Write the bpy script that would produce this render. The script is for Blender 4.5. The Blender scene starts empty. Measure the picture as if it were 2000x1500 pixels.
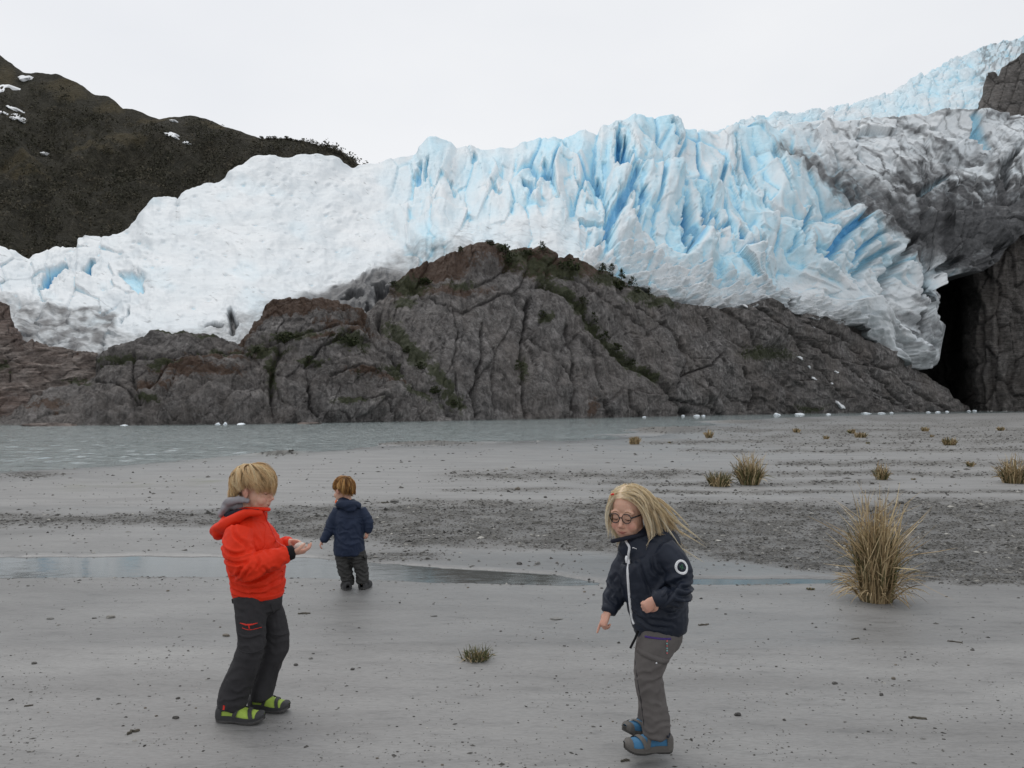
import bpy, math, random
import numpy as np
from mathutils import Vector, Matrix, Euler

# ------------------------------------------------------------------ camera, world, sun, exposure
SC = bpy.context.scene
COL = SC.collection
F_PX, CAM_H, HORIZON = 1618.0, 1.42, 795.0          # focal length in photo pixels, eye height, horizon row
PITCH = math.atan((HORIZON - 750.0) / F_PX)
cam_d = bpy.data.cameras.new("camera")
cam_d.sensor_width = 36.0
cam_d.lens = 36.0 * F_PX / 2000.0
cam_d.clip_start, cam_d.clip_end = 0.1, 20000.0
cam = bpy.data.objects.new("camera", cam_d)
COL.objects.link(cam)
cam.location = (0, 0, CAM_H)
cam.rotation_euler = (math.pi / 2 + PITCH, 0, 0)
SC.camera = cam

SUN_EL, SUN_AZ = math.radians(58), math.radians(-32)   # azimuth from +Y (away from the camera) towards +X
world = bpy.data.worlds.new("World")
SC.world = world
world.use_nodes = True
wn, wl = world.node_tree.nodes, world.node_tree.links
wn.clear()
w_out = wn.new("ShaderNodeOutputWorld")
w_bg = wn.new("ShaderNodeBackground")
w_bg.inputs["Strength"].default_value = 0.12
w_sky = wn.new("ShaderNodeTexSky")
w_sky.sky_type = 'NISHITA'
w_sky.sun_disc = False
w_sky.sun_elevation = SUN_EL
w_sky.sun_rotation = SUN_AZ
w_tc = wn.new("ShaderNodeTexCoord")
w_noise = wn.new("ShaderNodeTexNoise")                  # the cloud layer: soft, uneven overcast
w_noise.inputs["Scale"].default_value = 2.2
w_noise.inputs["Detail"].default_value = 4.0
w_noise.inputs["Roughness"].default_value = 0.5
w_map = wn.new("ShaderNodeMapping")
w_map.inputs["Scale"].default_value = (1, 1, 2.2)
w_ramp = wn.new("ShaderNodeValToRGB")
w_ramp.color_ramp.elements[0].position = 0.30
w_ramp.color_ramp.elements[0].color = (7.0, 7.12, 7.35, 1)
w_ramp.color_ramp.elements[1].position = 0.72
w_ramp.color_ramp.elements[1].color = (7.75, 7.78, 7.85, 1)
w_mix = wn.new("ShaderNodeMix")
w_mix.data_type = 'RGBA'
w_mix.inputs[0].default_value = 0.94                    # cloud cover over the clear sky
wl.new(w_tc.outputs["Generated"], w_map.inputs["Vector"])
wl.new(w_map.outputs["Vector"], w_noise.inputs["Vector"])
wl.new(w_noise.outputs["Fac"], w_ramp.inputs["Fac"])
wl.new(w_sky.outputs["Color"], w_mix.inputs[6])
wl.new(w_ramp.outputs["Color"], w_mix.inputs[7])
wl.new(w_mix.outputs[2], w_bg.inputs["Color"])
wl.new(w_bg.outputs["Background"], w_out.inputs["Surface"])

sun_d = bpy.data.lights.new("sun", 'SUN')
sun_d.energy = 0.9
sun_d.angle = math.radians(35)
sun_d.color = (1.0, 0.975, 0.94)
sun = bpy.data.objects.new("sun", sun_d)
COL.objects.link(sun)
sdir = Vector((math.sin(SUN_AZ) * math.cos(SUN_EL), math.cos(SUN_AZ) * math.cos(SUN_EL), math.sin(SUN_EL)))
sun.rotation_euler = sdir.to_track_quat('Z', 'Y').to_euler()
sun.location = sdir * 50

vs = SC.view_settings
vs.view_transform = 'Standard'
vs.look = 'None'
vs.exposure = 0.0
vs.gamma = 1.0
vs.use_curve_mapping = False
SC.display_settings.display_device = 'sRGB'
try:
    SC.cycles.max_bounces = 8
    SC.cycles.diffuse_bounces = 3
    SC.cycles.use_denoising = True
except Exception:
    pass

# ------------------------------------------------------------------ helpers
RNG = np.random.default_rng(7)


def tag(o, label=None, cat=None, group=None, kind=None):
    if label: o["label"] = label
    if cat: o["category"] = cat
    if group: o["group"] = group
    if kind: o["kind"] = kind
    return o


def empty(name, loc=(0, 0, 0), rz=0.0):
    o = bpy.data.objects.new(name, None)
    COL.objects.link(o)
    o.location = loc
    o.rotation_euler = (0, 0, rz)
    o.empty_display_size = 0.1
    return o


def mesh_from(name, V, Fc, smooth=True):
    """V (n,3); Fc: (m,k) array of equal-sized faces, or a list of such arrays"""
    if not isinstance(Fc, list):
        Fc = [Fc]
    Fc = [np.asarray(f, dtype=np.int64) for f in Fc if len(f)]
    me = bpy.data.meshes.new(name)
    V = np.asarray(V, dtype=np.float32)
    me.vertices.add(len(V))
    me.vertices.foreach_set("co", V.ravel())
    nl = sum(f.size for f in Fc)
    npoly = sum(len(f) for f in Fc)
    me.loops.add(nl)
    me.polygons.add(npoly)
    me.loops.foreach_set("vertex_index", np.concatenate([f.ravel() for f in Fc]).astype(np.int32))
    tot = np.concatenate([np.full(len(f), f.shape[1], np.int32) for f in Fc])
    st = np.concatenate([[0], np.cumsum(tot)[:-1]]).astype(np.int32)
    me.polygons.foreach_set("loop_start", st)
    me.polygons.foreach_set("loop_total", tot)
    me.update(calc_edges=True)
    me.polygons.foreach_set("use_smooth", np.full(npoly, smooth, dtype=bool))
    me.update()
    return me


def add_obj(name, me, mat=None, parent=None):
    o = bpy.data.objects.new(name, me)
    COL.objects.link(o)
    if mat is not None:
        if isinstance(mat, (list, tuple)):
            for m in mat: me.materials.append(m)
        else:
            me.materials.append(mat)
    if parent is not None:
        o.parent = parent
    return o


def vattr(me, name, vals):
    a = me.attributes.new(name, 'FLOAT', 'POINT')
    a.data.foreach_set("value", np.asarray(vals, dtype=np.float32).ravel())


def ray(px, py):
    v = (750.0 - np.asarray(py, float)) / F_PX
    return (np.asarray(px, float) - 1000.0) / F_PX, math.cos(PITCH) - v * math.sin(PITCH), math.sin(PITCH) + v * math.cos(PITCH)


def at_depth(px, py, D):
    """world point seen at a photo pixel at world distance Y = D"""
    rx, ry, rz = ray(px, py)
    t = D / ry
    return np.stack([rx * t, D + 0 * rx, CAM_H + rz * t], -1)


def on_ground(px, py, z=0.0):
    rx, ry, rz = ray(px, py)
    t = (z - CAM_H) / rz
    return np.stack([rx * t, ry * t, z + 0 * t], -1)


def to_px(P):
    """inverse of at_depth for arrays of points"""
    P = np.asarray(P, float)
    x, y, z = P[..., 0], P[..., 1], P[..., 2] - CAM_H
    c, s = math.cos(PITCH), math.sin(PITCH)
    fwd = y * c + z * s
    up = -y * s + z * c
    fwd = np.maximum(fwd, 1e-3)
    return 1000 + F_PX * x / fwd, 750 - F_PX * up / fwd


# --- noise
def _h(ix, iy, seed):
    h = (ix.astype(np.uint32) * np.uint32(374761393) + iy.astype(np.uint32) * np.uint32(668265263) + np.uint32((int(seed) * 1442695041) & 0xFFFFFFFF))
    h = (h ^ (h >> np.uint32(13))) * np.uint32(1274126177)
    h = (h ^ (h >> np.uint32(16))) * np.uint32(2246822519)
    return h ^ (h >> np.uint32(15))


def h01(ix, iy, seed):
    return _h(ix, iy, seed) / 4294967296.0


_GA = np.linspace(0, 2 * math.pi, 1024, endpoint=False)
_GX, _GY = np.cos(_GA), np.sin(_GA)


def perlin(x, y, seed=0):
    x = np.asarray(x, float); y = np.asarray(y, float)
    x0, y0 = np.floor(x), np.floor(y)
    fx, fy = x - x0, y - y0
    ix, iy = np.atleast_1d(x0.astype(np.int64)), np.atleast_1d(y0.astype(np.int64))
    u, v = fx * fx * fx * (fx * (fx * 6 - 15) + 10), fy * fy * fy * (fy * (fy * 6 - 15) + 10)
    def g(dx, dy):
        k = (_h(ix + dx, iy + dy, seed) >> np.uint32(22)).astype(np.intp).reshape(np.shape(x))
        return _GX[k] * (fx - dx) + _GY[k] * (fy - dy)
    a, b, c, d = g(0, 0), g(1, 0), g(0, 1), g(1, 1)
    p = a + (b - a) * u
    return (p + ((c + (d - c) * u) - p) * v) * 1.5


def fbm(x, y, o=4, seed=0, gain=0.5, lac=2.07):
    r, a, n = 0, 1.0, 0.0
    for i in range(o):
        r = r + a * perlin(x, y, seed + i * 17)
        n += a
        a *= gain; x = x * lac + 3.7; y = y * lac + 1.3
    return r / n


def ridged(x, y, o=4, seed=0, gain=0.5, lac=2.1):
    r, a, n = 0, 1.0, 0.0
    for i in range(o):
        r = r + a * (1 - np.abs(perlin(x, y, seed + i * 17)) * 1.6)
        n += a
        a *= gain; x = x * lac + 3.7; y = y * lac + 1.3
    return r / n


def voronoi(x, y, seed=0):
    """F1, F2-F1, random id, and vector to the cell's point"""
    x = np.asarray(x, float); y = np.asarray(y, float)
    ix, iy = np.floor(x).astype(np.int64), np.floor(y).astype(np.int64)
    f1 = np.full(x.shape, 9.0); f2 = f1.copy()
    rid = np.zeros(x.shape); vx = np.zeros(x.shape); vy = np.zeros(x.shape)
    for dx in (-1, 0, 1):
        for dy in (-1, 0, 1):
            cx, cy = ix + dx, iy + dy
            qx = cx + 0.08 + 0.84 * h01(cx, cy, seed) - x
            qy = cy + 0.08 + 0.84 * h01(cx, cy, seed + 5) - y
            d = np.sqrt(qx * qx + qy * qy)
            n = d < f1
            f2 = np.where(n, f1, np.minimum(f2, d))
            f1 = np.where(n, d, f1)
            rid = np.where(n, h01(cx, cy, seed + 9), rid)
            vx = np.where(n, qx, vx); vy = np.where(n, qy, vy)
    return f1, f2 - f1, rid, vx, vy


def sstep(a, b, x):
    t = np.clip((x - a) / (b - a), 0, 1)
    return t * t * (3 - 2 * t)


def curve(pts, x):
    p = np.asarray(pts, float)
    return np.interp(x, p[:, 0], p[:, 1])


def poly_dist(px, py, pts, box=90):
    """distance in pixels to a polyline and the position (0..1) along it"""
    best = np.full(px.shape, 1e9); tt = np.zeros(px.shape)
    pts = np.asarray(pts, float)
    m = (px > pts[:, 0].min() - box) & (px < pts[:, 0].max() + box) & (py > pts[:, 1].min() - box) & (py < pts[:, 1].max() + box)
    if not m.any():
        return best, tt
    x, y = px[m], py[m]
    b, t_ = np.full(x.shape, 1e9), np.zeros(x.shape)
    n = len(pts) - 1
    for i in range(n):
        ax, ay = pts[i]; bx, by = pts[i + 1]
        dx, dy = bx - ax, by - ay
        t = np.clip(((x - ax) * dx + (y - ay) * dy) / (dx * dx + dy * dy + 1e-9), 0, 1)
        d = np.hypot(x - ax - t * dx, y - ay - t * dy)
        n_ = d < b
        b = np.where(n_, d, b); t_ = np.where(n_, (i + t) / n, t_)
    best[m] = b; tt[m] = t_
    return best, tt


def blur(A, r):
    for ax in (0, 1):
        pad = [(0, 0), (0, 0)]; pad[ax] = (r + 1, r)
        P = np.cumsum(np.pad(A, pad, mode='edge'), axis=ax)
        A = (np.take(P, range(2 * r + 1, P.shape[ax]), axis=ax) - np.take(P, range(0, P.shape[ax] - 2 * r - 1), axis=ax)) / (2 * r + 1)
    return A


def grid_faces(nr, nc):
    i = np.arange(nr * nc).reshape(nr, nc)
    return np.stack([i[:-1, :-1], i[:-1, 1:], i[1:, 1:], i[1:, :-1]], -1).reshape(-1, 4)


def grid_normals(P):
    du = np.gradient(P, axis=1); dv = np.gradient(P, axis=0)
    n = np.cross(du, dv)
    return n / (np.linalg.norm(n, axis=-1, keepdims=True) + 1e-12)


# --- materials
def new_mat(name):
    m = bpy.data.materials.new(name)
    m.use_nodes = True
    nt = m.node_tree
    bs = nt.nodes["Principled BSDF"]
    return m, nt.nodes, nt.links, bs


def N(nodes, kind, **kw):
    n = nodes.new(kind)
    for k, v in kw.items():
        if k in n.inputs.keys():
            n.inputs[k].default_value = v
        else:
            setattr(n, k, v)
    return n


def ramp(nodes, links, src, stops):
    r = nodes.new("ShaderNodeValToRGB")
    el = r.color_ramp.elements
    while len(el) < len(stops): el.new(0.5)
    for e, (p, c) in zip(el, stops):
        e.position = p
        e.color = (c, c, c, 1) if isinstance(c, (int, float)) else (*c, 1)
    links.new(src, r.inputs["Fac"])
    return r.outputs["Color"]


def mixc(nodes, links, fac, a, b, blend='MIX'):
    m = nodes.new("ShaderNodeMix")
    m.data_type = 'RGBA'
    m.blend_type = blend
    m.clamp_factor = True
    for sock, v in ((m.inputs[0], fac), (m.inputs[6], a), (m.inputs[7], b)):
        if isinstance(v, (int, float)): sock.default_value = v
        elif isinstance(v, (tuple, list)): sock.default_value = (*v, 1) if len(v) == 3 else v
        else: links.new(v, sock)
    return m.outputs[2]


def math_n(nodes, links, op, a, b=None, clamp=False):
    m = nodes.new("ShaderNodeMath")
    m.operation = op
    m.use_clamp = clamp
    for i, v in enumerate((a, b)):
        if v is None: continue
        if isinstance(v, (int, float)): m.inputs[i].default_value = v
        else: links.new(v, m.inputs[i])
    return m.outputs[0]


def attr(nodes, name):
    a = nodes.new("ShaderNodeAttribute")
    a.attribute_name = name
    return a.outputs["Fac"]


def noise_tex(nodes, links, scale, detail=4, rough=0.55, vec=None, dist=0.0):
    n = nodes.new("ShaderNodeTexNoise")
    n.inputs["Scale"].default_value = scale
    n.inputs["Detail"].default_value = detail
    n.inputs["Roughness"].default_value = rough
    n.inputs["Distortion"].default_value = dist
    if vec is not None: links.new(vec, n.inputs["Vector"])
    return n.outputs["Fac"]


def coords(nodes, links, scale=(1, 1, 1), rot=(0, 0, 0)):
    t = nodes.new("ShaderNodeTexCoord")
    m = nodes.new("ShaderNodeMapping")
    m.inputs["Scale"].default_value = scale
    m.inputs["Rotation"].default_value = rot
    links.new(t.outputs["Object"], m.inputs["Vector"])
    return m.outputs["Vector"]


def bump(nodes, links, bs, height, strength=0.3, dist=0.05, prev=None):
    b = nodes.new("ShaderNodeBump")
    b.inputs["Strength"].default_value = strength
    b.inputs["Distance"].default_value = dist
    links.new(height, b.inputs["Height"])
    if prev is not None: links.new(prev, b.inputs["Normal"])
    links.new(b.outputs["Normal"], bs.inputs["Normal"])
    return b.outputs["Normal"]


def simple_mat(name, col, rough=0.7, spec=0.3, var=0.12, scale=40.0, bmp=0.0, bdist=0.002, metal=0.0):
    m, nd, lk, bs = new_mat(name)
    v = coords(nd, lk)
    n = noise_tex(nd, lk, scale, 4, 0.6, v)
    dark = tuple(c * (1 - var) for c in col); lite = tuple(min(1, c * (1 + var)) for c in col)
    lk.new(ramp(nd, lk, n, [(0.3, dark), (0.7, lite)]), bs.inputs["Base Color"])
    bs.inputs["Roughness"].default_value = rough
    bs.inputs["Specular IOR Level"].default_value = spec
    bs.inputs["Metallic"].default_value = metal
    if bmp: bump(nd, lk, bs, n, bmp, bdist)
    return m


# ------------------------------------------------------------------ shapes of the land
SHORE = np.array([(-400, -60), (-60, -2), (-30, 11), (-18, 16.3), (-11.8, 19.1), (-9.9, 21.4), (-8.5, 24.5), (-6.6, 28.0), (-4.1, 33.0), (0.5, 36.5), (5, 40.3),
                  (7.5, 44.0), (9.9, 53.0), (16, 68.0), (23.7, 86.0), (35, 115.0), (76, 172.0), (158, 250.0), (300, 330.0), (700, 450.0)])
LAKE_Z, POOL_Z = -0.05, -0.018
POOL_FAR = np.array([(-30, 8.6), (-6, 8.0), (-4.9, 7.92), (-3.6, 7.98), (-2.5, 7.95), (-1.95, 7.92), (-1.25, 7.62), (-0.45, 7.33), (0.3, 7.12), (0.62, 6.86), (0.8, 6.70),
                     (1.1, 6.78), (1.5, 6.92), (2.0, 6.93), (2.6, 6.90), (3.0, 6.84), (3.3, 6.7), (12, 6.2)])
POOL_NEAR = np.array([(-30, 7.0), (-6, 7.05), (-4.9, 7.03), (-2.6, 7.08), (-1.6, 7.06), (-0.85, 6.92), (0.0, 6.80), (0.45, 6.74), (0.62, 6.76), (0.8, 6.74),
                      (1.1, 6.72), (1.5, 6.78), (2.0, 6.80), (2.6, 6.82), (3.0, 6.80), (3.3, 6.8), (12, 6.4)])


def shore_y(x):
    return np.interp(x, SHORE[:, 0], SHORE[:, 1])


def ground_h(x, y):
    s = shore_y(x) + 1.2 * fbm(x * 0.30, y * 0.1, 3, 41) + 0.25 * fbm(x * 1.7, y * 0.6, 2, 42)
    slope = np.interp(x, [-20, -5, 10, 40], [1.0, 1.5, 3.0, 8.0])
    d = (s - y) / slope                                 # >0: beach, <0: lake bed
    z = np.where(d > 0, 0.06 * (1 - np.exp(-np.clip(d, 0, 600) / 6.0)) - 0.055, np.maximum(-0.055 + d * 0.03, -2.5))
    # low bars that just break the surface near the lake edge
    for bx, by, rx, ry, hh in ((-7.3, 26.2, 0.9, 1.1, 0.10), (-3.5, 33.3, 3.3, 1.9, 0.10), (10.3, 53.5, 5.5, 8.5, 0.16), (5.5, 44, 3.0, 2.4, 0.07), (23, 82, 6, 9, 0.16)):
        q = ((x - bx) / rx) ** 2 + ((y - by) / ry) ** 2 + 0.5 * fbm(x * 0.8, y * 0.5, 2, 77)
        z = z + hh * np.exp(-q * 1.4) * (d < 0.6)
    near = np.exp(-(np.maximum(y - 25, 0) / 40.0) ** 2)
    z = z + 0.012 * fbm(x * 0.55 + 9, y * 0.55, 3, 3) * near
    # lumpy gravel bars around the pool
    z = z + 0.010 * np.maximum(fbm(x * 1.6, y * 2.2, 3, 8), 0) * sstep(6.6, 8.4, y) * (1 - sstep(13, 20, y))
    # the shallow channel that holds the pool
    nz = 0.05 * fbm(x * 2.3, y * 0.3, 2, 19) + 0.03 * fbm(x * 9, y, 2, 23)
    yf = np.interp(x, POOL_FAR[:, 0], POOL_FAR[:, 1]) + nz
    yn = np.interp(x, POOL_NEAR[:, 0], POOL_NEAR[:, 1]) + 0.5 * nz
    mid, half = (yf + yn) / 2, np.maximum((yf - yn) / 2, 0.001)
    e = half - np.abs(y - mid)                          # metres inside the pool
    base_here = z
    inside = sstep(-0.14, 0.06, e)
    z = z * (1 - inside) + (POOL_Z - 0.035) * inside * sstep(0.0, 0.03, half) + base_here * inside * (1 - sstep(0.0, 0.03, half))
    return z


def gravel_mask(px, py):
    """how stony the flat is, by the bands seen across it (0..1)"""
    w = fbm(px / 260.0, py / 30.0, 3, 5) * 16
    y = py + w
    m = np.zeros(px.shape)
    left_top = curve([(-200, 1000), (0, 1008), (420, 995), (700, 985), (1000, 980), (1500, 985), (2200, 978)], px)
    left_bot = curve([(-200, 1036), (0, 1030), (300, 1030), (480, 1040), (640, 1062), (800, 1070), (1000, 1072), (1300, 1085), (1600, 1120), (1800, 1140), (2200, 1150)], px)
    m = np.maximum(m, sstep(-10, 8, y - left_top) * sstep(-6, 16, left_bot - y))
    for (x0, x1, yy, hh) in ((860, 1320, 928, 8), (1150, 1700, 942, 5), (1250, 2100, 925, 5), (1500, 2100, 905, 6), (1350, 2100, 880, 5), (1250, 2100, 862, 5),
                             (1330, 2100, 840, 9), (1500, 2100, 820, 9), (880, 1120, 956, 3), (1150, 2100, 960, 4), (660, 860, 1085, 10)):
        m = np.maximum(m, 0.9 * sstep(x0 - 60, x0 + 60, px) * sstep(x1 + 60, x1 - 60, px) * np.exp(-((py + 0.4 * w - yy) / hh) ** 2))
    m = np.maximum(m, 0.75 * sstep(1250, 1600, px) * sstep(895, 855, py))
    m = m * (0.55 + 0.8 * sstep(-0.25, 0.35, fbm(px / 70.0, py / 9.0, 3, 31)))
    for (cx, cy, rx, ry) in ((545, 883, 42, 5), (830, 864, 110, 6), (1310, 838, 90, 9), (1455, 823, 60, 5), (60, 925, 60, 6)):
        m = np.maximum(m, 1.2 * np.exp(-(((px - cx) / rx) ** 2 + ((py - cy) / ry) ** 2) ** 2))
    edge = curve([(-200, 1125), (420, 1122), (700, 1126), (900, 1133), (1130, 1140), (1500, 1138), (2200, 1140)], px)
    m = np.maximum(m, 0.8 * np.exp(-((py - edge) / 5.0) ** 2) * sstep(-0.2, 0.3, fbm(px / 60, py / 20, 2, 91)))
    return np.clip(m, 0, 1)

# ------------------------------------------------------------------ ground
def make_ground():
    xs = np.sinh(np.linspace(-1, 1, 260) * 7.6) / math.sinh(7.6) * 3000
    ys = np.concatenate([np.linspace(-1500, -30, 12), np.linspace(-24, 1.5, 10), np.geomspace(2.0, 6.4, 44), np.linspace(6.45, 8.3, 90), np.geomspace(8.35, 130, 190),
                         np.geomspace(135, 5000, 30)])
    # an even, dense lattice between -7 and 7 m, widening further out
    xs = np.unique(np.concatenate([xs[np.abs(xs) > 9], np.linspace(-9, 9, 250)]))
    X, Y = np.meshgrid(xs, ys)
    Z = ground_h(X, Y)
    far = np.hypot(X, Y)
    Z = np.where(far > 1500, np.minimum(Z, -0.5), Z)
    P = np.stack([X, Y, Z], -1)
    me = mesh_from("sand_flat", P.reshape(-1, 3), grid_faces(*X.shape))
    px, py = to_px(P)
    ok = Y > 2
    gm = np.where(ok, gravel_mask(np.where(ok, px, 0), np.where(ok, py, 3000)), 0)
    vattr(me, "gravel", gm)
    wet = np.clip(1 - (Z - POOL_Z) / 0.03, 0, 1) * ((Y < 12) & (Y > 5)) + np.clip(1 - (Z - LAKE_Z) / 0.045, 0, 1) * (Y > 12)
    wet = np.maximum(wet, 0.8 * sstep(1060, 1090, py) * sstep(1150, 1118, py) * (np.abs(px - 1000) < 2500))
    alg = np.exp(-((py - curve([(0, 960), (260, 945), (520, 938), (760, 930)], px)) / 7) ** 2) * sstep(60, 180, px) * sstep(640, 420, px) * sstep(-0.1, 0.5, fbm(px / 60, py / 8, 3, 8))
    alg += 0.6 * np.exp(-((py - curve([(0, 912), (230, 905), (450, 893), (800, 872)], px)) / 5) ** 2) * sstep(860, 300, px)
    vattr(me, "wet", np.clip(wet, 0, 1))
    vattr(me, "algae", np.where(ok, np.clip(alg, 0, 1), 0))
    m, nd, lk, bs = new_mat("glacial_silt")
    v = coords(nd, lk)
    vs_ = coords(nd, lk, (0.6, 2.2, 1), (0, 0, 0.35))
    big = noise_tex(nd, lk, 0.9, 5, 0.6, vs_)
    mid = noise_tex(nd, lk, 6.0, 5, 0.65, vs_)
    fine = noise_tex(nd, lk, 90.0, 3, 0.6, v)
    c = ramp(nd, lk, big, [(0.28, (0.178, 0.176, 0.172)), (0.5, (0.226, 0.224, 0.220)), (0.72, (0.270, 0.268, 0.262))])
    c2 = ramp(nd, lk, mid, [(0.30, 0.70), (0.46, 0.98), (0.8, 1.08)])
    c = mixc(nd, lk, 0.8, c, c2, 'MULTIPLY')
    grain = noise_tex(nd, lk, 34.0, 5, 0.8, vs_)
    c = mixc(nd, lk, 0.75, c, ramp(nd, lk, grain, [(0.28, 0.66), (0.5, 1.0), (0.74, 1.22)]), 'MULTIPLY')
    # small dark flecks of wet grit pressed into the silt
    vo = nd.new("ShaderNodeTexVoronoi")
    vo.inputs["Scale"].default_value = 16.0
    lk.new(v, vo.inputs["Vector"])
    sp = ramp(nd, lk, vo.outputs["Distance"], [(0.05, 1.0), (0.11, 0.0)])
    spm = ramp(nd, lk, noise_tex(nd, lk, 1.4, 3, 0.6, v), [(0.48, 0.0), (0.62, 0.8)])
    c = mixc(nd, lk, math_n(nd, lk, 'MULTIPLY', sp, spm), c, (0.055, 0.052, 0.048))
    gnoise = noise_tex(nd, lk, 38.0, 6, 0.8, v)
    gcol = ramp(nd, lk, gnoise, [(0.36, (0.045, 0.043, 0.038)), (0.5, (0.125, 0.120, 0.110)), (0.66, (0.27, 0.265, 0.25))])
    gm_ = math_n(nd, lk, 'MULTIPLY', attr(nd, "gravel"), 0.85)
    c = mixc(nd, lk, gm_, c, gcol)
    c = mixc(nd, lk, math_n(nd, lk, 'MULTIPLY', attr(nd, "algae"), 0.45), c, (0.115, 0.125, 0.055))
    wetf = attr(nd, "wet")
    c = mixc(nd, lk, math_n(nd, lk, 'MULTIPLY', wetf, 0.5), c, (0.075, 0.078, 0.080))
    lk.new(c, bs.inputs["Base Color"])
    r = ramp(nd, lk, mid, [(0.3, 0.50), (0.7, 0.68)])
    r = mixc(nd, lk, wetf, r, (0.24, 0.24, 0.24))
    r = mixc(nd, lk, gm_, r, (0.75, 0.75, 0.75))
    lk.new(r, bs.inputs["Roughness"])
    bs.inputs["Specular IOR Level"].default_value = 0.35
    nb = bump(nd, lk, bs, mid, 0.35, 0.02)
    nb = bump(nd, lk, bs, fine, 0.25, 0.003, nb)
    bump(nd, lk, bs, math_n(nd, lk, 'MULTIPLY', gnoise, gm_), 0.9, 0.05, nb)
    tag(add_obj("sand_flat", me, m), kind="structure")


make_ground()


def water_mat(name, col, wave_scale, strength, dist, rough, stretch):
    m, nd, lk, bs = new_mat(name)
    bs.inputs["Base Color"].default_value = (*col, 1)
    bs.inputs["Roughness"].default_value = rough
    bs.inputs["IOR"].default_value = 1.333
    v = coords(nd, lk, stretch, (0, 0, 0.25))
    a = noise_tex(nd, lk, wave_scale, 6, 0.68, v, 0.6)
    b = noise_tex(nd, lk, wave_scale * 0.31, 2, 0.5, v, 0.3)
    s = math_n(nd, lk, 'ADD', a, math_n(nd, lk, 'MULTIPLY', b, 1.6))
    gust = ramp(nd, lk, noise_tex(nd, lk, 0.035, 3, 0.6, coords(nd, lk, (0.5, 1.6, 1))), [(0.35, 0.55), (0.65, 1.0)])
    calm = attr(nd, "calm")
    gust = math_n(nd, lk, 'MULTIPLY', gust, math_n(nd, lk, 'SUBTRACT', 1.0, calm))
    b_ = nd.new("ShaderNodeBump")
    b_.inputs["Distance"].default_value = dist
    lk.new(math_n(nd, lk, 'MULTIPLY', gust, strength), b_.inputs["Strength"])
    lk.new(s, b_.inputs["Height"])
    lk.new(b_.outputs["Normal"], bs.inputs["Normal"])
    return m


ROCK_D = [(-400, 66), (0, 70), (250, 71), (500, 76), (700, 83), (900, 92), (1150, 113), (1300, 135), (1500, 175), (1700, 225), (1850, 275), (2000, 305), (2300, 340)]


def make_water():
    xs = np.concatenate([np.linspace(-600, -62, 20), np.linspace(-46, 26, 330), np.linspace(27, 400, 50)])
    ys = np.concatenate([np.linspace(-80, 8, 10), np.geomspace(13, 100, 250), np.geomspace(101, 420, 40)])
    X, Y = np.meshgrid(xs, ys)
    wav = 0.030 * fbm(X * 0.9 + 0.2 * Y, Y * 1.25, 2, 601) + 0.034 * fbm(X * 2.1, Y * 2.9 + 0.3 * X, 2, 602) + 0.02 * fbm(X * 0.3, Y * 0.4, 2, 603)
    Dw = np.interp(1000 + F_PX * X / np.maximum(Y, 5), [p[0] for p in ROCK_D], [p[1] for p in ROCK_D])
    wav = wav * (Y > 12) * (Y < 100) * (1 - 0.8 * sstep(0.84, 0.97, Y / Dw)) * sstep(0.2, 2.5, Y - shore_y(X))
    P = np.stack([X, Y, LAKE_Z + wav], -1)
    me = mesh_from("lake_water", P.reshape(-1, 3), grid_faces(*X.shape))
    px, py = to_px(P)
    Dr = np.interp(px, [p[0] for p in ROCK_D], [p[1] for p in ROCK_D])
    calm = sstep(0.86, 0.97, Y / Dr + 0.06 * fbm(X * 0.05, Y * 0.05, 2, 5)) * 0.85
    vattr(me, "calm", np.where(Y > 10, calm, 0))
    tag(add_obj("lake_water", me, water_mat("lake_water", (0.190, 0.228, 0.228), 2.0, 1.0, 0.22, 0.04, (0.7, 1.3, 1))), kind="structure")
    xs = np.linspace(-28, 3.4, 200); ts = np.linspace(-0.12, 1.12, 12)
    X = np.tile(xs, (12, 1))
    yf = np.interp(xs, POOL_FAR[:, 0], POOL_FAR[:, 1]) + 0.15; yn = np.interp(xs, POOL_NEAR[:, 0], POOL_NEAR[:, 1]) - 0.12
    Y = yn + (yf - yn) * np.linspace(0, 1, 12)[:, None]
    P = np.stack([X, Y, np.full(X.shape, POOL_Z)], -1)
    me = mesh_from("pool_water", P.reshape(-1, 3), grid_faces(*X.shape))
    vattr(me, "calm", np.full(X.size, 0.0))
    tag(add_obj("pool_water", me, water_mat("pool_water", (0.075, 0.080, 0.078), 7.0, 0.05, 0.02, 0.03, (0.8, 1.4, 1))), kind="structure")


make_water()


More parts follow.
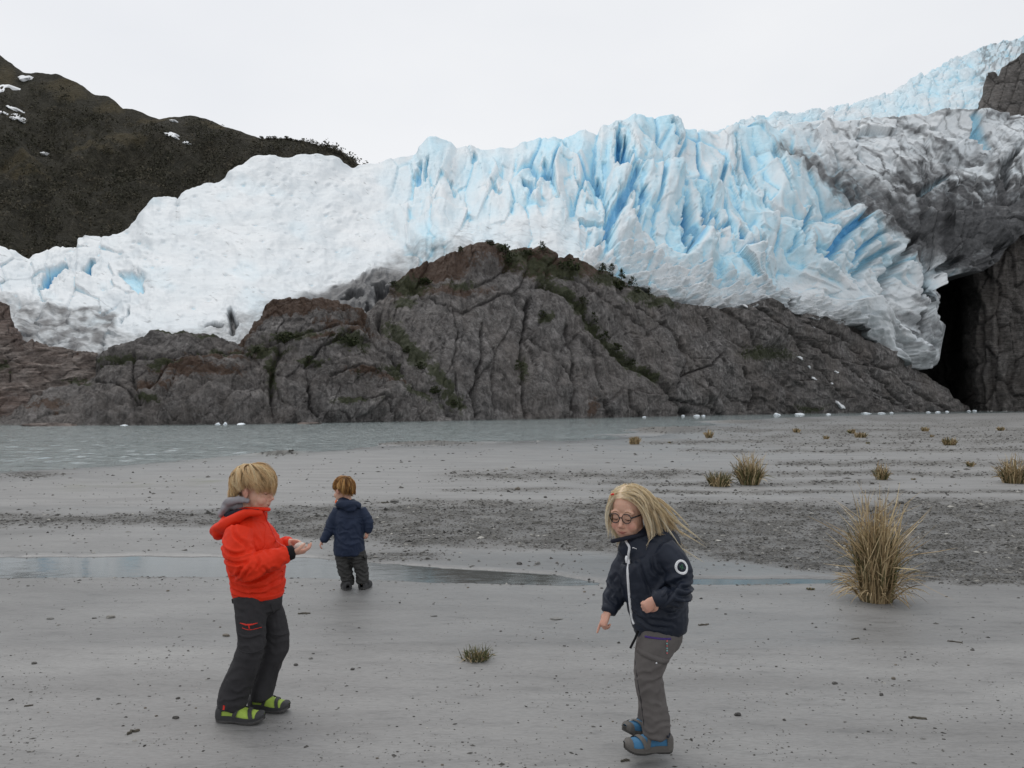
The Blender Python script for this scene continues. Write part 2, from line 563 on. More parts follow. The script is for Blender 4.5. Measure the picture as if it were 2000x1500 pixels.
# ------------------------------------------------------------------ land sheets: relief built from an outline, a depth profile and displacement
def sheet(name, px0, px1, nc, nr, top, bot, depth, disp, mat, back=(6, 14.0, 0.4), under=(0, 0, 0), attrs=("a",)):
    px = np.linspace(px0, px1, nc)
    tp = curve(top, px) if not callable(top) else top(px)
    bt = curve(bot, px) if not callable(bot) else bot(px)
    t = np.linspace(0, 1, nr)[:, None]
    kx = max(3, int(round(nc * 40.0 / (px1 - px0))))
    ts, bs_ = (blur(c[None], kx)[0] for c in (tp, bt))   # jags of the outline fade out away from the edges
    PX = np.tile(px, (nr, 1)); PY = bs_ + (ts - bs_) * t + (tp - ts) * t ** 7 + (bt - bs_) * (1 - t) ** 7; T = np.tile(t, (1, nc))
    D = depth(PX, PY, T)
    P = at_depth(PX, PY, D)
    n = grid_normals(np.stack([blur(P[..., k], 6) for k in range(3)], -1))
    flip = (n * (np.array([0, 0, CAM_H]) - P)).sum(-1) < 0
    n[flip] *= -1
    dv, at = disp(PX, PY, T)
    P = P + n * (dv * D / F_PX)[..., None]
    rows = [P]
    arows = {k: [v] for k, v in at.items()}
    nb, L, drop = back
    if nb:
        hd = P[-1] * np.array([1, 1, 0.0]); hd /= np.linalg.norm(hd, axis=-1, keepdims=True)
        B = np.stack([P[-1] + hd * (L * k * (1 + 0.15 * k)) + np.array([0, 0, -drop * k * k * 0.3]) for k in range(1, nb + 1)])
        rows.append(B)
        for k in arows: arows[k].append(np.tile(at[k][-1], (nb, 1)))
    nu, L, rise = under
    if nu:
        U = np.stack([P[0] + np.array([0, L * k, rise * k]) for k in range(nu, 0, -1)])
        rows.insert(0, U)
        for k in arows: arows[k].insert(0, np.tile(at[k][0], (nu, 1)))
    G = np.concatenate(rows)
    me = mesh_from(name, G.reshape(-1, 3), grid_faces(G.shape[0], G.shape[1]))
    for k in arows: vattr(me, k, np.concatenate(arows[k]))
    o = add_obj(name, me, mat)
    tag(o, kind="structure")
    return o, P, PX, PY


# --- ice
def ice_material():
    m, nd, lk, bs = new_mat("glacier_ice")
    v = coords(nd, lk)
    n1 = noise_tex(nd, lk, 0.07, 6, 0.62, v)
    n2 = noise_tex(nd, lk, 0.9, 5, 0.7, v)
    white = ramp(nd, lk, n1, [(0.3, (0.62, 0.675, 0.71)), (0.7, (0.745, 0.77, 0.785))])
    pale = ramp(nd, lk, n2, [(0.3, (0.37, 0.68, 0.84)), (0.7, (0.50, 0.76, 0.87))])
    deep = (0.07, 0.36, 0.68)
    bl = attr(nd, "blue")
    c = mixc(nd, lk, ramp(nd, lk, bl, [(0.05, 0.0), (0.5, 1.0)]), white, pale)
    c = mixc(nd, lk, ramp(nd, lk, bl, [(0.5, 0.0), (1.0, 0.9)]), c, deep)
    # grit frozen into the ice: broad film plus fine specks and seams; also the painted shade of dark holes
    d = attr(nd, "dirt")
    gr = noise_tex(nd, lk, 0.55, 8, 0.75, v)
    dd = math_n(nd, lk, 'ADD', d, math_n(nd, lk, 'MULTIPLY', math_n(nd, lk, 'SUBTRACT', gr, 0.5), 0.55))
    dm = ramp(nd, lk, dd, [(0.10, 0.0), (0.35, 0.45), (0.58, 0.82), (0.85, 0.98)])
    dcol = ramp(nd, lk, n2, [(0.3, (0.036, 0.037, 0.040)), (0.7, (0.105, 0.106, 0.110))])
    c = mixc(nd, lk, dm, c, dcol)
    lk.new(c, bs.inputs["Base Color"])
    bs.inputs["Roughness"].default_value = 0.55
    bs.inputs["Specular IOR Level"].default_value = 0.25
    nb = bump(nd, lk, bs, n2, 0.35, 0.5)
    bump(nd, lk, bs, noise_tex(nd, lk, 0.22, 5, 0.65, v), 0.35, 1.2, nb)
    return m


ICE = ice_material()

# crevasses seen in the ice: (line, half width px, depth px, blue)
CREV = [
    ([(1208, 250), (1214, 285), (1226, 335)], 7, 30, 1.0), ([(1222, 262), (1224, 300), (1229, 322)], 5, 26, 1.0), ([(1311, 240), (1318, 262), (1324, 282)], 5, 20, 0.95),
    ([(1245, 330), (1228, 370), (1196, 420), (1190, 450)], 12, 26, 0.85), ([(1262, 365), (1250, 420), (1232, 440)], 6, 18, 0.8), ([(1322, 300), (1326, 340)], 5, 14, 0.7),
    ([(1342, 400), (1346, 440), (1350, 478)], 8, 30, 1.0), ([(1370, 392), (1376, 440), (1380, 478)], 9, 30, 1.0), ([(1388, 410), (1402, 450)], 5, 20, 0.9), ([(1407, 444), (1425, 440)], 5, 14, 0.8),
    ([(1440, 462), (1448, 475)], 5, 18, 0.95), ([(1461, 440), (1462, 462)], 3, 12, 0.9), ([(1466, 478), (1467, 490)], 4, 14, 0.9),
    ([(1495, 460), (1492, 510)], 4, 16, 0.5), ([(1180, 455), (1170, 480)], 6, 18, 0.9), ([(1440, 260), (1446, 330), (1450, 385)], 4, 12, 0.4),
    ([(1498, 365), (1500, 400)], 3, 12, 0.7), ([(1590, 400), (1575, 440), (1573, 475)], 6, 20, 0.8), ([(1560, 440), (1558, 480)], 4, 14, 0.6),
    ([(1695, 420), (1665, 440), (1642, 475), (1632, 500)], 12, 34, 0.95), ([(1725, 455), (1700, 470), (1690, 500), (1684, 530)], 6, 22, 0.8),
    ([(1745, 480), (1715, 500), (1697, 522), (1695, 540)], 8, 34, 0.55), ([(1800, 455), (1770, 490), (1750, 530), (1750, 590)], 8, 30, 0.25), ([(1880, 500), (1830, 530), (1800, 580)], 9, 26, 0.2),
    ([(125, 515), (100, 540), (82, 572)], 10, 32, 0.98), ([(180, 508), (168, 525), (158, 540)], 8, 28, 0.98), ([(250, 598), (236, 630)], 3, 16, 0.3),
    ([(448, 600), (455, 625), (455, 655)], 7, 22, 0.0), ([(400, 635), (420, 630), (435, 635)], 5, 14, 0.0), ([(1020, 350), (1040, 365), (1045, 375)], 8, 20, 0.95), ([(1062, 330), (1070, 350)], 6, 16, 0.7),
    ([(1100, 275), (1108, 300)], 4, 12, 0.6), ([(1168, 320), (1170, 345)], 5, 16, 0.8), ([(818, 312), (812, 335), (810, 350)], 6, 16, 0.75), ([(832, 305), (828, 340)], 5, 14, 0.6),
    ([(925, 300), (930, 320)], 5, 12, 0.6), ([(1130, 355), (1150, 380)], 6, 12, 0.6), ([(885, 345), (892, 372)], 4, 10, 0.5), ([(960, 360), (975, 380)], 5, 10, 0.5), ([(1085, 390), (1100, 410)], 5, 10, 0.5),
    ([(240, 535), (262, 545), (268, 562)], 16, 14, 0.45), 
     ([(1545, 560), (1550, 600)], 3, 14, 0.1), ([(1530, 505), (1535, 545)], 3, 14, 0.2), ([(1895, 235), (1915, 270), (1930, 290)], 10, 16, 0.55),
    ([(1965, 470), (1940, 495), (1935, 515)], 5, 14, 0.1), ([(1985, 300), (1960, 330), (1965, 370)], 7, 20, 0.1), ([(1850, 345), (1815, 365), (1790, 385)], 7, 20, 0.35),
    ([(735, 560), (748, 575), (740, 600)], 13, 34, 0.0), ([(672, 585), (690, 574), (706, 580)], 7, 22, 0.0), ([(716, 600), (722, 620)], 7, 20, 0.0), ([(760, 560), (752, 590)], 6, 24, 0.0), ([(1745, 610), (1752, 640)], 3, 12, 0.0), ([(1800, 610), (1802, 650)], 3, 14, 0.1),
]
# dark grit bands on the right-hand ice
BANDS = [([(1535, 292), (1600, 330), (1660, 372), (1720, 420), (1775, 470), (1810, 500)], 19, 1.0), ([(1650, 345), (1720, 395), (1800, 430), (1900, 445), (2100, 440)], 30, 0.9), ([(1560, 330), (1660, 365), (1760, 345), (1850, 330)], 12, 0.45),
         ([(1640, 385), (1720, 395), (1800, 380), (1900, 400), (2100, 380)], 22, 0.5), ([(1740, 225), (1790, 250), (1850, 290), (1930, 330), (2000, 420), (2100, 450)], 9, 0.8),
         ([(1830, 330), (1900, 300), (1960, 320), (2100, 330)], 14, 0.5), ([(1580, 310), (1680, 290), (1760, 300)], 5, 0.45), ([(1760, 440), (1850, 410), (1920, 430), (2100, 420)], 26, 0.55),
         ([(1700, 260), (1760, 265), (1800, 300)], 4, 0.5), ([(1840, 224), (1920, 226), (2000, 236), (2100, 244)], 5, 0.8), ([(1480, 290), (1535, 300)], 5, 0.3)]

GL_TOP = [(-260, 470), (-100, 478), (0, 485), (20, 483), (38, 492), (55, 497), (60, 491), (66, 488), (90, 490), (120, 483), (148, 476), (150, 463), (165, 460), (185, 458), (215, 455), (240, 440), (262, 425),
          (280, 400), (300, 384), (330, 378), (344, 382), (347, 388), (352, 378), (370, 367), (410, 355), (440, 345), (480, 320), (495, 314), (530, 313), (570, 317), (590, 310), (615, 304), (650, 305), (690, 320),
          (702, 315), (740, 312), (790, 298), (812, 293), (818, 282), (840, 270), (852, 270), (870, 278), (890, 294), (920, 290), (940, 293), (960, 289), (1000, 283), (1040, 275), (1052, 267), (1080, 264), (1100, 270),
          (1130, 256), (1160, 252), (1172, 240), (1200, 233), (1250, 228), (1290, 228), (1320, 236), (1350, 250), (1400, 255), (1430, 247), (1480, 240), (1520, 243), (1560, 236), (1600, 232), (1640, 224), (1700, 230),
          (1750, 221), (1800, 223), (1850, 219), (1920, 221), (2000, 228), (2200, 245), (2400, 250)]
GL_BOT = [(-260, 700), (-60, 700), (0, 700), (60, 705), (140, 715), (200, 725), (235, 722), (330, 720), (430, 720), (500, 700), (600, 660), (700, 660), (760, 640), (820, 580), (880, 540), (960, 530), (1100, 535),
          (1150, 535), (1200, 545), (1245, 568), (1300, 588), (1365, 602), (1430, 612), (1470, 600), (1500, 592), (1545, 606), (1580, 622), (1640, 634), (1680, 634), (1700, 655), (1740, 690), (1770, 712), (1800, 722), (1821, 716),
          (1826, 640), (1818, 600)]
GL_BOT = [p for p in GL_BOT if p[0] != 1818] + [(1832, 572), (1846, 542), (1880, 533), (1920, 530), (1950, 512), (1975, 480), (1990, 462), (2010, 452), (2080, 440), (2400, 420)]


def rough_weight(px, py):
    w = sstep(690, 850, px + (py - 400) * -0.35 + 25 * fbm(px / 60, py / 60, 2, 4))
    low = sstep(390, 450, py) * sstep(840, 900, px) * sstep(1190, 1130, px)           # smoother swept apron above the dome
    return w * (1 - 0.72 * low)


def glacier_disp(px, py, T):
    wx = 9 * fbm(px / 110, py / 110, 2, 101); wy = 9 * fbm(px / 110, py / 110, 2, 102)
    k = np.interp(px, [800, 1200, 1450, 1650, 1800, 1900, 2200], [-0.10, 0.02, 0.35, 0.85, 0.7, -0.4, -1.2])
    u = px + wx - k * (py - 380)
    v = py + wy
    R = rough_weight(px, py)
    dirty = sstep(-30, 60, (px - 1560) * 0.62 - (py - 300) * 0.78 + 18 * fbm(px / 50, py / 50, 3, 9)) * sstep(1480, 1600, px)
    d = 20 * fbm(px / 190, py / 130, 3, 11) + 7 * fbm((px + 0.4 * py) / 62, (py - 0.4 * px) / 40, 3, 14) * (1 - 0.6 * R) + 2.6 * fbm(px / 34, py / 22, 4, 12) * (1 - 0.75 * R) + 0.5 * fbm(px / 6.5, py / 5, 3, 13)
    # wind-scalloped snow on the smooth lobe: terraces along the slope
    sm = 1 - R
    d += sm * 4.2 * (ridged((px + 0.55 * py) / 95, (py - 0.4 * px) / 38, 4, 21) - 0.55)
    pits = voronoi(px / 26, py / 17, 31)
    d -= sm * 3.2 * (pits[2] > 0.70) * sstep(0.30, 0.05, np.hypot(pits[3], pits[4] * 1.4))
    # left snout: tilted slabs
    lf = sstep(300, 160, px) * sm
    vb = voronoi((px + 0.5 * py) / 55, (py - 0.2 * px) / 34, 33)
    d += lf * (9 * (vb[2] - 0.5) + 16 * (vb[3] * (vb[2] - 0.4)) + 8 * fbm(px / 60, py / 40, 3, 35) - 2 * sstep(0.10, 0.0, vb[1]))
    # seracs and fins
    top_fade = np.clip((1 - T) * 5, 0.35, 1)
    fin = ridged(u / 78, v / 210, 2, 41, 0.4)
    fin2 = ridged(u / 24, v / 64, 3, 43, 0.5)
    b1 = voronoi(u / 50, v / 84, 51)
    b2 = voronoi(u / 20, v / 30, 52)
    h1 = (b1[2] * 13.7) % 1.0
    cmod = np.clip(0.35 + 2.2 * fbm(u / 90, v / 130, 2, 53), 0, 1)
    cleft = sstep(0.22, 0.0, b1[1]) ** 1.4 * cmod * np.interp(px, [780, 900, 1150, 1500, 1750], [0.35, 0.55, 1.0, 0.9, 0.5])
    sw = R * np.interp(px, [800, 1000, 1170, 1700, 1900], [0.5, 0.6, 1.0, 0.9, 0.7])
    ser = 38 * (fin - 0.62) + 6 * (fin2 - 0.6) + 24 * (b1[2] - 0.5) + 44 * (b1[4] * (b1[2] - 0.35) + b1[3] * (h1 - 0.5)) - 22 * cleft
    ser += 6 * (b2[2] - 0.5) + 14 * (b2[3] * (b2[2] - 0.5) + 0.6 * b2[4] * ((b2[2] * 7.3) % 1.0 - 0.4)) - 1.2 * sstep(0.08, 0.0, b2[1])
    d += sw * (1 - 0.62 * dirty) * ser * top_fade
    # rubble of fallen blocks along the foot
    foot_y = curve([(1100, 520), (1150, 478), (1240, 470), (1330, 505), (1420, 535), (1520, 545), (1600, 560), (1680, 590), (1720, 640)], px)
    rub = sstep(-14, 22, py - foot_y + 10 * fbm(px / 40, py / 40, 2, 61)) * sstep(1110, 1150, px) * sstep(1745, 1690, px)
    r1 = voronoi((px + wx) / 22, (py + wy) / 20, 63); r2 = voronoi(px / 9, py / 8, 64)
    rubd = 11 * (r1[2] - 0.45) + 16 * (r1[3] * (r1[2] - 0.5) + 0.9 * r1[4]) - 3 * sstep(0.12, 0, r1[1]) + 5 * (r2[2] - 0.5) + 5 * r2[4] + 8 * fbm(px / 45, py / 45, 3, 66)
    d = d * (1 - 0.55 * rub) + rub * rubd
    # folds of the right-hand ice round the cave
    rr = np.hypot(px - 1905, (py - 600) * 1.0)
    fold = sstep(260, 120, rr) * sstep(1600, 1720, px)
    d += fold * 8 * (ridged(rr / 46 + 0.6 * fbm(px / 60, py / 60, 2, 71), np.arctan2(py - 600, px - 1905) * 1.2, 2, 72) - 0.6)
    b3 = voronoi((px + 0.4 * py + wx) / 74, (py - 0.3 * px + wy) / 44, 76); h3 = (b3[2] * 17.3) % 1.0
    b4 = voronoi((px + wx) / 24, (py - 0.2 * px + wy) / 16, 77)
    d += dirty * (9 * (b3[2] - 0.5) + 30 * (b3[3] * (h3 - 0.5) + b3[4] * (b3[2] - 0.35)) - 3 * sstep(0.07, 0, b3[1]) + 4 * (b4[2] - 0.5) + 8 * (b4[4] * (b4[2] - 0.4) + b4[3] * ((b4[2] * 9.1) % 1.0 - 0.5)) + 3.0 * (ridged((px + py) / 150, (py - px) / 70, 2, 74) - 0.6) + 1.6 * fbm(px / 14, py / 11, 3, 75))
    pre = d.copy()
    cut = np.zeros(px.shape); cb = np.zeros(px.shape)
    jx, jy, jw = px + 7 * fbm(px / 15, py / 15, 3, 83), py + 5 * fbm(px / 15, py / 15, 3, 84), 1 + 0.6 * fbm(px / 9, py / 14, 2, 82)
    for line, w, dep, bl in CREV:
        q, _t = poly_dist(jx, jy, line)
        q = q * jw
        taper = 0.35 + 0.65 * np.sqrt(np.clip(np.sin(np.pi * np.clip(_t, 0.02, 0.98)), 0, 1))
        s = sstep(1.25, 0.45, q / (w * taper))
        d -= dep * s
        cut = np.maximum(cut, s); cb = np.maximum(cb, s * bl)
        d += 0.12 * dep * np.exp(-((q / w - 1.9) / 0.5) ** 2)
    # dirty bands raised a touch (grit shields the ice) and coloured
    band = np.zeros(px.shape)
    jx, jy = px + 16 * fbm(px / 30, py / 30, 4, 85), py + 13 * fbm(px / 34, py / 26, 4, 86)
    for line, w, a in BANDS:
        q, _t = poly_dist(jx, jy, line, 160)
        band = np.maximum(band, a * np.exp(-(q / w) ** 2))
    # colours of the ice itself
    con = (blur(pre, 5) - pre)
    blue_zone = curve([(-300, 0.25), (200, 0.25), (700, 0.12), (800, 0.65), (1000, 0.8), (1200, 1.0), (1480, 1.0), (1650, 0.7), (1760, 0.3), (2200, 0.10)], px) * sstep(640, 500, py)
    tint = 0.30 + 0.50 * fbm(px / 60, py / 85, 4, 91)
    blue = blue_zone * (np.clip(tint, 0, 1) * R + 0.62 * sstep(0.8, 5.0, con)) + 0.11 * sm * np.clip(fbm(px / 90, py / 50, 2, 92) * 2.0, 0, 1) + 0.22 * sm * sstep(1.5, 5.0, con)
    top_white = sstep(0.0, -6.0, con)
    blue = np.clip(blue * (1 - 0.5 * top_white) * (1 - 0.75 * dirty) * (1 - 0.55 * rub), 0, 0.62)
    blue = np.maximum(blue, 0.85 * cleft * R * (1 - 0.8 * dirty) * (1 - 0.4 * rub) * (blue_zone > 0.2))
    blue = np.maximum(blue, cb)
    streak = ridged((px * 0.75 + py * 0.65) / 120 + 1.0 * fbm(px / 70, py / 70, 3, 94), (py * 0.75 - px * 0.65) / 26 + 0.8 * fbm(px / 60, py / 60, 2, 93), 5, 95, 0.6)
    grad = np.interp(py, [215, 300, 380, 450, 520, 600, 760], [0.04, 0.20, 0.82, 1.25, 1.25, 0.45, 0.55]) * np.interp(px, [1540, 1680, 1800, 2050], [0.5, 0.8, 1.0, 1.0])
    dirt = dirty * (grad + 1.5 * (streak - 0.60) + 0.30 * fbm(px / 45, py / 24, 4, 96))
    dirt = np.maximum(dirt, band * (0.75 + 0.6 * fbm(px / 14, py / 10, 3, 97)))
    dirt = np.maximum(dirt, 0.55 * fold * sstep(545, 600, py) * sstep(0.2, 0.9, streak))
    # grey foot of the lobe and the ledge at the far left
    fy = curve([(-300, 582), (0, 570), (60, 585), (120, 600), (190, 607), (225, 640), (300, 640), (380, 640), (440, 618), (520, 588), (600, 570), (700, 545), (760, 500), (800, 470), (850, 460), (900, 462), (960, 465), (1000, 520)], px)
    foot = sstep(-12, 20, py - fy + 12 * fbm(px / 40, py / 20, 3, 98)) * sstep(960, 860, px)
    dirt = np.maximum(dirt, foot * (0.34 + 0.25 * fbm(px / 14, py / 7, 4, 99) + 0.75 * sstep(540, 660, px) * sstep(870, 770, px) * sstep(515, 555, py)))
    ledge = sstep(20, 40, px) * sstep(235, 215, px) * sstep(592, 604, py)
    dirt = np.maximum(dirt, ledge * (0.48 + 0.85 * fbm(px / 34, py / 16, 4, 104)))
    dirt = np.maximum(dirt, rub * np.clip(-0.02 + 0.40 * fbm(px / 34, py / 20, 4, 105) + 0.20 * sstep(1500, 1750, px) + 0.25 * sstep(25, 0, T * 300), 0, 0.6))
    lines = sstep(0.86, 0.97, ridged((px + 0.3 * py) / 120, (py - 0.35 * px) / 20, 3, 106)) * sm * 0.34
    swept = sstep(400, 450, py) * sstep(840, 900, px) * sstep(1200, 1130, px)
    dirt = np.maximum(dirt, lines) + swept * 0.16 * sstep(0.45, 0.9, ridged(px / 70 + py / 60, (py - 0.3 * px) / 9, 3, 107)) + sm * 0.05
    vein = 0.9 * dirty * sstep(0.93, 0.99, ridged((px + 0.9 * py) / 130, (py - 0.8 * px) / 60, 3, 109)) * sstep(420, 330, py)
    vein = np.maximum(vein, 0) + sstep(0.90, 0.985, ridged(u / 50, v / 85, 3, 108)) * sstep(1420, 1560, px) * 0.3
    dirt = np.clip(np.maximum(dirt, vein), 0, 1.1) * (1 - 0.85 * np.clip(cb * 1.2, 0, 1))
    dirt = np.maximum(dirt, cut * np.clip(0.35 - cb, 0, 1) * 2.6)  # cuts with little blue darkened like grit: shade of open holes painted in
    return d, {"blue": blue, "dirt": dirt}


def glacier_depth(px, py, T):
    db = np.interp(px, [-300, 0, 250, 500, 760, 960, 1150, 1300, 1450, 1600, 1720, 1800, 1838, 1850, 2000, 2300], [88, 88, 86, 92, 112, 128, 138, 155, 180, 212, 246, 270, 278, 292, 300, 310])
    dt = np.interp(px, [-300, 0, 300, 600, 800, 1000, 1250, 1450, 1650, 2000, 2300], [125, 128, 150, 190, 215, 235, 255, 290, 330, 350, 360])
    return db + (dt - db) * T ** np.interp(px, [0, 800, 1200, 1800, 2000], [1.25, 1.4, 1.55, 1.7, 1.7])


glacier_o, GP, GPX, GPY = sheet("glacier", -120, 2180, 1110, 312, GL_TOP, GL_BOT, glacier_depth, glacier_disp, ICE, (6, 16.0, 0.5), (6, 11.0, 0.0))


def icefall_disp(px, py, T):
    b = voronoi((px + 0.5 * py) / 26, py / 14, 201); b2 = voronoi(px / 11, py / 6.5, 202)
    ter = ridged(px / 120, (py + 0.18 * px) / 13, 3, 203)
    d = 7 * (b[2] - 0.5) + 8 * b[4] * b[2] - 3 * sstep(0.12, 0, b[1]) + 4 * (b2[2] - 0.5) + 3 * b2[4] + 4 * (ter - 0.6) + 6 * fbm(px / 60, py / 30, 3, 204)
    con = blur(d, 4) - d
    blue = np.clip(0.22 + 0.3 * fbm(px / 50, py / 30, 3, 205) + 0.35 * sstep(0.5, 3.5, con), 0, 0.6)
    dirt = 0.10 * sstep(0.7, 0.95, ter) + 0.35 * sstep(225, 250, py) * sstep(0.75, 0.95, ridged(px / 60, py / 9, 3, 206)) + 0.5 * sstep(1890, 1925, px) * sstep(0.5, 0.9, ridged(px / 14, py / 20, 3, 207))
    return d, {"blue": blue, "dirt": np.clip(dirt, 0, 1)}


IF_TOP = [(1330, 262), (1400, 250), (1428, 243), (1440, 238), (1462, 234), (1480, 224), (1500, 226), (1520, 216), (1545, 220), (1560, 219), (1590, 214), (1612, 216), (1650, 207), (1690, 196), (1712, 186), (1740, 178), (1765, 164), (1782, 157),
          (1800, 150), (1815, 138), (1850, 122), (1866, 112), (1880, 106), (1905, 96), (1920, 89), (1945, 84), (1962, 77), (1985, 75), (2000, 70), (2100, 40), (2300, -10)]
sheet("upper_icefall", 1330, 2200, 430, 150, IF_TOP, [(1330, 275), (2300, 275)],
      lambda px, py, T: np.interp(px, [1330, 1600, 2300], [370, 400, 430]) + np.interp(px, [1330, 1600, 2000, 2300], [40, 130, 420, 550]) * T ** 1.1, icefall_disp, ICE, (5, 40.0, 1.0))


# --- rock
def rock_material(name, base, lite, warm, strata=0.0, stretch=(0.35, 0.35, 3.0)):
    m, nd, lk, bs = new_mat(name)
    v = coords(nd, lk)
    n0 = noise_tex(nd, lk, 0.09, 5, 0.6, v)
    n1 = noise_tex(nd, lk, 0.55, 8, 0.72, v, 0.4)
    vs_ = coords(nd, lk, stretch, (0, strata, 0))
    n2 = noise_tex(nd, lk, 0.9, 8, 0.74, vs_, 0.8)
    n3 = noise_tex(nd, lk, 3.2, 6, 0.8, v)
    c = ramp(nd, lk, n1, [(0.34, tuple(x * 0.34 for x in base)), (0.49, base), (0.64, lite)])
    c = mixc(nd, lk, ramp(nd, lk, n0, [(0.35, 0.0), (0.65, 0.75)]), c, warm)
    c = mixc(nd, lk, 0.85, c, ramp(nd, lk, n2, [(0.34, 0.30), (0.5, 1.0), (0.68, 1.7)]), 'MULTIPLY')
    # grey-white lichen flecks
    sp = ramp(nd, lk, n3, [(0.50, 0.0), (0.60, 0.85)])
    c = mixc(nd, lk, math_n(nd, lk, 'MULTIPLY', sp, attr(nd, "lichen")), c, (0.33, 0.32, 0.315))
    c = mixc(nd, lk, ramp(nd, lk, attr(nd, "crack"), [(0.2, 0.0), (1.0, 0.75)]), c, (0.028, 0.026, 0.025))
    g = noise_tex(nd, lk, 1.6, 6, 0.75, v)
    jit = math_n(nd, lk, 'MULTIPLY', math_n(nd, lk, 'SUBTRACT', g, 0.52), 2.4)
    mo = ramp(nd, lk, math_n(nd, lk, 'ADD', attr(nd, "moss"), jit), [(0.35, 0.0), (0.6, 0.85)])
    c = mixc(nd, lk, mo, c, ramp(nd, lk, n3, [(0.3, (0.060, 0.030, 0.018)), (0.7, (0.125, 0.070, 0.040))]))
    gr = ramp(nd, lk, math_n(nd, lk, 'ADD', attr(nd, "green"), jit), [(0.35, 0.0), (0.6, 0.92)])
    c = mixc(nd, lk, gr, c, ramp(nd, lk, n3, [(0.3, (0.022, 0.030, 0.012)), (0.7, (0.075, 0.085, 0.036))]))
    c = mixc(nd, lk, attr(nd, "wet"), c, (0.032, 0.031, 0.030))  # damp rock by the water, and the cave wall's painted shade
    lk.new(c, bs.inputs["Base Color"])
    bs.inputs["Roughness"].default_value = 0.72
    bs.inputs["Specular IOR Level"].default_value = 0.3
    nb = bump(nd, lk, bs, n2, 1.0, 0.7)
    nb = bump(nd, lk, bs, n1, 0.9, 1.2, nb)
    bump(nd, lk, bs, n3, 0.5, 0.16, nb)
    return m


R_DOME = rock_material("rock_dome", (0.148, 0.140, 0.136), (0.320, 0.305, 0.298), (0.175, 0.155, 0.142), math.radians(25), (1.3, 1.0, 0.42))
R_SLAB = rock_material("rock_slab", (0.200, 0.170, 0.152), (0.400, 0.355, 0.325), (0.235, 0.165, 0.138), math.radians(-12))
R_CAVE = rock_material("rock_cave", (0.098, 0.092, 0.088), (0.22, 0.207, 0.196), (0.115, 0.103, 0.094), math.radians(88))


def wl(px):                                              # row of the water's edge below the rocks
    D = np.interp(px, [p[0] for p in ROCK_D], [p[1] for p in ROCK_D])
    return HORIZON + F_PX * (CAM_H - LAKE_Z + 0.8) / D


def cracks(px, py, lines):
    d = np.zeros(px.shape); c = np.zeros(px.shape)
    jx, jy = 5 * fbm(px / 16, py / 16, 3, 301), 4 * fbm(px / 16, py / 16, 3, 302)
    for line, w, dep in lines:
        q, t = poly_dist(px + jx, py + jy, line)
        s = np.exp(-(q / w) ** 2)
        d -= dep * 1.7 * s
        c = np.maximum(c, s * min(1, dep / 6.0))
    return d, c


def patch(px, py, spots, seed):
    jx, jy = 16 * fbm(px / 24, py / 24, 4, seed), 12 * fbm(px / 24, py / 24, 4, seed + 1)
    m = np.zeros(px.shape)
    for x, y, rx, ry in spots:
        m = np.maximum(m, np.exp(-(((px + jx - x) / rx) ** 2 + ((py + jy - y) / ry) ** 2)))
    return m


DOME_TOP = [(640, 700), (690, 640), (725, 605), (750, 580), (762, 562), (800, 532), (840, 510), (870, 500), (893, 492), (900, 485), (925, 474), (945, 470), (965, 471), (982, 480), (998, 488), (1012, 483), (1030, 481), (1052, 483),
            (1070, 492), (1088, 501), (1105, 503), (1125, 509), (1160, 520), (1200, 534), (1240, 558), (1262, 575), (1300, 584), (1362, 596), (1440, 604), (1475, 590), (1500, 583), (1545, 596), (1580, 612), (1640, 624), (1685, 628), (1705, 648),
            (1742, 682), (1780, 712), (1810, 730), (1840, 755), (1870, 785), (1890, 806), (1930, 812)]
DOME_CR = [([(738, 620), (741, 664), (766, 706), (787, 748), (812, 790), (845, 820)], 5, 9), ([(1030, 587), (1026, 636), (1017, 685), (1020, 730), (1017, 755), (1026, 812)], 3.2, 9),
           ([(1107, 636), (1118, 685), (1114, 738), (1122, 790), (1124, 812)], 3, 8), ([(1157, 650), (1160, 706), (1174, 762), (1185, 812)], 3, 9),
           ([(1055, 555), (1118, 590), (1160, 636), (1195, 682), (1240, 716), (1286, 752), (1318, 790), (1345, 808)], 6, 10),
           ([(936, 636), (932, 706), (925, 755), (930, 812)], 3, 7), ([(1034, 664), (1069, 692), (1100, 720), (1111, 738), (1118, 800)], 2.4, 5), ([(960, 685), (960, 755), (966, 812)], 2, 5),
           ([(1440, 616), (1480, 676), (1488, 696)], 2.5, 5), ([(1456, 720), (1472, 760), (1476, 804)], 3.5, 9), ([(1325, 660), (1335, 700), (1330, 730), (1312, 760)], 2, 6), ([(1410, 690), (1380, 716), (1330, 735)], 2, 5),
           ([(1560, 632), (1652, 668), (1700, 712)], 2.5, 6), ([(1700, 636), (1716, 672), (1760, 700), (1792, 744)], 3.5, 8), ([(1676, 696), (1720, 744), (1772, 788)], 2.5, 6), ([(1480, 600), (1540, 650), (1640, 700), (1720, 770), (1780, 800)], 2.2, 5),
           ([(1240, 600), (1300, 640), (1350, 700), (1390, 760), (1400, 806)], 2.2, 5), ([(880, 600), (890, 660), (880, 720), (900, 790)], 2, 4), ([(800, 560), (850, 600), (900, 610), (1000, 575)], 3, 5),
           ([(990, 520), (960, 545), (930, 560)], 2.5, 5), ([(1090, 540), (1140, 560), (1200, 600), (1260, 640), (1290, 690)], 2.4, 5), ([(1540, 640), (1600, 720), (1660, 790)], 2.2, 5), ([(1640, 650), (1700, 700), (1800, 770), (1850, 800)], 2.2, 5)]


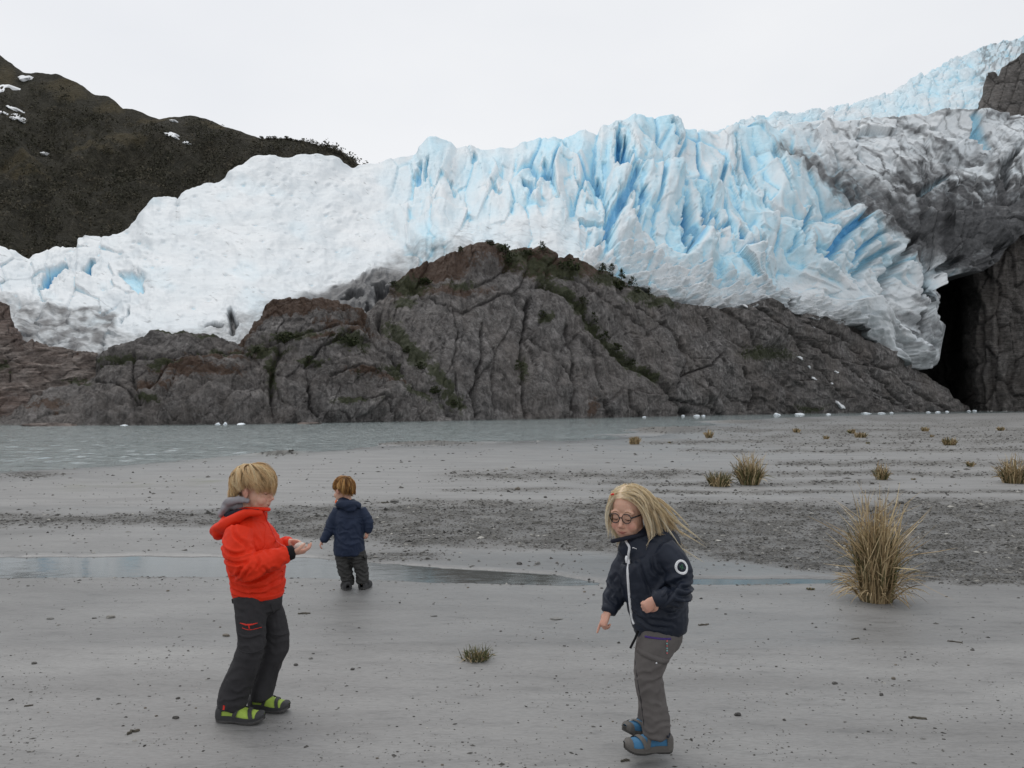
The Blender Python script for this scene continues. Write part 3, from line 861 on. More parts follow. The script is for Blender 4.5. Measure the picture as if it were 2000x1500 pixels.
def dome_disp(px, py, T):
    right = sstep(1380, 1520, px)
    wx = 12 * fbm(px / 60, py / 60, 3, 311); wy = 12 * fbm(px / 60, py / 60, 3, 312)
    # joints fan out from the summit on the left half, slabs dip to the right on the right half
    ang = (px - 1010) / (py - 300 + 60)
    a = voronoi((px + wx - (px - 1000) * 0.45 * (1 - T)) / 44, (py + wy) / 95, 313)
    b = voronoi((px + wx) / 18, (py + wy) / 26, 314)
    s1 = (px + wx) * 0.80 + (py + wy) * 0.60; s2 = (py + wy) * 0.80 - (px + wx) * 0.60
    sl = voronoi(s1 / 120, s2 / 24, 315)
    sl2 = ridged(s1 / 160, s2 / 14, 4, 316)
    d = 16 * fbm(px / 130, py / 110, 4, 317) + 5 * fbm(px / 26, py / 24, 4, 318) + 1.6 * fbm(px / 5.5, py / 5.5, 3, 319)
    d += (1 - right) * (9 * (a[2] - 0.5) + 12 * (a[3] * (a[2] - 0.5) + a[4] * (a[2] - 0.4)) - 3 * sstep(0.07, 0.0, a[1]) + 3 * (b[2] - 0.5) + 6 * b[3] * (b[2] - 0.5) - 1.2 * sstep(0.07, 0.0, b[1]) + 9 * (ridged((px + wx - (px - 1000) * 0.45 * (1 - T)) / 26, (py + wy) / 150, 4, 321) - 0.6))
    d += right * (9 * (sl[2] - 0.5) + 10 * sl[4] - 4 * sstep(0.1, 0.0, sl[1]) + 7 * (sl2 - 0.6))
    # the big rounded buttresses
    for x, y, rx, ry, h in ((840, 690, 70, 130, 14), (965, 690, 60, 140, 13), (1075, 760, 50, 70, 9), (1140, 740, 40, 90, 9), (1240, 770, 60, 60, 8), (1330, 720, 90, 90, 10), (985, 570, 60, 40, 10), (950, 500, 50, 30, 10), (1045, 510, 45, 25, 8),
                            (1600, 640, 60, 35, 9), (1480, 640, 60, 40, 9), (1730, 690, 40, 30, 8)):
        q = ((px - x) / rx) ** 2 + ((py - y) / ry) ** 2
        d += h * np.sqrt(np.clip(1 - q, 0, 1))
    cd, cc = cracks(px, py, DOME_CR)
    d += cd
    auto = np.clip(fbm(px / 40, py / 40, 2, 320) * 2, 0, 1) * np.maximum((1 - right) * np.maximum(sstep(0.05, 0.0, a[1]), 0.4 * sstep(0.05, 0, b[1])), right * 0.8 * sstep(0.06, 0, sl[1]))
    crest = curve(DOME_TOP, px)
    below = py - crest
    moss = sstep(70, 5, below) * sstep(1310, 1120, px) * sstep(735, 790, px) * 0.75 + 0.85 * patch(px, py, [(1040, 500, 60, 18), (950, 480, 50, 14), (1120, 520, 50, 14), (850, 530, 70, 22), (880, 570, 90, 14), (1150, 800, 12, 22), (1060, 525, 40, 22)], 331)
    green = 0.95 * patch(px, py, [(800, 560, 45, 26), (790, 595, 28, 12), (1055, 520, 50, 20), (1010, 500, 30, 26), (1100, 530, 50, 24), (1190, 545, 45, 18), (1250, 580, 40, 14), (900, 560, 40, 10), (1290, 596, 50, 10), (1020, 720, 12, 30), (1062, 625, 14, 10),
                                   (1500, 690, 60, 18), (1580, 800, 40, 8), (980, 480, 24, 10), (1180, 520, 30, 10)], 333)
    q, _ = poly_dist(px + 16 * fbm(px / 20, py / 20, 4, 335), py + 12 * fbm(px / 20, py / 20, 4, 346), [(1055, 540), (1118, 590), (1160, 640), (1195, 682), (1240, 716), (1270, 740)], 60)
    green = np.maximum(green, 0.95 * np.exp(-(q / 13) ** 2))
    q, _ = poly_dist(px + 22 * fbm(px / 22, py / 22, 4, 336), py + 14 * fbm(px / 22, py / 22, 4, 345), [(760, 640), (800, 690), (850, 740), (900, 795)], 60)
    green = np.maximum(green, 0.95 * np.exp(-(q / 17) ** 2))
    lich = np.clip(0.45 + 0.9 * fbm(px / 60, py / 60, 3, 337) + 0.5 * patch(px, py, [(960, 650, 40, 60), (850, 640, 60, 60), (1000, 560, 60, 20)], 338), 0, 1) * (1 - 0.5 * right)
    w_ = wl(px)
    wet = sstep(10, 1, w_ - py) * 0.7 + 0.75 * patch(px, py, [(1480, 610, 80, 26), (1600, 620, 80, 14), (1560, 740, 60, 40), (1480, 780, 30, 25), (1850, 800, 40, 24), (1640, 770, 90, 14)], 339) * sstep(-0.2, 0.3, fbm(px / 20, py / 9, 3, 340))
    return d, {"moss": moss, "green": green, "lichen": lich, "crack": np.maximum(cc, auto), "wet": np.clip(wet, 0, 0.85)}


def dome_depth(px, py, T):
    d0 = np.interp(px, [p[0] for p in ROCK_D], [p[1] for p in ROCK_D])
    back = np.interp(px, [640, 760, 960, 1150, 1300, 1500, 1700, 1880], [14, 20, 27, 21, 17, 12, 26, 4])
    return d0 + back * T ** 1.25


DOME = sheet("rock_dome", 640, 1930, 640, 205, DOME_TOP, lambda px: wl(px), dome_depth, dome_disp, R_DOME, (6, 4.0, 0.3))

KNOLL_TOP = [(420, 770), (445, 700), (455, 680), (480, 655), (500, 625), (512, 606), (530, 589), (555, 584), (600, 586), (650, 588), (685, 596), (712, 618), (738, 645), (770, 672), (800, 705), (850, 758), (900, 803), (930, 822)]


def knoll_disp(px, py, T):
    wx = 10 * fbm(px / 50, py / 50, 3, 351); wy = 10 * fbm(px / 50, py / 50, 3, 352)
    a = voronoi((px + wx + 0.3 * py) / 46, (py + wy - 0.2 * px) / 40, 353); b = voronoi((px + wx) / 15, (py + wy) / 15, 354)
    d = 12 * fbm(px / 90, py / 80, 4, 355) + 5 * fbm(px / 24, py / 22, 4, 356) + 1.6 * fbm(px / 5, py / 5, 3, 357)
    d += 7 * (a[2] - 0.5) + 9 * (a[3] * (a[2] - 0.5) + a[4] * (a[2] - 0.4)) - 3 * sstep(0.07, 0, a[1]) + 3.5 * (b[2] - 0.5) + 5 * b[4] * b[2] - 2 * sstep(0.09, 0, b[1])
    for x, y, rx, ry, h in ((610, 640, 110, 55, 14), (650, 700, 100, 60, 16), (690, 770, 90, 60, 22), (560, 770, 60, 60, 14), (800, 790, 80, 40, 14), (510, 700, 50, 50, 10), (660, 805, 60, 22, 8), (740, 800, 60, 30, 8)):
        d += h * np.sqrt(np.clip(1 - ((px - x) / rx) ** 2 - ((py - y) / ry) ** 2, 0, 1))
    cd, cc = cracks(px, py, [([(545, 690), (535, 720), (528, 760), (530, 815)], 5, 9), ([(590, 725), (620, 690), (680, 660)], 3, 6), ([(600, 760), (600, 800), (620, 816)], 3, 6), ([(700, 790), (735, 790), (760, 812)], 2.5, 5),
                             ([(520, 680), (600, 660), (690, 640)], 3, 5), ([(640, 745), (700, 730), (760, 735)], 2.5, 5), ([(700, 625), (740, 680), (790, 730)], 3, 6)])
    d += cd
    below = py - curve(KNOLL_TOP, px)
    moss = sstep(44, 4, below) * sstep(735, 690, px) * 0.95 + 0.85 * patch(px, py, [(700, 655, 60, 8), (660, 640, 60, 10), (770, 745, 50, 14), (560, 605, 60, 22), (500, 690, 40, 14), (620, 670, 60, 8), (700, 740, 40, 10)], 361)
    green = 0.95 * patch(px, py, [(520, 690, 55, 12), (575, 665, 60, 10), (680, 675, 50, 18), (780, 725, 55, 14), (820, 770, 50, 16), (880, 800, 40, 10), (600, 715, 40, 8), (530, 735, 12, 40), (680, 795, 44, 9), (860, 780, 40, 14), (840, 730, 24, 20)], 363)
    lich = np.clip(0.45 + 0.9 * fbm(px / 50, py / 50, 3, 365), 0, 1)
    wet = sstep(9, 1, wl(px) - py) * 0.6
    return d, {"moss": moss, "green": green, "lichen": lich, "crack": np.maximum(cc, np.clip(fbm(px / 40, py / 40, 2, 320) * 2, 0, 1) * np.maximum(sstep(0.05, 0, a[1]), 0.4 * sstep(0.05, 0, b[1]))), "wet": wet}


def off_depth(fwd, back):
    return lambda px, py, T: np.interp(px, [p[0] for p in ROCK_D], [p[1] for p in ROCK_D]) + fwd + back * T ** 1.2


KNOLL = sheet("rock_knoll", 420, 930, 330, 190, KNOLL_TOP, lambda px: wl(px) + 1.0, off_depth(-3.0, 12), knoll_disp, R_DOME, (5, 3.0, 0.4))

LOW_TOP = [(-260, 800), (-100, 802), (0, 797), (60, 778), (120, 762), (165, 745), (182, 730), (196, 702), (215, 690), (240, 672), (265, 664), (300, 655), (335, 650), (358, 644), (370, 650), (400, 650), (432, 660), (460, 668), (490, 690), (520, 735), (545, 775),
           (575, 800), (620, 828)]


def low_disp(px, py, T):
    wx = 10 * fbm(px / 50, py / 50, 3, 371); wy = 10 * fbm(px / 50, py / 50, 3, 372)
    a = voronoi((px + wx + 0.5 * py) / 60, (py + wy + 0.25 * px) / 30, 373); b = voronoi((px + wx) / 16, (py + wy + 0.3 * px) / 12, 374)
    d = 10 * fbm(px / 80, py / 60, 4, 375) + 4.5 * fbm(px / 22, py / 18, 4, 376) + 1.5 * fbm(px / 5, py / 5, 3, 377)
    d += 6 * (a[2] - 0.5) + 9 * (a[4] * a[2] + a[3] * (a[2] - 0.5)) - 2.6 * sstep(0.07, 0, a[1]) + 3 * (b[2] - 0.5) + 4 * b[4] * b[2] - 2 * sstep(0.09, 0, b[1])
    for x, y, rx, ry, h in ((415, 765, 115, 70, 24), (260, 740, 80, 60, 12), (150, 790, 130, 40, 10), (330, 690, 110, 40, 12), (250, 800, 90, 30, 9), (500, 800, 60, 30, 8)):
        d += h * np.sqrt(np.clip(1 - ((px - x) / rx) ** 2 - ((py - y) / ry) ** 2, 0, 1))
    cd, cc = cracks(px, py, [([(290, 770), (330, 720), (400, 700)], 3, 7), ([(200, 720), (270, 710), (350, 705), (450, 690)], 3, 5), ([(265, 700), (262, 750), (275, 800)], 2.5, 5), ([(180, 745), (240, 760), (270, 800)], 2.5, 5)])
    d += cd
    moss = 0.9 * patch(px, py, [(360, 725, 70, 22), (420, 708, 70, 10), (400, 740, 90, 14), (90, 800, 50, 10), (470, 690, 30, 10), (300, 760, 40, 14)], 381)
    green = 0.92 * patch(px, py, [(235, 710, 46, 9), (330, 650, 55, 7), (440, 695, 60, 8), (320, 718, 40, 7), (155, 748, 30, 7), (395, 655, 30, 6), (290, 790, 30, 7)], 383)
    lich = np.clip(0.35 + 0.9 * fbm(px / 50, py / 50, 3, 385), 0, 1)
    return d, {"moss": moss, "green": green, "lichen": lich, "crack": np.maximum(cc, np.clip(fbm(px / 40, py / 40, 2, 320) * 2, 0, 1) * np.maximum(sstep(0.05, 0, a[1]), 0.4 * sstep(0.05, 0, b[1]))), "wet": sstep(8, 1, wl(px) - py) * 0.6}


LOW = sheet("rock_shore", -180, 620, 410, 150, LOW_TOP, lambda px: wl(px) + 1.5, off_depth(-4.0, 10), low_disp, R_DOME, (5, 2.0, 0.5))

SLAB_TOP = [(-260, 640), (-60, 648), (-20, 600), (0, 592), (18, 598), (32, 640), (45, 662), (75, 666), (105, 676), (150, 684), (188, 692), (205, 712), (240, 740), (300, 790)]


def slab_disp(px, py, T):
    wx = 8 * fbm(px / 50, py / 50, 3, 391); wy = 8 * fbm(px / 50, py / 50, 3, 392)
    st = ridged((px + wx) / 120, (py + wy + 0.22 * px) / 16, 4, 393)
    a = voronoi((px + wx) / 70, (py + wy + 0.25 * px) / 22, 394)
    d = 8 * fbm(px / 80, py / 40, 4, 395) + 9 * (st - 0.6) + 6 * (a[2] - 0.5) + 8 * a[4] * a[2] - 4 * sstep(0.08, 0, a[1]) + 1.5 * fbm(px / 6, py / 5, 3, 396)
    green = 0.9 * patch(px, py, [(5, 715, 18, 10), (150, 745, 26, 6)], 397)
    return d, {"moss": 0.35 * patch(px, py, [(120, 690, 80, 10)], 398), "green": green, "lichen": np.clip(0.1 + fbm(px / 40, py / 20, 3, 399), 0, 0.6), "crack": np.maximum(sstep(0.06, 0, a[1]), 0), "wet": 0 * px}


sheet("rock_slab", -180, 300, 210, 120, SLAB_TOP, lambda px: wl(px) - 6, off_depth(2.0, 9), slab_disp, R_SLAB, (5, 2.0, 0.4))


def cave_disp(px, py, T):
    wx = 8 * fbm(px / 40, py / 60, 3, 401)
    col = ridged((px + wx) / 36, py / 170, 4, 402)
    a = voronoi((px + wx) / 26, py / 70, 403)
    d = 16 * (col - 0.6) + 7 * (a[2] - 0.5) + 8 * a[3] * a[2] - 4 * sstep(0.09, 0, a[1]) + 5 * fbm(px / 30, py / 30, 4, 404) + 1.5 * fbm(px / 6, py / 6, 3, 405)
    return d, {"moss": 0.3 * sstep(0.1, 0.5, fbm(px / 40, py / 40, 3, 406)), "green": 0 * px, "lichen": np.clip(0.1 + 0.8 * fbm(px / 30, py / 60, 3, 407), 0, 0.7) * sstep(1880, 1960, px), "crack": sstep(0.06, 0, a[1]), "wet": 0.9 * sstep(1912, 1860, px)}  # wet also carries the cave's gloom, painted in and fading towards the open cliff


def cave_depth(px, py, T):
    return np.interp(px, [1790, 1830, 1862, 1885, 1905, 1940, 2000, 2300], [330, 356, 348, 322, 306, 301, 300, 312]) + 8 * T


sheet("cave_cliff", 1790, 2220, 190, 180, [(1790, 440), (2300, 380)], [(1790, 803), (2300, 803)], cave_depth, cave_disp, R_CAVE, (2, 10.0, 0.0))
NUN_TOP = [(1912, 215), (1916, 196), (1920, 170), (1925, 150), (1930, 142), (1944, 140), (1950, 150), (1956, 134), (1970, 124), (1982, 116), (1992, 105), (2000, 103), (2040, 80), (2120, 40), (2300, -40)]


def nun_disp(px, py, T):
    a = voronoi((px + 0.25 * py) / 22, py / 40, 411)
    d = 5 * (a[2] - 0.5) + 6 * a[3] * a[2] - 3 * sstep(0.1, 0, a[1]) + 5 * fbm(px / 25, py / 25, 4, 412)
    z = 0 * px
    return d, {"moss": z, "green": z, "lichen": z + 0.1, "crack": sstep(0.06, 0, a[1]), "wet": z}


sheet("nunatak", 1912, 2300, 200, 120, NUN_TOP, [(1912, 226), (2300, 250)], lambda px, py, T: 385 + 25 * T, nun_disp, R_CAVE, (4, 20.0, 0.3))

# --- the wooded mountain on the left
MT_TOP = [(-300, -40), (-150, 20), (-60, 70), (0, 106), (18, 117), (44, 136), (60, 139), (78, 137), (108, 140), (130, 152), (150, 160), (185, 186), (212, 188), (240, 210), (258, 212), (275, 217), (310, 231), (340, 231), (365, 229), (382, 230),
          (420, 243), (470, 258), (510, 268), (560, 268), (600, 276), (640, 287), (665, 297), (680, 310), (695, 318), (730, 335), (800, 370)]


def mt_disp(px, py, T):
    d = 34 * fbm(px / 150, py / 110, 4, 421) + 26 * (ridged((px + 0.5 * py) / 120, (py - 0.5 * px) / 200, 3, 424) - 0.6) + 10 * fbm(px / 38, py / 34, 4, 422) + 2.6 * fbm(px / 9, py / 9, 3, 423)
    d *= np.clip((1 - T) * 6, 0.25, 1)
    for line, w, h in (([(60, 330), (200, 310), (270, 280), (330, 260)], 22, 9), ([(0, 250), (60, 330), (120, 400)], 20, 10), ([(0, 300), (90, 350)], 10, 6)):
        q, _ = poly_dist(px, py, line, 120)
        d += h * np.exp(-(q / w) ** 2)
    gul, _ = poly_dist(px, py, [(60, 210), (90, 270), (110, 330), (180, 420), (240, 480)], 140)
    d -= 12 * np.exp(-(gul / 26) ** 2)
    grass = patch(px, py, [(240, 280, 60, 18), (180, 305, 60, 12), (300, 235, 50, 10), (40, 330, 60, 14), (120, 165, 60, 16), (140, 185, 40, 18), (10, 150, 30, 30), (215, 210, 40, 12), (420, 248, 40, 6), (60, 350, 60, 8)], 431)
    return d, {"grass": grass, "rockf": np.clip(0.5 * sstep(0.1, 0.5, fbm(px / 50, py / 30, 4, 433)), 0, 1)}


def mountain_mat():
    m, nd, lk, bs = new_mat("mountain_scrub")
    v = coords(nd, lk)
    n1 = noise_tex(nd, lk, 0.05, 6, 0.65, v); n2 = noise_tex(nd, lk, 0.4, 7, 0.75, v)
    c = ramp(nd, lk, n1, [(0.3, (0.032, 0.031, 0.023)), (0.7, (0.058, 0.053, 0.039))])
    c = mixc(nd, lk, 0.7, c, ramp(nd, lk, n2, [(0.3, 0.4), (0.5, 1.0), (0.75, 1.7)]), 'MULTIPLY')
    gj = math_n(nd, lk, 'ADD', attr(nd, "grass"), math_n(nd, lk, 'MULTIPLY', math_n(nd, lk, 'SUBTRACT', n2, 0.5), 0.9))
    c = mixc(nd, lk, ramp(nd, lk, gj, [(0.35, 0.0), (0.8, 0.75)]), c, ramp(nd, lk, n2, [(0.3, (0.055, 0.045, 0.024)), (0.7, (0.110, 0.090, 0.050))]))
    rj = math_n(nd, lk, 'ADD', attr(nd, "rockf"), math_n(nd, lk, 'SUBTRACT', n2, 0.75))
    c = mixc(nd, lk, ramp(nd, lk, rj, [(0.3, 0.0), (0.5, 0.5)]), c, (0.10, 0.095, 0.088))
    lk.new(c, bs.inputs["Base Color"])
    bs.inputs["Roughness"].default_value = 0.9
    bs.inputs["Specular IOR Level"].default_value = 0.1
    nb = bump(nd, lk, bs, n2, 0.9, 2.5)
    bump(nd, lk, bs, n1, 0.6, 8.0, nb)
    return m


MT = sheet("mountain", -240, 780, 360, 200, MT_TOP, [(-300, 600), (800, 540)],
           lambda px, py, T: np.interp(px, [-300, 300, 800], [230, 270, 330]) + np.interp(px, [-300, 0, 400, 800], [420, 330, 220, 120]) * T ** 1.15, mt_disp, mountain_mat(), (5, 30.0, 1.5))


def surf_at(sh, px, py):
    """point of a built sheet nearest to a photo pixel, with the local normal"""
    o, P, PX, PY = sh
    if not hasattr(surf_at, "c"): surf_at.c = {}
    if o.name not in surf_at.c: surf_at.c[o.name] = (to_px(P), grid_normals(P))
    (qx, qy), n = surf_at.c[o.name]
    i = np.argmin((qx - px) ** 2 + (qy - py) ** 2)
    p, nn = P.reshape(-1, 3)[i], n.reshape(-1, 3)[i].copy()
    if (nn * (np.array([0, 0, CAM_H]) - p)).sum() < 0: nn = -nn
    return p, nn

# ------------------------------------------------------------------ scattered things: shapes
def ico(sub=1):
    t = (1 + 5 ** 0.5) / 2
    V = np.array([(-1, t, 0), (1, t, 0), (-1, -t, 0), (1, -t, 0), (0, -1, t), (0, 1, t), (0, -1, -t), (0, 1, -t), (t, 0, -1), (t, 0, 1), (-t, 0, -1), (-t, 0, 1)], float)
    Fc = [(0, 11, 5), (0, 5, 1), (0, 1, 7), (0, 7, 10), (0, 10, 11), (1, 5, 9), (5, 11, 4), (11, 10, 2), (10, 7, 6), (7, 1, 8), (3, 9, 4), (3, 4, 2), (3, 2, 6), (3, 6, 8), (3, 8, 9), (4, 9, 5), (2, 4, 11), (6, 2, 10), (8, 6, 7), (9, 8, 1)]
    V = [tuple(v / np.linalg.norm(v)) for v in V]
    for _ in range(sub):
        cache, F2 = {}, []
        def mid(a, b):
            k = (min(a, b), max(a, b))
            if k not in cache:
                m = (np.array(V[a]) + np.array(V[b])) / 2
                V.append(tuple(m / np.linalg.norm(m))); cache[k] = len(V) - 1
            return cache[k]
        for a, b, c in Fc:
            ab, bc, ca = mid(a, b), mid(b, c), mid(c, a)
            F2 += [(a, ab, ca), (b, bc, ab), (c, ca, bc), (ab, bc, ca)]
        Fc = F2
    return np.array(V), np.array(Fc)


ICO0, ICO1, ICO2 = ico(0), ico(1), ico(2)


def rock_shape(seed, sub=2, rx=1.0, ry=0.8, rz=0.5, rough=0.35, cuts=5):
    r = np.random.default_rng(seed)
    V, Fc = (ICO0, ICO1, ICO2)[sub]
    V = V.copy()
    for _ in range(cuts):                                  # flat fracture faces
        n = r.normal(size=3); n /= np.linalg.norm(n)
        h = r.uniform(0.55, 0.85)
        d = V @ n - h
        V -= np.outer(np.maximum(d, 0), n)
    V *= 1 + rough * 0.35 * r.normal(size=(len(V), 1)) * 0.5
    return V * np.array([rx, ry, rz]), Fc


def stone_mat(name, cols, scale=30):
    m, nd, lk, bs = new_mat(name)
    v = coords(nd, lk)
    n = noise_tex(nd, lk, scale, 5, 0.7, v)
    info = nd.new("ShaderNodeObjectInfo")
    c = ramp(nd, lk, n, [(0.3, tuple(x * 0.6 for x in cols)), (0.7, tuple(min(1, x * 1.35) for x in cols))])
    c = mixc(nd, lk, 1.0, c, ramp(nd, lk, info.outputs["Random"], [(0.0, 0.6), (1.0, 1.4)]), 'MULTIPLY')
    lk.new(c, bs.inputs["Base Color"])
    bs.inputs["Roughness"].default_value = 0.6
    bump(nd, lk, bs, n, 0.5, 0.004)
    return m


M_DARK = stone_mat("dark_stone", (0.060, 0.057, 0.052))
M_BROWN = stone_mat("brown_stone", (0.115, 0.098, 0.075))
M_PALE = stone_mat("pale_stone", (0.34, 0.33, 0.30))
M_GREY = stone_mat("grey_stone", (0.15, 0.148, 0.14))


def attr_mat(name, a, stops, rough=0.8, spec=0.2, extra=None, trans=0.0):
    m, nd, lk, bs = new_mat(name)
    c = ramp(nd, lk, attr(nd, a), stops)
    if extra:
        n = noise_tex(nd, lk, extra[0], 5, 0.7, coords(nd, lk))
        c = mixc(nd, lk, 1.0, c, ramp(nd, lk, n, [(0.3, 1 - extra[1]), (0.7, 1 + extra[1])]), 'MULTIPLY')
    lk.new(c, bs.inputs["Base Color"])
    bs.inputs["Roughness"].default_value = rough
    bs.inputs["Specular IOR Level"].default_value = spec
    if trans:
        bs.inputs["Transmission Weight"].default_value = 0
    return m


# --- gravel: every stone real, too many to count
def gravel():
    r = np.random.default_rng(11)
    n = 200000
    px = r.uniform(-60, 2060, n); py = 800 + 345 * r.random(n) ** 0.8
    m = gravel_mask(px, py)
    near = py > 1060
    keep = r.random(n) < (0.018 + 0.52 * m ** 1.3)
    px, py, m = px[keep], py[keep], m[keep]
    G = on_ground(px, py, 0.0)
    size = r.lognormal(0.0, 0.42, len(px)) * 1.55 * G[:, 1] / F_PX
    size = np.minimum(size, 0.05)
    # grit strewn over the near flat
    k = 15000
    qx = r.uniform(-60, 2060, k); qy = 1130 + 390 * r.random(k)
    kk = fbm(qx / 130, qy / 60, 3, 61) + 0.30 * r.normal(size=k) > 0.16
    Q = on_ground(qx[kk], qy[kk], 0.0)
    G = np.concatenate([G, Q]); size = np.concatenate([size, np.exp(r.normal(0, 0.55, len(Q))) * 0.0020 + 0.0006 * Q[:, 1] / 5])
    N_ = len(G)
    base = np.array([(1, 0, 0), (-1, 0, 0), (0, 1, 0), (0, -1, 0), (0, 0, 1), (0, 0, -1), ], float)
    faces = np.array([(0, 2, 4), (2, 1, 4), (1, 3, 4), (3, 0, 4), (2, 0, 5), (1, 2, 5), (3, 1, 5), (0, 3, 5)])
    V = base[None] * r.uniform(0.65, 1.35, (N_, 6, 1)) + r.normal(0, 0.22, (N_, 6, 3))
    V *= np.stack([r.uniform(0.8, 1.7, N_), r.uniform(0.7, 1.3, N_), r.uniform(0.3, 0.75, N_)], -1)[:, None]
    a = r.uniform(0, 6.28, N_); c, s = np.cos(a), np.sin(a)
    V = np.stack([V[..., 0] * c[:, None] - V[..., 1] * s[:, None], V[..., 0] * s[:, None] + V[..., 1] * c[:, None], V[..., 2]], -1)
    z = ground_h(G[:, 0], G[:, 1])
    ok = z > LAKE_Z - 0.02
    V = V * size[:, None, None] + np.stack([G[:, 0], G[:, 1], z + size * 0.12], -1)[:, None]
    V = V[ok]
    N_ = len(V)
    me = mesh_from("gravel", V.reshape(-1, 3), (faces[None] + 6 * np.arange(N_)[:, None, None]).reshape(-1, 3), smooth=False)
    tone = np.clip(r.normal(0.36, 0.2, N_) + 0.45 * (r.random(N_) > 0.96), 0, 1)
    vattr(me, "tone", np.repeat(tone, 6))
    m = attr_mat("gravel", "tone", [(0.0, (0.028, 0.027, 0.025)), (0.35, (0.085, 0.082, 0.075)), (0.65, (0.17, 0.165, 0.152)), (1.0, (0.38, 0.37, 0.34))], 0.7, 0.3)
    tag(add_obj("gravel", me, m), kind="stuff")


gravel()


def put_stone(name, px, py, w_px, seed, mat, label, cat="stone", group=None, ry=0.7, rz=0.45, rot=None, sub=2, sink=0.25, me=None):
    p = on_ground(px, py)
    w = w_px / F_PX * p[1] / 2
    if me is None:
        V, Fc = rock_shape(seed, sub, 1, ry, rz)
        me = mesh_from(name, V, Fc, smooth=False)
        me.materials.append(mat)
    o = bpy.data.objects.new(name, me)
    COL.objects.link(o)
    o.location = (p[0], p[1], float(ground_h(np.array(p[0]), np.array(p[1]))) + w * rz * (1 - 2 * sink) * 0.6)
    o.scale = (w, w, w)
    o.rotation_euler = (0, 0, random.Random(seed).uniform(-0.5, 0.5) if rot is None else rot)
    tag(o, label, cat, group)
    return o


STONES = [
    (216, 1207, 17, M_PALE, "pale lumpy stone beside a small dark one at the left of the near sand", 0.7, 0.5),
    (184, 1208, 11, M_DARK, "small dark flat stone just left of the pale lumpy stone", 0.6, 0.3),
    (98, 1209, 15, M_GREY, "grey flat stone alone on the sand near the left edge below the pool", 0.6, 0.35),
    (442, 1242, 16, M_BROWN, "brown oblong stone lying just left of the knees of the boy in red", 0.55, 0.45),
    (578, 1301, 9, M_DARK, "dark knobbly stone right of the shins of the boy in red", 0.8, 0.7),
    (607, 1288, 8, M_GREY, "grey upright stone right of the dark knobbly one near the boy in red", 0.9, 0.8),
    (689, 1309, 9, M_DARK, "dark stone alone between the boy in red and the small green tuft", 0.8, 0.6),
    (343, 1404, 13, M_DARK, "dark chunky stone with brown stain at lower left of the boy's shoes", 0.7, 0.6),
    (348, 1366, 9, M_DARK, "dark round stone above the chunky one left of the boy's shoes", 0.8, 0.6),
    (192, 1366, 8, M_DARK, "dark small stone in the lower left third of the sand", 0.8, 0.6),
    (67, 1296, 10, M_DARK, "dark round stone near the left edge of the sand", 0.8, 0.6),
    (1010, 956, 13, M_BROWN, "rounded brownish boulder on clear sand in mid distance between the children", 0.75, 0.75),
    (770, 981, 24, M_GREY, "large flat slab of stone on gravel right of the toddler's head", 0.6, 0.4),
    (1065, 972, 8, M_DARK, "dark small cobble on sand right of the brownish boulder", 0.8, 0.7),
    (993, 941, 6, M_GREY, "small grey cobble just above the brownish boulder", 0.8, 0.7),
    (989, 917, 7, M_PALE, "white pointed shard standing on sand in mid distance", 0.7, 1.0),
    (1088, 1209, 30, M_GREY, "wide flat grey stone sunk in sand left of the girl's pointing hand", 0.5, 0.18),
    (848, 1204, 14, M_GREY, "thin grey flat stone in the sand between the toddler and the girl", 0.5, 0.22),
    (834, 1092, 8, M_DARK, "dark round cobble on wet sand just past the pool", 0.8, 0.75),
    (1014, 1102, 12, M_DARK, "dark wedge stone at the far bank of the pool's narrow end", 0.7, 0.6),
    (1050, 1102, 13, M_GREY, "grey wedge stone at the far bank, right of the dark one", 0.7, 0.6),
    (1555, 1133, 15, M_PALE, "pale stone at the water strip left of the big straw tussock", 0.7, 0.65),
    (1577, 1133, 16, M_DARK, "dark stone touching the pale one left of the big straw tussock", 0.7, 0.6),
    (1760, 984, 13, M_DARK, "dark boulder on the gravel edge behind the big straw tussock", 0.7, 0.6),
    (1703, 945, 9, M_DARK, "dark grey block on sand just left of the small mid tussock", 0.8, 0.8),
    (1630, 1334, 16, M_DARK, "dark oval flat stone in the lower right of the sand", 0.55, 0.4),
    (1745, 1325, 9, M_BROWN, "brown round stone right of the dark oval flat stone", 0.8, 0.7),
    (1721, 1357, 9, M_DARK, "dark peaked stone below the brown round stone", 0.8, 0.9),
    (1441, 1398, 14, M_DARK, "dark lumpy stone in the sand right of the girl's shoes", 0.7, 0.6),
    (1532, 1407, 7, M_DARK, "dark small round stone right of the lumpy one by the girl", 0.8, 0.7),
    (1689, 1229, 7, M_DARK, "dark pointed stone under the big straw tussock on the near sand", 0.8, 0.9),
    (1899, 1270, 9, M_DARK, "dark knob of stone near the right edge of the near sand", 0.8, 0.6),
    (1208, 1256, 7, M_DARK, "dark pebble pair left of the girl's knee", 0.8, 0.7),
    (1240, 886, 6, M_GREY, "light round cobble below the stump-like tussock", 0.8, 0.8),
    (1968, 857, 7, M_DARK, "dark boulder far out near the right edge among small tussocks", 0.8, 0.6),
]
for i, (x, y, w, m, lab, ry, rz) in enumerate(STONES):
    put_stone("stone", x, y, w, 500 + i, m, lab, ry=ry, rz=rz)

# pieces of driftwood and weed
M_WOOD = simple_mat("driftwood", (0.075, 0.068, 0.055), 0.8, 0.2, 0.35, 60, 0.4, 0.003)


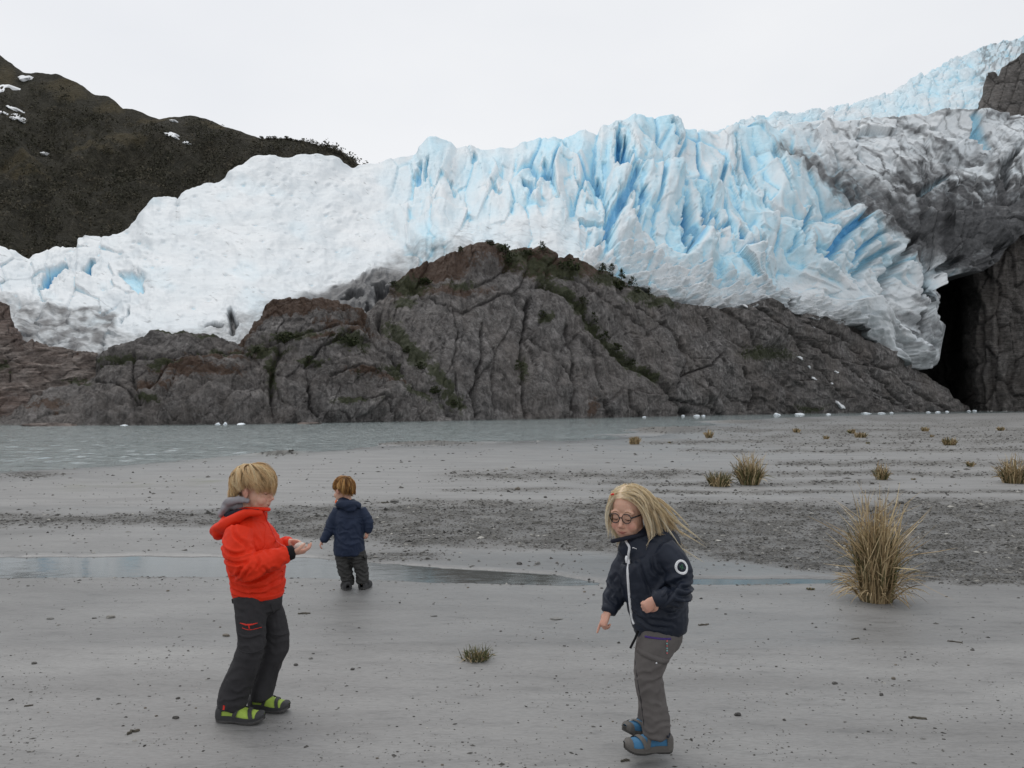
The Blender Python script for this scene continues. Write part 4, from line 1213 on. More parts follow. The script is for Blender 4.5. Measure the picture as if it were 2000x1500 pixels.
def stick(px, py, w_px, th_px, rot, label, seed, name="driftwood_stick", cat="driftwood"):
    p = on_ground(px, py)
    k = p[1] / F_PX
    r = np.random.default_rng(seed)
    L, th = w_px * k, th_px * k
    n = 9
    V, Fc = [], []
    for i in range(n):
        t = i / (n - 1) - 0.5
        rad = th * (0.55 + 0.35 * math.cos(t * 2.6)) * r.uniform(0.75, 1.2)
        c = np.array([t * L, r.normal(0, th * 0.35), th * 0.3])
        for j in range(6):
            a = j / 6 * 2 * math.pi
            V.append(c + np.array([0, math.cos(a) * rad, math.sin(a) * rad * 0.7]))
    for i in range(n - 1):
        for j in range(6):
            Fc.append((i * 6 + j, i * 6 + (j + 1) % 6, (i + 1) * 6 + (j + 1) % 6, (i + 1) * 6 + j))
    me = mesh_from(name, np.array(V), [np.array(Fc), np.array([tuple(range(6))[::-1], tuple(range((n - 1) * 6, n * 6))])], smooth=False)
    o = add_obj(name, me, M_WOOD)
    o.location = (p[0], p[1], float(ground_h(np.array(p[0]), np.array(p[1]))))
    o.rotation_euler = (0, 0, rot)
    tag(o, label, cat)


stick(594, 1199, 24, 3.0, 0.1, "short grey driftwood stick on the sand right of the boy in red", 1)
stick(1792, 1402, 32, 4.0, -0.25, "longest dark driftwood stick at the lower right of the sand", 2)
stick(259, 1431, 26, 5.0, 0.9, "dark ragged lump of weed at lower left of the sand", 3, "weed_clump", "weed")
stick(56, 1380, 15, 2.4, 0.3, "thin dark stick at the lower left edge of the sand", 4)
stick(1220, 1487, 18, 4.0, 0.4, "black scrap of weed on the sand below left of the girl's shoes", 5, "weed_clump", "weed")
stick(1375, 1221, 22, 3.0, 0.3, "brown strip of weed on the sand right of the girl's jacket hem", 6, "weed_clump", "weed")
stick(1670, 1247, 20, 2.2, 0.5, "thin dark twig below the big straw tussock", 7)
stick(1865, 1254, 26, 2.4, -0.6, "slanting dark twig right of and below the big straw tussock", 8)
stick(752, 982, 16, 2.5, 0.1, "short dark stick beside the flat slab of stone on gravel", 9)

pm = []
for k in range(6):
    V, Fc = rock_shape(900 + k, 1, 1, 0.75, 0.5)
    me = mesh_from("pebble", V, Fc, smooth=False)
    me.materials.append((M_DARK, M_DARK, M_GREY, M_DARK, M_BROWN, M_DARK)[k])
    pm.append(me)
rp = np.random.default_rng(21)
placed = 0
while placed < 235:
    x, y = rp.uniform(0, 2000), 1140 + 355 * rp.random()
    if fbm(np.array([x / 150]), np.array([y / 70]), 2, 62)[0] + rp.normal(0, 0.3) < 0.0: continue
    put_stone("pebble", x, y, 3.2 + 4.2 * rp.random() ** 2, placed, None, "small dark pebble lying singly on the smooth near sand", "pebble", "pebbles strewn on the near sand", rz=0.5, me=pm[placed % 6])
    placed += 1


# --- tussocks of straw-coloured grass
def grass_mat(name, stops):
    m, nd, lk, bs = new_mat(name)
    lk.new(ramp(nd, lk, attr(nd, "tone"), stops), bs.inputs["Base Color"])
    bs.inputs["Roughness"].default_value = 0.65
    bs.inputs["Specular IOR Level"].default_value = 0.25
    return m


M_STRAW = grass_mat("dead_grass", [(0.0, (0.115, 0.080, 0.042)), (0.5, (0.36, 0.265, 0.145)), (1.0, (0.64, 0.52, 0.32))])
M_GREENG = grass_mat("green_grass", [(0.0, (0.038, 0.042, 0.018)), (0.6, (0.095, 0.100, 0.042)), (1.0, (0.20, 0.19, 0.085))])


def blades(r, n, H, W, spread, droop, width, h_lo=0.45, seg=6, foot=0.35, kink=0.15):
    """curved tapering blades rising from a clump of radius foot*W; returns verts, faces, tone"""
    a = r.uniform(0, 2 * math.pi, n); rad = np.sqrt(r.random(n)) * W * foot
    b = np.stack([np.cos(a) * rad, np.sin(a) * rad, np.zeros(n)], -1)
    lean = (rad / (W * foot + 1e-9)) * spread * r.uniform(0.4, 1.3, n) + r.normal(0, 0.06, n)
    a2 = a + r.normal(0, 0.5, n)
    d = np.stack([np.cos(a2) * lean, np.sin(a2) * lean, np.ones(n)], -1)
    d /= np.linalg.norm(d, axis=1, keepdims=True)
    L = H * (h_lo + (1 - h_lo) * r.random(n) ** 1.3)
    dr = droop * r.uniform(0.2, 1.5, n)
    pts = [b]
    dirv = d.copy()
    kp = r.integers(2, seg, n)
    for i in range(seg):
        out = np.stack([np.cos(a2), np.sin(a2), np.zeros(n)], -1)
        dirv = dirv + out * (dr * (i + 0.5) / seg)[:, None] * 0.5 + np.array([0, 0, -1]) * (dr * (i / seg) ** 1.5)[:, None] * 0.8
        kk = (kp == i)[:, None] * r.normal(0, kink * 3, (n, 3))
        dirv = dirv + kk + r.normal(0, kink * 0.25, (n, 3))
        dirv /= np.linalg.norm(dirv, axis=1, keepdims=True)
        p = pts[-1] + dirv * (L / seg)[:, None]
        p[:, 2] = np.maximum(p[:, 2], 0.004)
        pts.append(p)
    P = np.stack(pts, 1)
    side = np.cross(dirv, r.normal(size=(n, 3))); side /= np.linalg.norm(side, axis=1, keepdims=True)
    wv = width * r.uniform(0.6, 1.3, n)
    tap = np.array([1.0, 1.0, 0.95, 0.85, 0.7, 0.5, 0.12])[:seg + 1]
    off = side[:, None] * (wv[:, None] * tap)[..., None] / 2
    V = np.stack([P - off, P + off], 2).reshape(n, -1, 3)
    k = (seg + 1) * 2
    f = np.array([(2 * i, 2 * i + 1, 2 * i + 3, 2 * i + 2) for i in range(seg)])
    Fc = (f[None] + k * np.arange(n)[:, None, None]).reshape(-1, 4)
    tone = np.repeat(np.clip(r.normal(0.5, 0.25, n), 0, 1), k)
    return V.reshape(-1, 3), Fc, tone


def tussock(px, py, h_px, w_px, label, seed, n_dead=160, n_green=80, n_splay=20, stalks=0, green_first=False, group="tufts of grass on the flat", name="grass_tussock", spread=0.45, foot=0.42, droop=0.18, width_px=1.6):
    p = on_ground(px, py)
    k = p[1] / F_PX
    H, W = h_px * k, w_px * k
    r = np.random.default_rng(seed)
    root = empty(name, (p[0], p[1], float(ground_h(np.array(p[0]), np.array(p[1]))) - 0.003))
    tag(root, label, "grass tuft", group)
    wd = max(width_px * k, 0.0022)
    def put(nm, parts, mat, lo=0.0):
        Vs, Fs, Ts, o = [], [], [], 0
        for V, Fc, t in parts:
            Vs.append(V); Fs.append(Fc + o); Ts.append(t); o += len(V)
        me = mesh_from(nm, np.concatenate(Vs), np.concatenate(Fs))
        vattr(me, "tone", np.clip(np.concatenate(Ts) + lo, 0, 1))
        tag(add_obj(nm, me, mat, root), kind="stuff")
    dead = [blades(r, n_dead, H * 0.72, W, spread, droop, wd, 0.5, foot=foot)]
    if n_splay: dead.append(blades(r, n_splay, H * (0.60 if h_px < 100 else 0.42), W, 0.75, 1.3, wd * 1.15, 0.6, foot=foot, kink=0.1))
    put("dead_blades", dead, M_STRAW)
    if n_green: put("green_blades", [blades(r, n_green, H * (0.95 if green_first else 0.74), W, spread * 1.15, droop, wd, 0.5, foot=foot)], M_GREENG)
    if stalks: put("seed_stalks", [blades(r, stalks, H, W, spread * 0.35, 0.05, wd * 1.2, 0.8, foot=foot * 0.7, kink=0.22)], M_STRAW, 0.12)
    return root


tussock(1712, 1174, 240, 56, "biggest straw tussock with splayed yellow blades on the near sand at right", 1, 640, 230, 190, 130, spread=0.07, foot=0.50, droop=0.05, width_px=2.2)
tussock(930, 1289, 34, 66, "small low green tuft alone in the near sand between the boy and girl", 2, 70, 190, 24, 0, True, spread=0.8, foot=0.36, droop=0.25, width_px=1.5)
TUFTS = [
    (1464, 946, 72, 46, "tall brown tussock, taller of the close pair above right of the girl", 260, 200, 14, 50), (1405, 949, 46, 46, "low grey-green tussock, shorter of the close pair above right of the girl", 120, 170, 14, 0),
    (1722, 936, 38, 28, "brown tussock of medium size beside a dark block of stone", 130, 80, 8, 20), (1895, 911, 18, 15, "tiny tussock on pale sand between the medium one and the right edge", 60, 24, 4, 0),
    (1981, 943, 64, 54, "large straw tussock cut by the right edge of the picture", 260, 130, 16, 40), (1855, 869, 24, 29, "wide bushy tussock far out at right", 130, 50, 6, 0),
    (1807, 842, 14, 15, "small round tussock above left of the wide bushy one", 70, 20, 3, 0), (1820, 853, 7, 9, "tiniest tussock between the round one and the wide bushy one", 40, 10, 2, 0),
    (1955, 841, 14, 15, "small far tussock near the right edge, under the cave", 70, 20, 3, 0), (1556, 844, 14, 14, "small upright far tussock, left of the close far pair", 80, 20, 2, 0),
    (1613, 857, 12, 11, "little brown tussock below and left of the close far pair", 50, 14, 2, 0), (1663, 846, 14, 16, "left and rounder of the close far pair of tussocks", 80, 24, 3, 0),
    (1681, 854, 17, 26, "right and wider of the close far pair of tussocks", 110, 30, 5, 0), (1385, 854, 20, 15, "narrow upright brown tussock by the lake's right shore", 110, 20, 3, 10),
    (1784, 936, 6, 10, "scrap of low grass right of the medium tussock", 20, 20, 0, 0), (1308, 864, 5, 8, "faint green scrap of grass right of the stump-like tussock", 14, 20, 0, 0), (1695, 866, 6, 9, "low green scrap of grass below the close far pair", 14, 24, 0, 0),
    (1583, 1152, 6, 20, "flat green scrap of grass left of the foot of the big straw tussock", 20, 60, 0, 0),
]
for i, (x, y, h, w, lab, nd_, ng, ns, st) in enumerate(TUFTS):
    tussock(x, y, h * 1.04, w * 0.86, lab, 30 + i, nd_, ng, ns, st)
tussock(1239, 866, 24, 20, "stump-like tussock of short stiff brown grass by the lake edge", 60, 260, 20, 8, 0, spread=0.08, foot=0.45, droop=0.02)

# --- floating ice and bergy bits
M_FLOE = simple_mat("floe_ice", (0.74, 0.80, 0.84), 0.45, 0.35, 0.06, 3.0, 0.3, 0.05)


def floe(px, py, w_px, h_px, seed, label, name="ice_floe", group="bits of glacier ice along the far shore", mat=None, cat="ice floe"):
    rx, ry, rz = ray(px, py)
    Y = HORIZON + 0.0
    D = F_PX * (CAM_H - LAKE_Z) / max(py - HORIZON, 3.2)
    D = min(D, float(np.interp(px, [p[0] for p in ROCK_D], [p[1] for p in ROCK_D])) - 5.5)
    p = at_depth(np.array(px), np.array(py), D)
    k = D / F_PX
    V, Fc = rock_shape(seed, 2, w_px * k / 2, w_px * k * 0.4, h_px * k, 0.5, 4)
    V[:, 2] = np.where(V[:, 2] < 0, V[:, 2] * 0.3, V[:, 2])
    me = mesh_from(name, V, Fc)
    o = add_obj(name, me, mat or M_FLOE)
    o.location = (p[0], p[1], LAKE_Z)
    o.rotation_euler = (0, 0, seed * 0.7)
    tag(o, label, cat, group)


FLOES = [(242, 829, 19, 2.0, "thin flat ice floe at the far left of the lake"), (426, 826, 14, 4.5, "domed ice floe, left of two touching in the left lake"), (439, 826, 9, 5.0, "pointed ice floe, right of two touching in the left lake"),
         (471, 825, 17, 3.0, "flat ice floe just right of the touching pair in the left lake"), (1258, 815, 10, 2.2, "lone small ice floe under the middle of the rock dome"), (1334, 813, 7, 3.0, "tiny ice floe right of the lone one under the dome"),
         (1360, 813, 13, 3.4, "ice floe left of a touching pair under the dome's right half"), (1373, 813, 9, 3.2, "ice floe right of a touching pair under the dome's right half"), (1518, 811, 17, 4.6, "thick white ice floe left of the snow slab shore"),
         (1562, 810, 22, 3.4, "longest ice floe, below the snow slab shore's left end"), (1618, 810, 9, 2.6, "short ice floe just below the snow slab"), (1692, 808, 20, 3.0, "wide ice floe right of the snow slab"),
         (1722, 808, 18, 2.6, "flat ice floe right of the wide one by the snow slab"), (1741, 807, 9, 2.6, "small ice floe at the end of the row by the snow slab"), (1814, 806, 10, 2.6, "ice floe at the left of the far row under the cave"),
         (1832, 806, 10, 2.8, "second ice floe of the far row under the cave"), (1850, 805, 10, 2.6, "third ice floe of the far row under the cave"), (1892, 804, 9, 3.2, "left ice floe of the last two before the cave wall"), (1903, 803, 9, 3.4, "right ice floe of the last two before the cave wall")]
for i, (x, y, w, h, lab) in enumerate(FLOES):
    floe(x, y, w, h, 70 + i, lab)
floe(95, 828, 92, 8, 95, "low bare rock islet in the lake at the left", "rock_islet", None, R_SLAB, "rock islet")
floe(602, 828, 62, 4, 97, "low brown rock islet in front of the knoll", "rock_islet", None, R_SLAB, "rock islet")
for o in bpy.data.objects:
    if o.name.startswith("rock_islet"):
        for nm, v in (("moss", 0.1), ("green", 0.0), ("lichen", 0.3), ("crack", 0.0), ("wet", 0.0)):
            vattr(o.data, nm, np.full(len(o.data.vertices), v))

M_SNOW = simple_mat("old_snow", (0.80, 0.82, 0.84), 0.7, 0.2, 0.05, 1.2, 0.3, 0.1)


def snow_patch(sh, cx, cy, rx, ry, ang, seed, label, group, lift):
    r = np.random.default_rng(seed)
    ca, sa = math.cos(ang), math.sin(ang)
    if sh is MT: rx, ry = rx * 1.35, ry * 1.7
    V, Fc = [], []
    R, A = 4, 22
    rads = 0.75 + 0.28 * np.array([math.sin(3 * a / A * 6.28 + seed) * 0.5 + math.sin(5 * a / A * 6.28 + seed * 2) * 0.5 + r.normal(0, 0.10) for a in range(A)])
    S_ = [surf_at(sh, cx + dx * rx * 0.8, cy + dy * ry * 0.8)[0] for dx in (-1, 0, 1) for dy in (-1, 0, 1)]
    c0 = np.mean(S_, 0)
    A_ = np.array([(q[0] - c0[0], q[2] - c0[2]) for q in S_]); by = np.array([q[1] - c0[1] for q in S_])
    sl = np.linalg.lstsq(np.vstack([A_, 0.6 * np.eye(2)]), np.concatenate([by, [0, 0]]), rcond=None)[0]   # depth as a plane over the slope
    pts = []
    kk = c0[1] / F_PX
    rr_ = np.array(c0)
    for i in range(R + 1):
        for j in range(A):
            q = i / R * rads[j]
            ux, uy = q * rx * math.cos(j / A * 6.283), q * ry * math.sin(j / A * 6.283)
            dx, dz = (ux * ca - uy * sa) * kk, -(ux * sa + uy * ca) * kk
            y = sl[0] * dx + sl[1] * dz
            pts.append(c0 + np.array([dx, y - lift * (1.0 if i < R else -2.0), dz]))
    base = np.mean(pts, 0)
    for i in range(R):
        for j in range(A):
            Fc.append((i * A + j, i * A + (j + 1) % A, (i + 1) * A + (j + 1) % A, (i + 1) * A + j))
    me = mesh_from("snow_patch", np.array(pts) - base, np.array(Fc))
    o = add_obj("snow_patch", me, M_SNOW)
    o.location = base
    tag(o, label, "snow patch", group)


for i, (x, y, rx, ry, a, lab) in enumerate([(4, 178, 24, 15, 1.0, "largest snow patch, cut by the left edge high on the mountain"), (51, 154, 14, 7, 0.1, "rounded snow patch just under the mountain's left ridge"), (36, 231, 20, 6, 0.7, "slanting snow patch below the largest one on the mountain"),
                                                 (28, 213, 9, 4, 0.6, "short snow streak between the largest and slanting patches"), (338, 266, 18, 6, 0.45, "snow patch alone in the middle of the wooded slope"), (367, 281, 7, 3, 0.2, "tiny snow patch right of the one in the middle slope"), (88, 302, 8, 4, 0.1, "small snow patch low in the mountain's gully"),
                                                 (340, 238, 7, 2.5, 0.1, "thin snow patch right under the middle of the ridge"), (8, 222, 9, 3, 0.5, "faint snow streak at the left edge below the largest patch")]):
    snow_patch(MT, x, y, rx, ry, a, 40 + i, lab, "snow patches on the mountain", 3.2)
for i, (x, y, rx, ry, a, lab) in enumerate([(1642, 792, 26, 6, 0.42, "large tilted snow slab at the waterline right of the dome"), (1622, 800, 16, 2.5, 0.1, "thin snow strip left under the large tilted slab"), (1562, 699, 14, 4, 0.2, "upper left snow patch on the slabs right of the dome"),
                                            (1580, 717, 9, 3.5, 0.4, "second snow patch down on the slabs right of the dome"), (1589, 739, 12, 3.5, 0.35, "lowest long snow patch on the slabs right of the dome"), (1624, 749, 6, 3, 0.2, "smallest snow patch on the slabs right of the dome"),
                                            (1634, 727, 12, 3, 0.15, "right snow patch level with the second on the slabs"), (1776, 760, 12, 4, 0.4, "snow patch low on the slab beneath the cave's ice pillar"), (1452, 590, 12, 3.5, 0.2, "ice scrap left on bare rock at the ice edge"),
                                            (1590, 640, 9, 3, 0.6, "narrow snow streak in a cleft just below the ice edge")]):
    snow_patch(DOME, x, y, rx, ry, a, 60 + i, lab, "snow left on the rock slabs", 0.5)


# --- shrubs on the rocks and trees on the mountain
M_LEAF = attr_mat("shrub_leaf", "tone", [(0.0, (0.014, 0.019, 0.009)), (0.5, (0.034, 0.043, 0.019)), (1.0, (0.075, 0.085, 0.038))], 0.8, 0.15)
M_BARK = simple_mat("bark", (0.075, 0.062, 0.050), 0.9, 0.1, 0.3, 8)
M_WOODS = attr_mat("wood_leaf", "tone", [(0.0, (0.036, 0.037, 0.027)), (0.5, (0.066, 0.062, 0.046)), (1.0, (0.125, 0.108, 0.080))], 0.9, 0.1)


def leaf_cloud(r, centers, n_each, rad, size):
    c = np.repeat(centers, n_each, 0)
    n = len(c)
    p = c + r.normal(0, 1, (n, 3)) * rad
    a = r.normal(size=(n, 3)); a /= np.linalg.norm(a, axis=1, keepdims=True)
    b = np.cross(a, r.normal(size=(n, 3))); b /= np.linalg.norm(b, axis=1, keepdims=True)
    s = size * r.uniform(0.5, 1.4, (n, 1))
    V = np.stack([p - a * s, p + b * s * 0.7, p + a * s, p - b * s * 0.7], 1)
    Fc = np.arange(4 * n).reshape(n, 4)
    return V.reshape(-1, 3), Fc, np.repeat(np.clip(r.normal(0.45, 0.22, n), 0, 1), 4)


def trunk_mesh(h, r0, lean, seed):
    r = np.random.default_rng(seed)
    V, Fc = [], []
    def tube(p0, p1, a, b):
        o = len(V)
        d = np.array(p1) - np.array(p0); d = d / np.linalg.norm(d)
        u = np.cross(d, [0.3, 0.9, 0.1]); u /= np.linalg.norm(u); w = np.cross(d, u)
        for p, rr in ((p0, a), (p1, b)):
            for j in range(5):
                V.append(np.array(p) + rr * (u * math.cos(j * 1.2566) + w * math.sin(j * 1.2566)))
        for j in range(5): Fc.append((o + j, o + (j + 1) % 5, o + 5 + (j + 1) % 5, o + 5 + j))
    top = (lean[0] * h, lean[1] * h, h)
    tube((0, 0, -0.1 * h), top, r0, r0 * 0.3)
    for _ in range(5):
        t = r.uniform(0.35, 0.9); a = r.uniform(0, 6.28)
        p = np.array(top) * t
        tube(p, p + np.array([math.cos(a) * 0.32 * h, math.sin(a) * 0.32 * h, 0.22 * h]), r0 * 0.45, r0 * 0.12)
    return np.array(V), np.array(Fc)


def plant(sh, px, py, w_px, h_px, label, seed, name, cat, group, mat, conifer=False):
    p, nrm = surf_at(sh, px, py)
    k = p[1] / F_PX
    w, h = w_px * k, h_px * k
    r = np.random.default_rng(seed)
    root = empty(name, p - nrm * 0.15 * w * 0.3)
    tag(root, label, cat, group)
    V, Fc = trunk_mesh(h * 0.85, h * 0.035 + 0.02, r.normal(0, 0.12, 2), seed)
    add_obj("trunk", mesh_from("trunk", V, Fc), M_BARK, root)
    nc = 22
    if conifer:
        z = r.uniform(0.12, 1.0, nc); a = r.uniform(0, 6.28, nc); rr = (1.05 - z) * w * 0.5 * r.uniform(0.5, 1.0, nc)
    else:
        z = r.uniform(0.15, 0.95, nc); a = r.uniform(0, 6.28, nc); rr = np.sqrt(np.clip(1 - (z * 2 - 0.9) ** 2, 0.05, 1)) * w * 0.42 * r.uniform(0.3, 1.0, nc)
    C = np.stack([np.cos(a) * rr, np.sin(a) * rr, z * h], -1)
    V, Fc, t = leaf_cloud(r, C, 16, np.array([w * 0.085, w * 0.085, h * 0.06]), w * 0.055)
    me = mesh_from("crown", V, Fc)
    vattr(me, "tone", t)
    tag(add_obj("crown", me, mat, root), kind="stuff")


SHRUBS = [(990, 520, 44, 42, "broad dark bush in the saddle of the dome's summit", 0), (1060, 496, 24, 24, "upright bush on the dome's second summit", 1), (958, 478, 22, 12, "low bush on the very top of the dome", 0), (898, 492, 16, 12, "small bush at the left shoulder of the dome's summit", 0),
          (1178, 534, 24, 20, "pointed bush where the dome's right ridge begins to drop", 1), (1196, 540, 22, 26, "tall pointed bush, second along the dome's right ridge", 1), (1214, 548, 22, 22, "dark bush, third along the dome's right ridge", 1), (1232, 560, 22, 20, "bush at the steep step of the right ridge", 0),
          (1246, 572, 18, 14, "last thick bush on the right ridge before bare rock", 0), (1268, 580, 14, 18, "thin wispy shrub on the ridge against the ice", 1), (1110, 528, 46, 20, "wide low bush just under the ridge right of the summits", 0), (1210, 566, 44, 18, "spreading bush below the right ridge", 0),
          (1030, 500, 26, 14, "low bush between the two summits of the dome", 0), (1140, 600, 22, 22, "bush at the top of the green gully", 0), (1158, 636, 26, 24, "bush in the upper middle of the green gully", 0), (1180, 668, 30, 24, "largest bush in the green gully", 0), (1206, 690, 28, 20, "bush at the lower middle of the green gully", 0),
          (1232, 712, 26, 14, "lowest bush in the green gully", 0), (1014, 726, 20, 24, "dark bush in the cleft on the dome's face", 0), (1060, 620, 20, 16, "bush on the dome's face right of the pale streak", 0), (830, 555, 34, 14, "low bush on the dome's left shoulder", 0), (770, 560, 20, 12, "bush at the dome's left edge by the dirty ice", 0),
          (680, 676, 44, 20, "wide dark bush on the knoll's right side", 0), (560, 668, 40, 18, "dark bush at the knoll's middle ledge", 0), (530, 745, 16, 30, "tall narrow bush in the cleft at the knoll's left", 0), (604, 712, 22, 18, "small bush below the knoll's middle ledge", 0), (700, 742, 16, 24, "bush at the foot of the knoll's right lobe", 0),
          (850, 770, 26, 16, "bush at the lower end of the gully left of the dome", 0), (500, 690, 24, 12, "low bush at the knoll's left foot", 0), (795, 690, 22, 14, "small bush at the top of the gully left of the dome", 0), (822, 722, 24, 16, "bush in the middle of the gully left of the dome", 0), (885, 792, 20, 12, "lowest bush in the gully left of the dome", 0)]
for i, (x, y, w, h, lab, con) in enumerate(SHRUBS):
    sh = KNOLL if (x < 740 and y > 600) else DOME
    plant(sh, x, y, w, h, lab, 700 + i, "shrub", "shrub", "shrubs on the rocks", M_LEAF, bool(con))

# trees standing clear on the mountain's right-hand ridge
ri = random.Random(5)
xs_ = [512, 524, 535, 547, 558, 568, 579, 590, 600, 609, 618, 626, 634, 642, 649, 656, 663, 669, 675, 681, 687, 692]
for i, x in enumerate(xs_):
    plant(MT, x, float(curve(MT_TOP, np.array(float(x)))) + 5, 10 + ri.random() * 6, (7 if x > 590 else 4) + ri.random() * 4 + (5 * ri.random() if x > 600 else 0), "dark windswept tree on the skyline of the mountain's right-hand ridge", 800 + i, "ridge_tree", "tree", "trees along the ridge skyline", M_WOODS)


def forest():
    r = np.random.default_rng(31)
    o, P, PX, PY = MT
    n = 4300
    nr, nc = PX.shape
    ii = r.integers(2, nr - 3, n * 3); jj = r.integers(40, nc - 2, n * 3)
    p = P[ii, jj]
    qx, qy = PX[ii, jj], PY[ii, jj]
    g = patch(qx, qy, [(240, 280, 60, 18), (180, 305, 60, 12), (300, 235, 50, 10), (40, 330, 60, 14), (120, 165, 60, 16), (140, 185, 40, 18), (10, 150, 30, 30), (215, 210, 40, 12), (6, 178, 26, 22), (51, 154, 20, 12), (34, 228, 26, 12), (338, 266, 24, 10), (88, 302, 12, 8)], 431)
    wood = fbm(qx / 55, qy / 38, 3, 443)
    keep = (r.random(n * 3) > g * 1.1) & (wood + 0.25 * r.normal(size=n * 3) > -0.12) & ((ii < nr - 12) | (qx > 600))
    p = p[keep][:n]; wood = wood[keep][:n]
    n = len(p)
    h = r.uniform(2.6, 5.6, n) * np.interp(p[:, 1], [230, 700], [0.8, 1.3])
    C = p[:, None] + np.stack([r.normal(0, 0.35, (n, 3)) * h[:, None], r.normal(0, 0.35, (n, 3)) * h[:, None], r.uniform(0.2, 1.0, (n, 3)) * h[:, None]], -1)
    V, Fc, t = leaf_cloud(r, C.reshape(-1, 3), 6, np.repeat(h, 18)[:, None] * 0.14, np.repeat(h, 18)[:, None] * 0.11)
    me = mesh_from("forest", V, Fc)
    base_t = np.repeat(np.clip(r.normal(0.42, 0.20, n) - 0.6 * (wood - 0.15), 0, 1), 18 * 4)
    vattr(me, "tone", np.clip(0.85 * base_t + 0.25 * t - 0.05, 0, 1))
    tag(add_obj("forest", me, M_WOODS), kind="stuff")


forest()

# ------------------------------------------------------------------ people: modelling kit
from mathutils.bvhtree import BVHTree


def v3(*a): return np.array(a, float)


def unit(a):
    a = np.asarray(a, float)
    return a / (np.linalg.norm(a) + 1e-12)


def catmull(P, sub):
    P = np.asarray(P, float)
    if P.ndim == 1: P = P[:, None]
    n = len(P)
    if n < 3 or sub <= 1:
        t = np.linspace(0, n - 1, (n - 1) * max(sub, 1) + 1)
        i = np.minimum(t.astype(int), n - 2); f = (t - i)[:, None]
        return P[i] * (1 - f) + P[i + 1] * f
    Q = np.vstack([2 * P[0] - P[1], P, 2 * P[-1] - P[-2]])
    out = []
    for i in range(n - 1):
        a, b, c, d = Q[i:i + 4]
        for k in range(sub):
            t = k / sub
            out.append(0.5 * ((2 * b) + (c - a) * t + (2 * a - 5 * b + 4 * c - d) * t * t + (3 * b - a - 3 * c + d) * t ** 3))
    out.append(P[-1])
    return np.array(out)


def tube(path, rad, side=(0, 1, 0), seg=14, sub=5, cap=True):
    """closed swept tube; rad: list of r or (r_side, r_other)"""
    R = np.array([(r, r) if np.isscalar(r) else r for r in rad], float)
    P = catmull(path, sub); R = np.maximum(catmull(R, sub), 1e-4)
    T = np.gradient(P, axis=0); T /= np.linalg.norm(T, axis=1, keepdims=True) + 1e-12
    s = np.asarray(side, float)
    S = s - T * (T @ s)[:, None]
    bad = np.linalg.norm(S, axis=1) < 1e-3
    if bad.any(): S[bad] = np.cross(T[bad], [0.3, 0.2, 0.9])
    S /= np.linalg.norm(S, axis=1, keepdims=True)
    B = np.cross(T, S)
    a = np.linspace(0, 2 * np.pi, seg, endpoint=False)
    V = P[:, None] + S[:, None] * (np.cos(a)[None, :, None] * R[:, None, :1]) + B[:, None] * (np.sin(a)[None, :, None] * R[:, None, 1:])
    n = len(P)
    V = V.reshape(-1, 3)
    q = []
    for i in range(n - 1):
        for j in range(seg):
            q.append((i * seg + j, i * seg + (j + 1) % seg, (i + 1) * seg + (j + 1) % seg, (i + 1) * seg + j))
    tri = []
    if cap:
        # rounded ends: one extra ring pulled in, then a point
        c0, c1 = len(V), len(V) + 1
        e0 = P[0] - T[0] * R[0].min() * 0.5; e1 = P[-1] + T[-1] * R[-1].min() * 0.5
        V = np.vstack([V, e0, e1])
        for j in range(seg):
            tri.append((c0, (j + 1) % seg, j)); tri.append((c1, (n - 1) * seg + j, (n - 1) * seg + (j + 1) % seg))
    return V, np.array(q), np.array(tri).reshape(-1, 3)


def ell(c, r, R=None, nu=18, nv=12):
    V = [(0, 0, 1)]
    for i in range(1, nv):
        t = math.pi * i / nv
        for j in range(nu):
            a = 2 * math.pi * j / nu
            V.append((math.sin(t) * math.cos(a), math.sin(t) * math.sin(a), math.cos(t)))
    V.append((0, 0, -1))
    V = np.array(V) * np.array(r)
    if R is not None: V = V @ np.asarray(R).T
    V = V + np.array(c)
    q, tri = [], []
    for j in range(nu):
        tri.append((0, 1 + j, 1 + (j + 1) % nu))
        b = 1 + (nv - 2) * nu
        tri.append((len(V) - 1, b + (j + 1) % nu, b + j))
    for i in range(nv - 2):
        for j in range(nu):
            q.append((1 + i * nu + j, 1 + (i + 1) * nu + j, 1 + (i + 1) * nu + (j + 1) % nu, 1 + i * nu + (j + 1) % nu))
    return V, np.array(q), np.array(tri)


def join(parts):
    Vs, Q, T, o = [], [], [], 0
    for V, q, t in parts:
        Vs.append(V)
        if len(q): Q.append(np.asarray(q) + o)
        if len(t): T.append(np.asarray(t) + o)
        o += len(V)
    out = []
    if Q: out.append(np.concatenate(Q))
    if T: out.append(np.concatenate(T))
    return np.concatenate(Vs), out


def get_vn(me):
    n = len(me.vertices)
    co = np.empty(n * 3, np.float32); me.vertices.foreach_get("co", co)
    no = np.empty(n * 3, np.float32); me.vertices.foreach_get("normal", no)
    return co.reshape(-1, 3).astype(float), no.reshape(-1, 3).astype(float)


def set_co(me, V):
    me.vertices.foreach_set("co", np.asarray(V, np.float32).ravel())
    me.update()


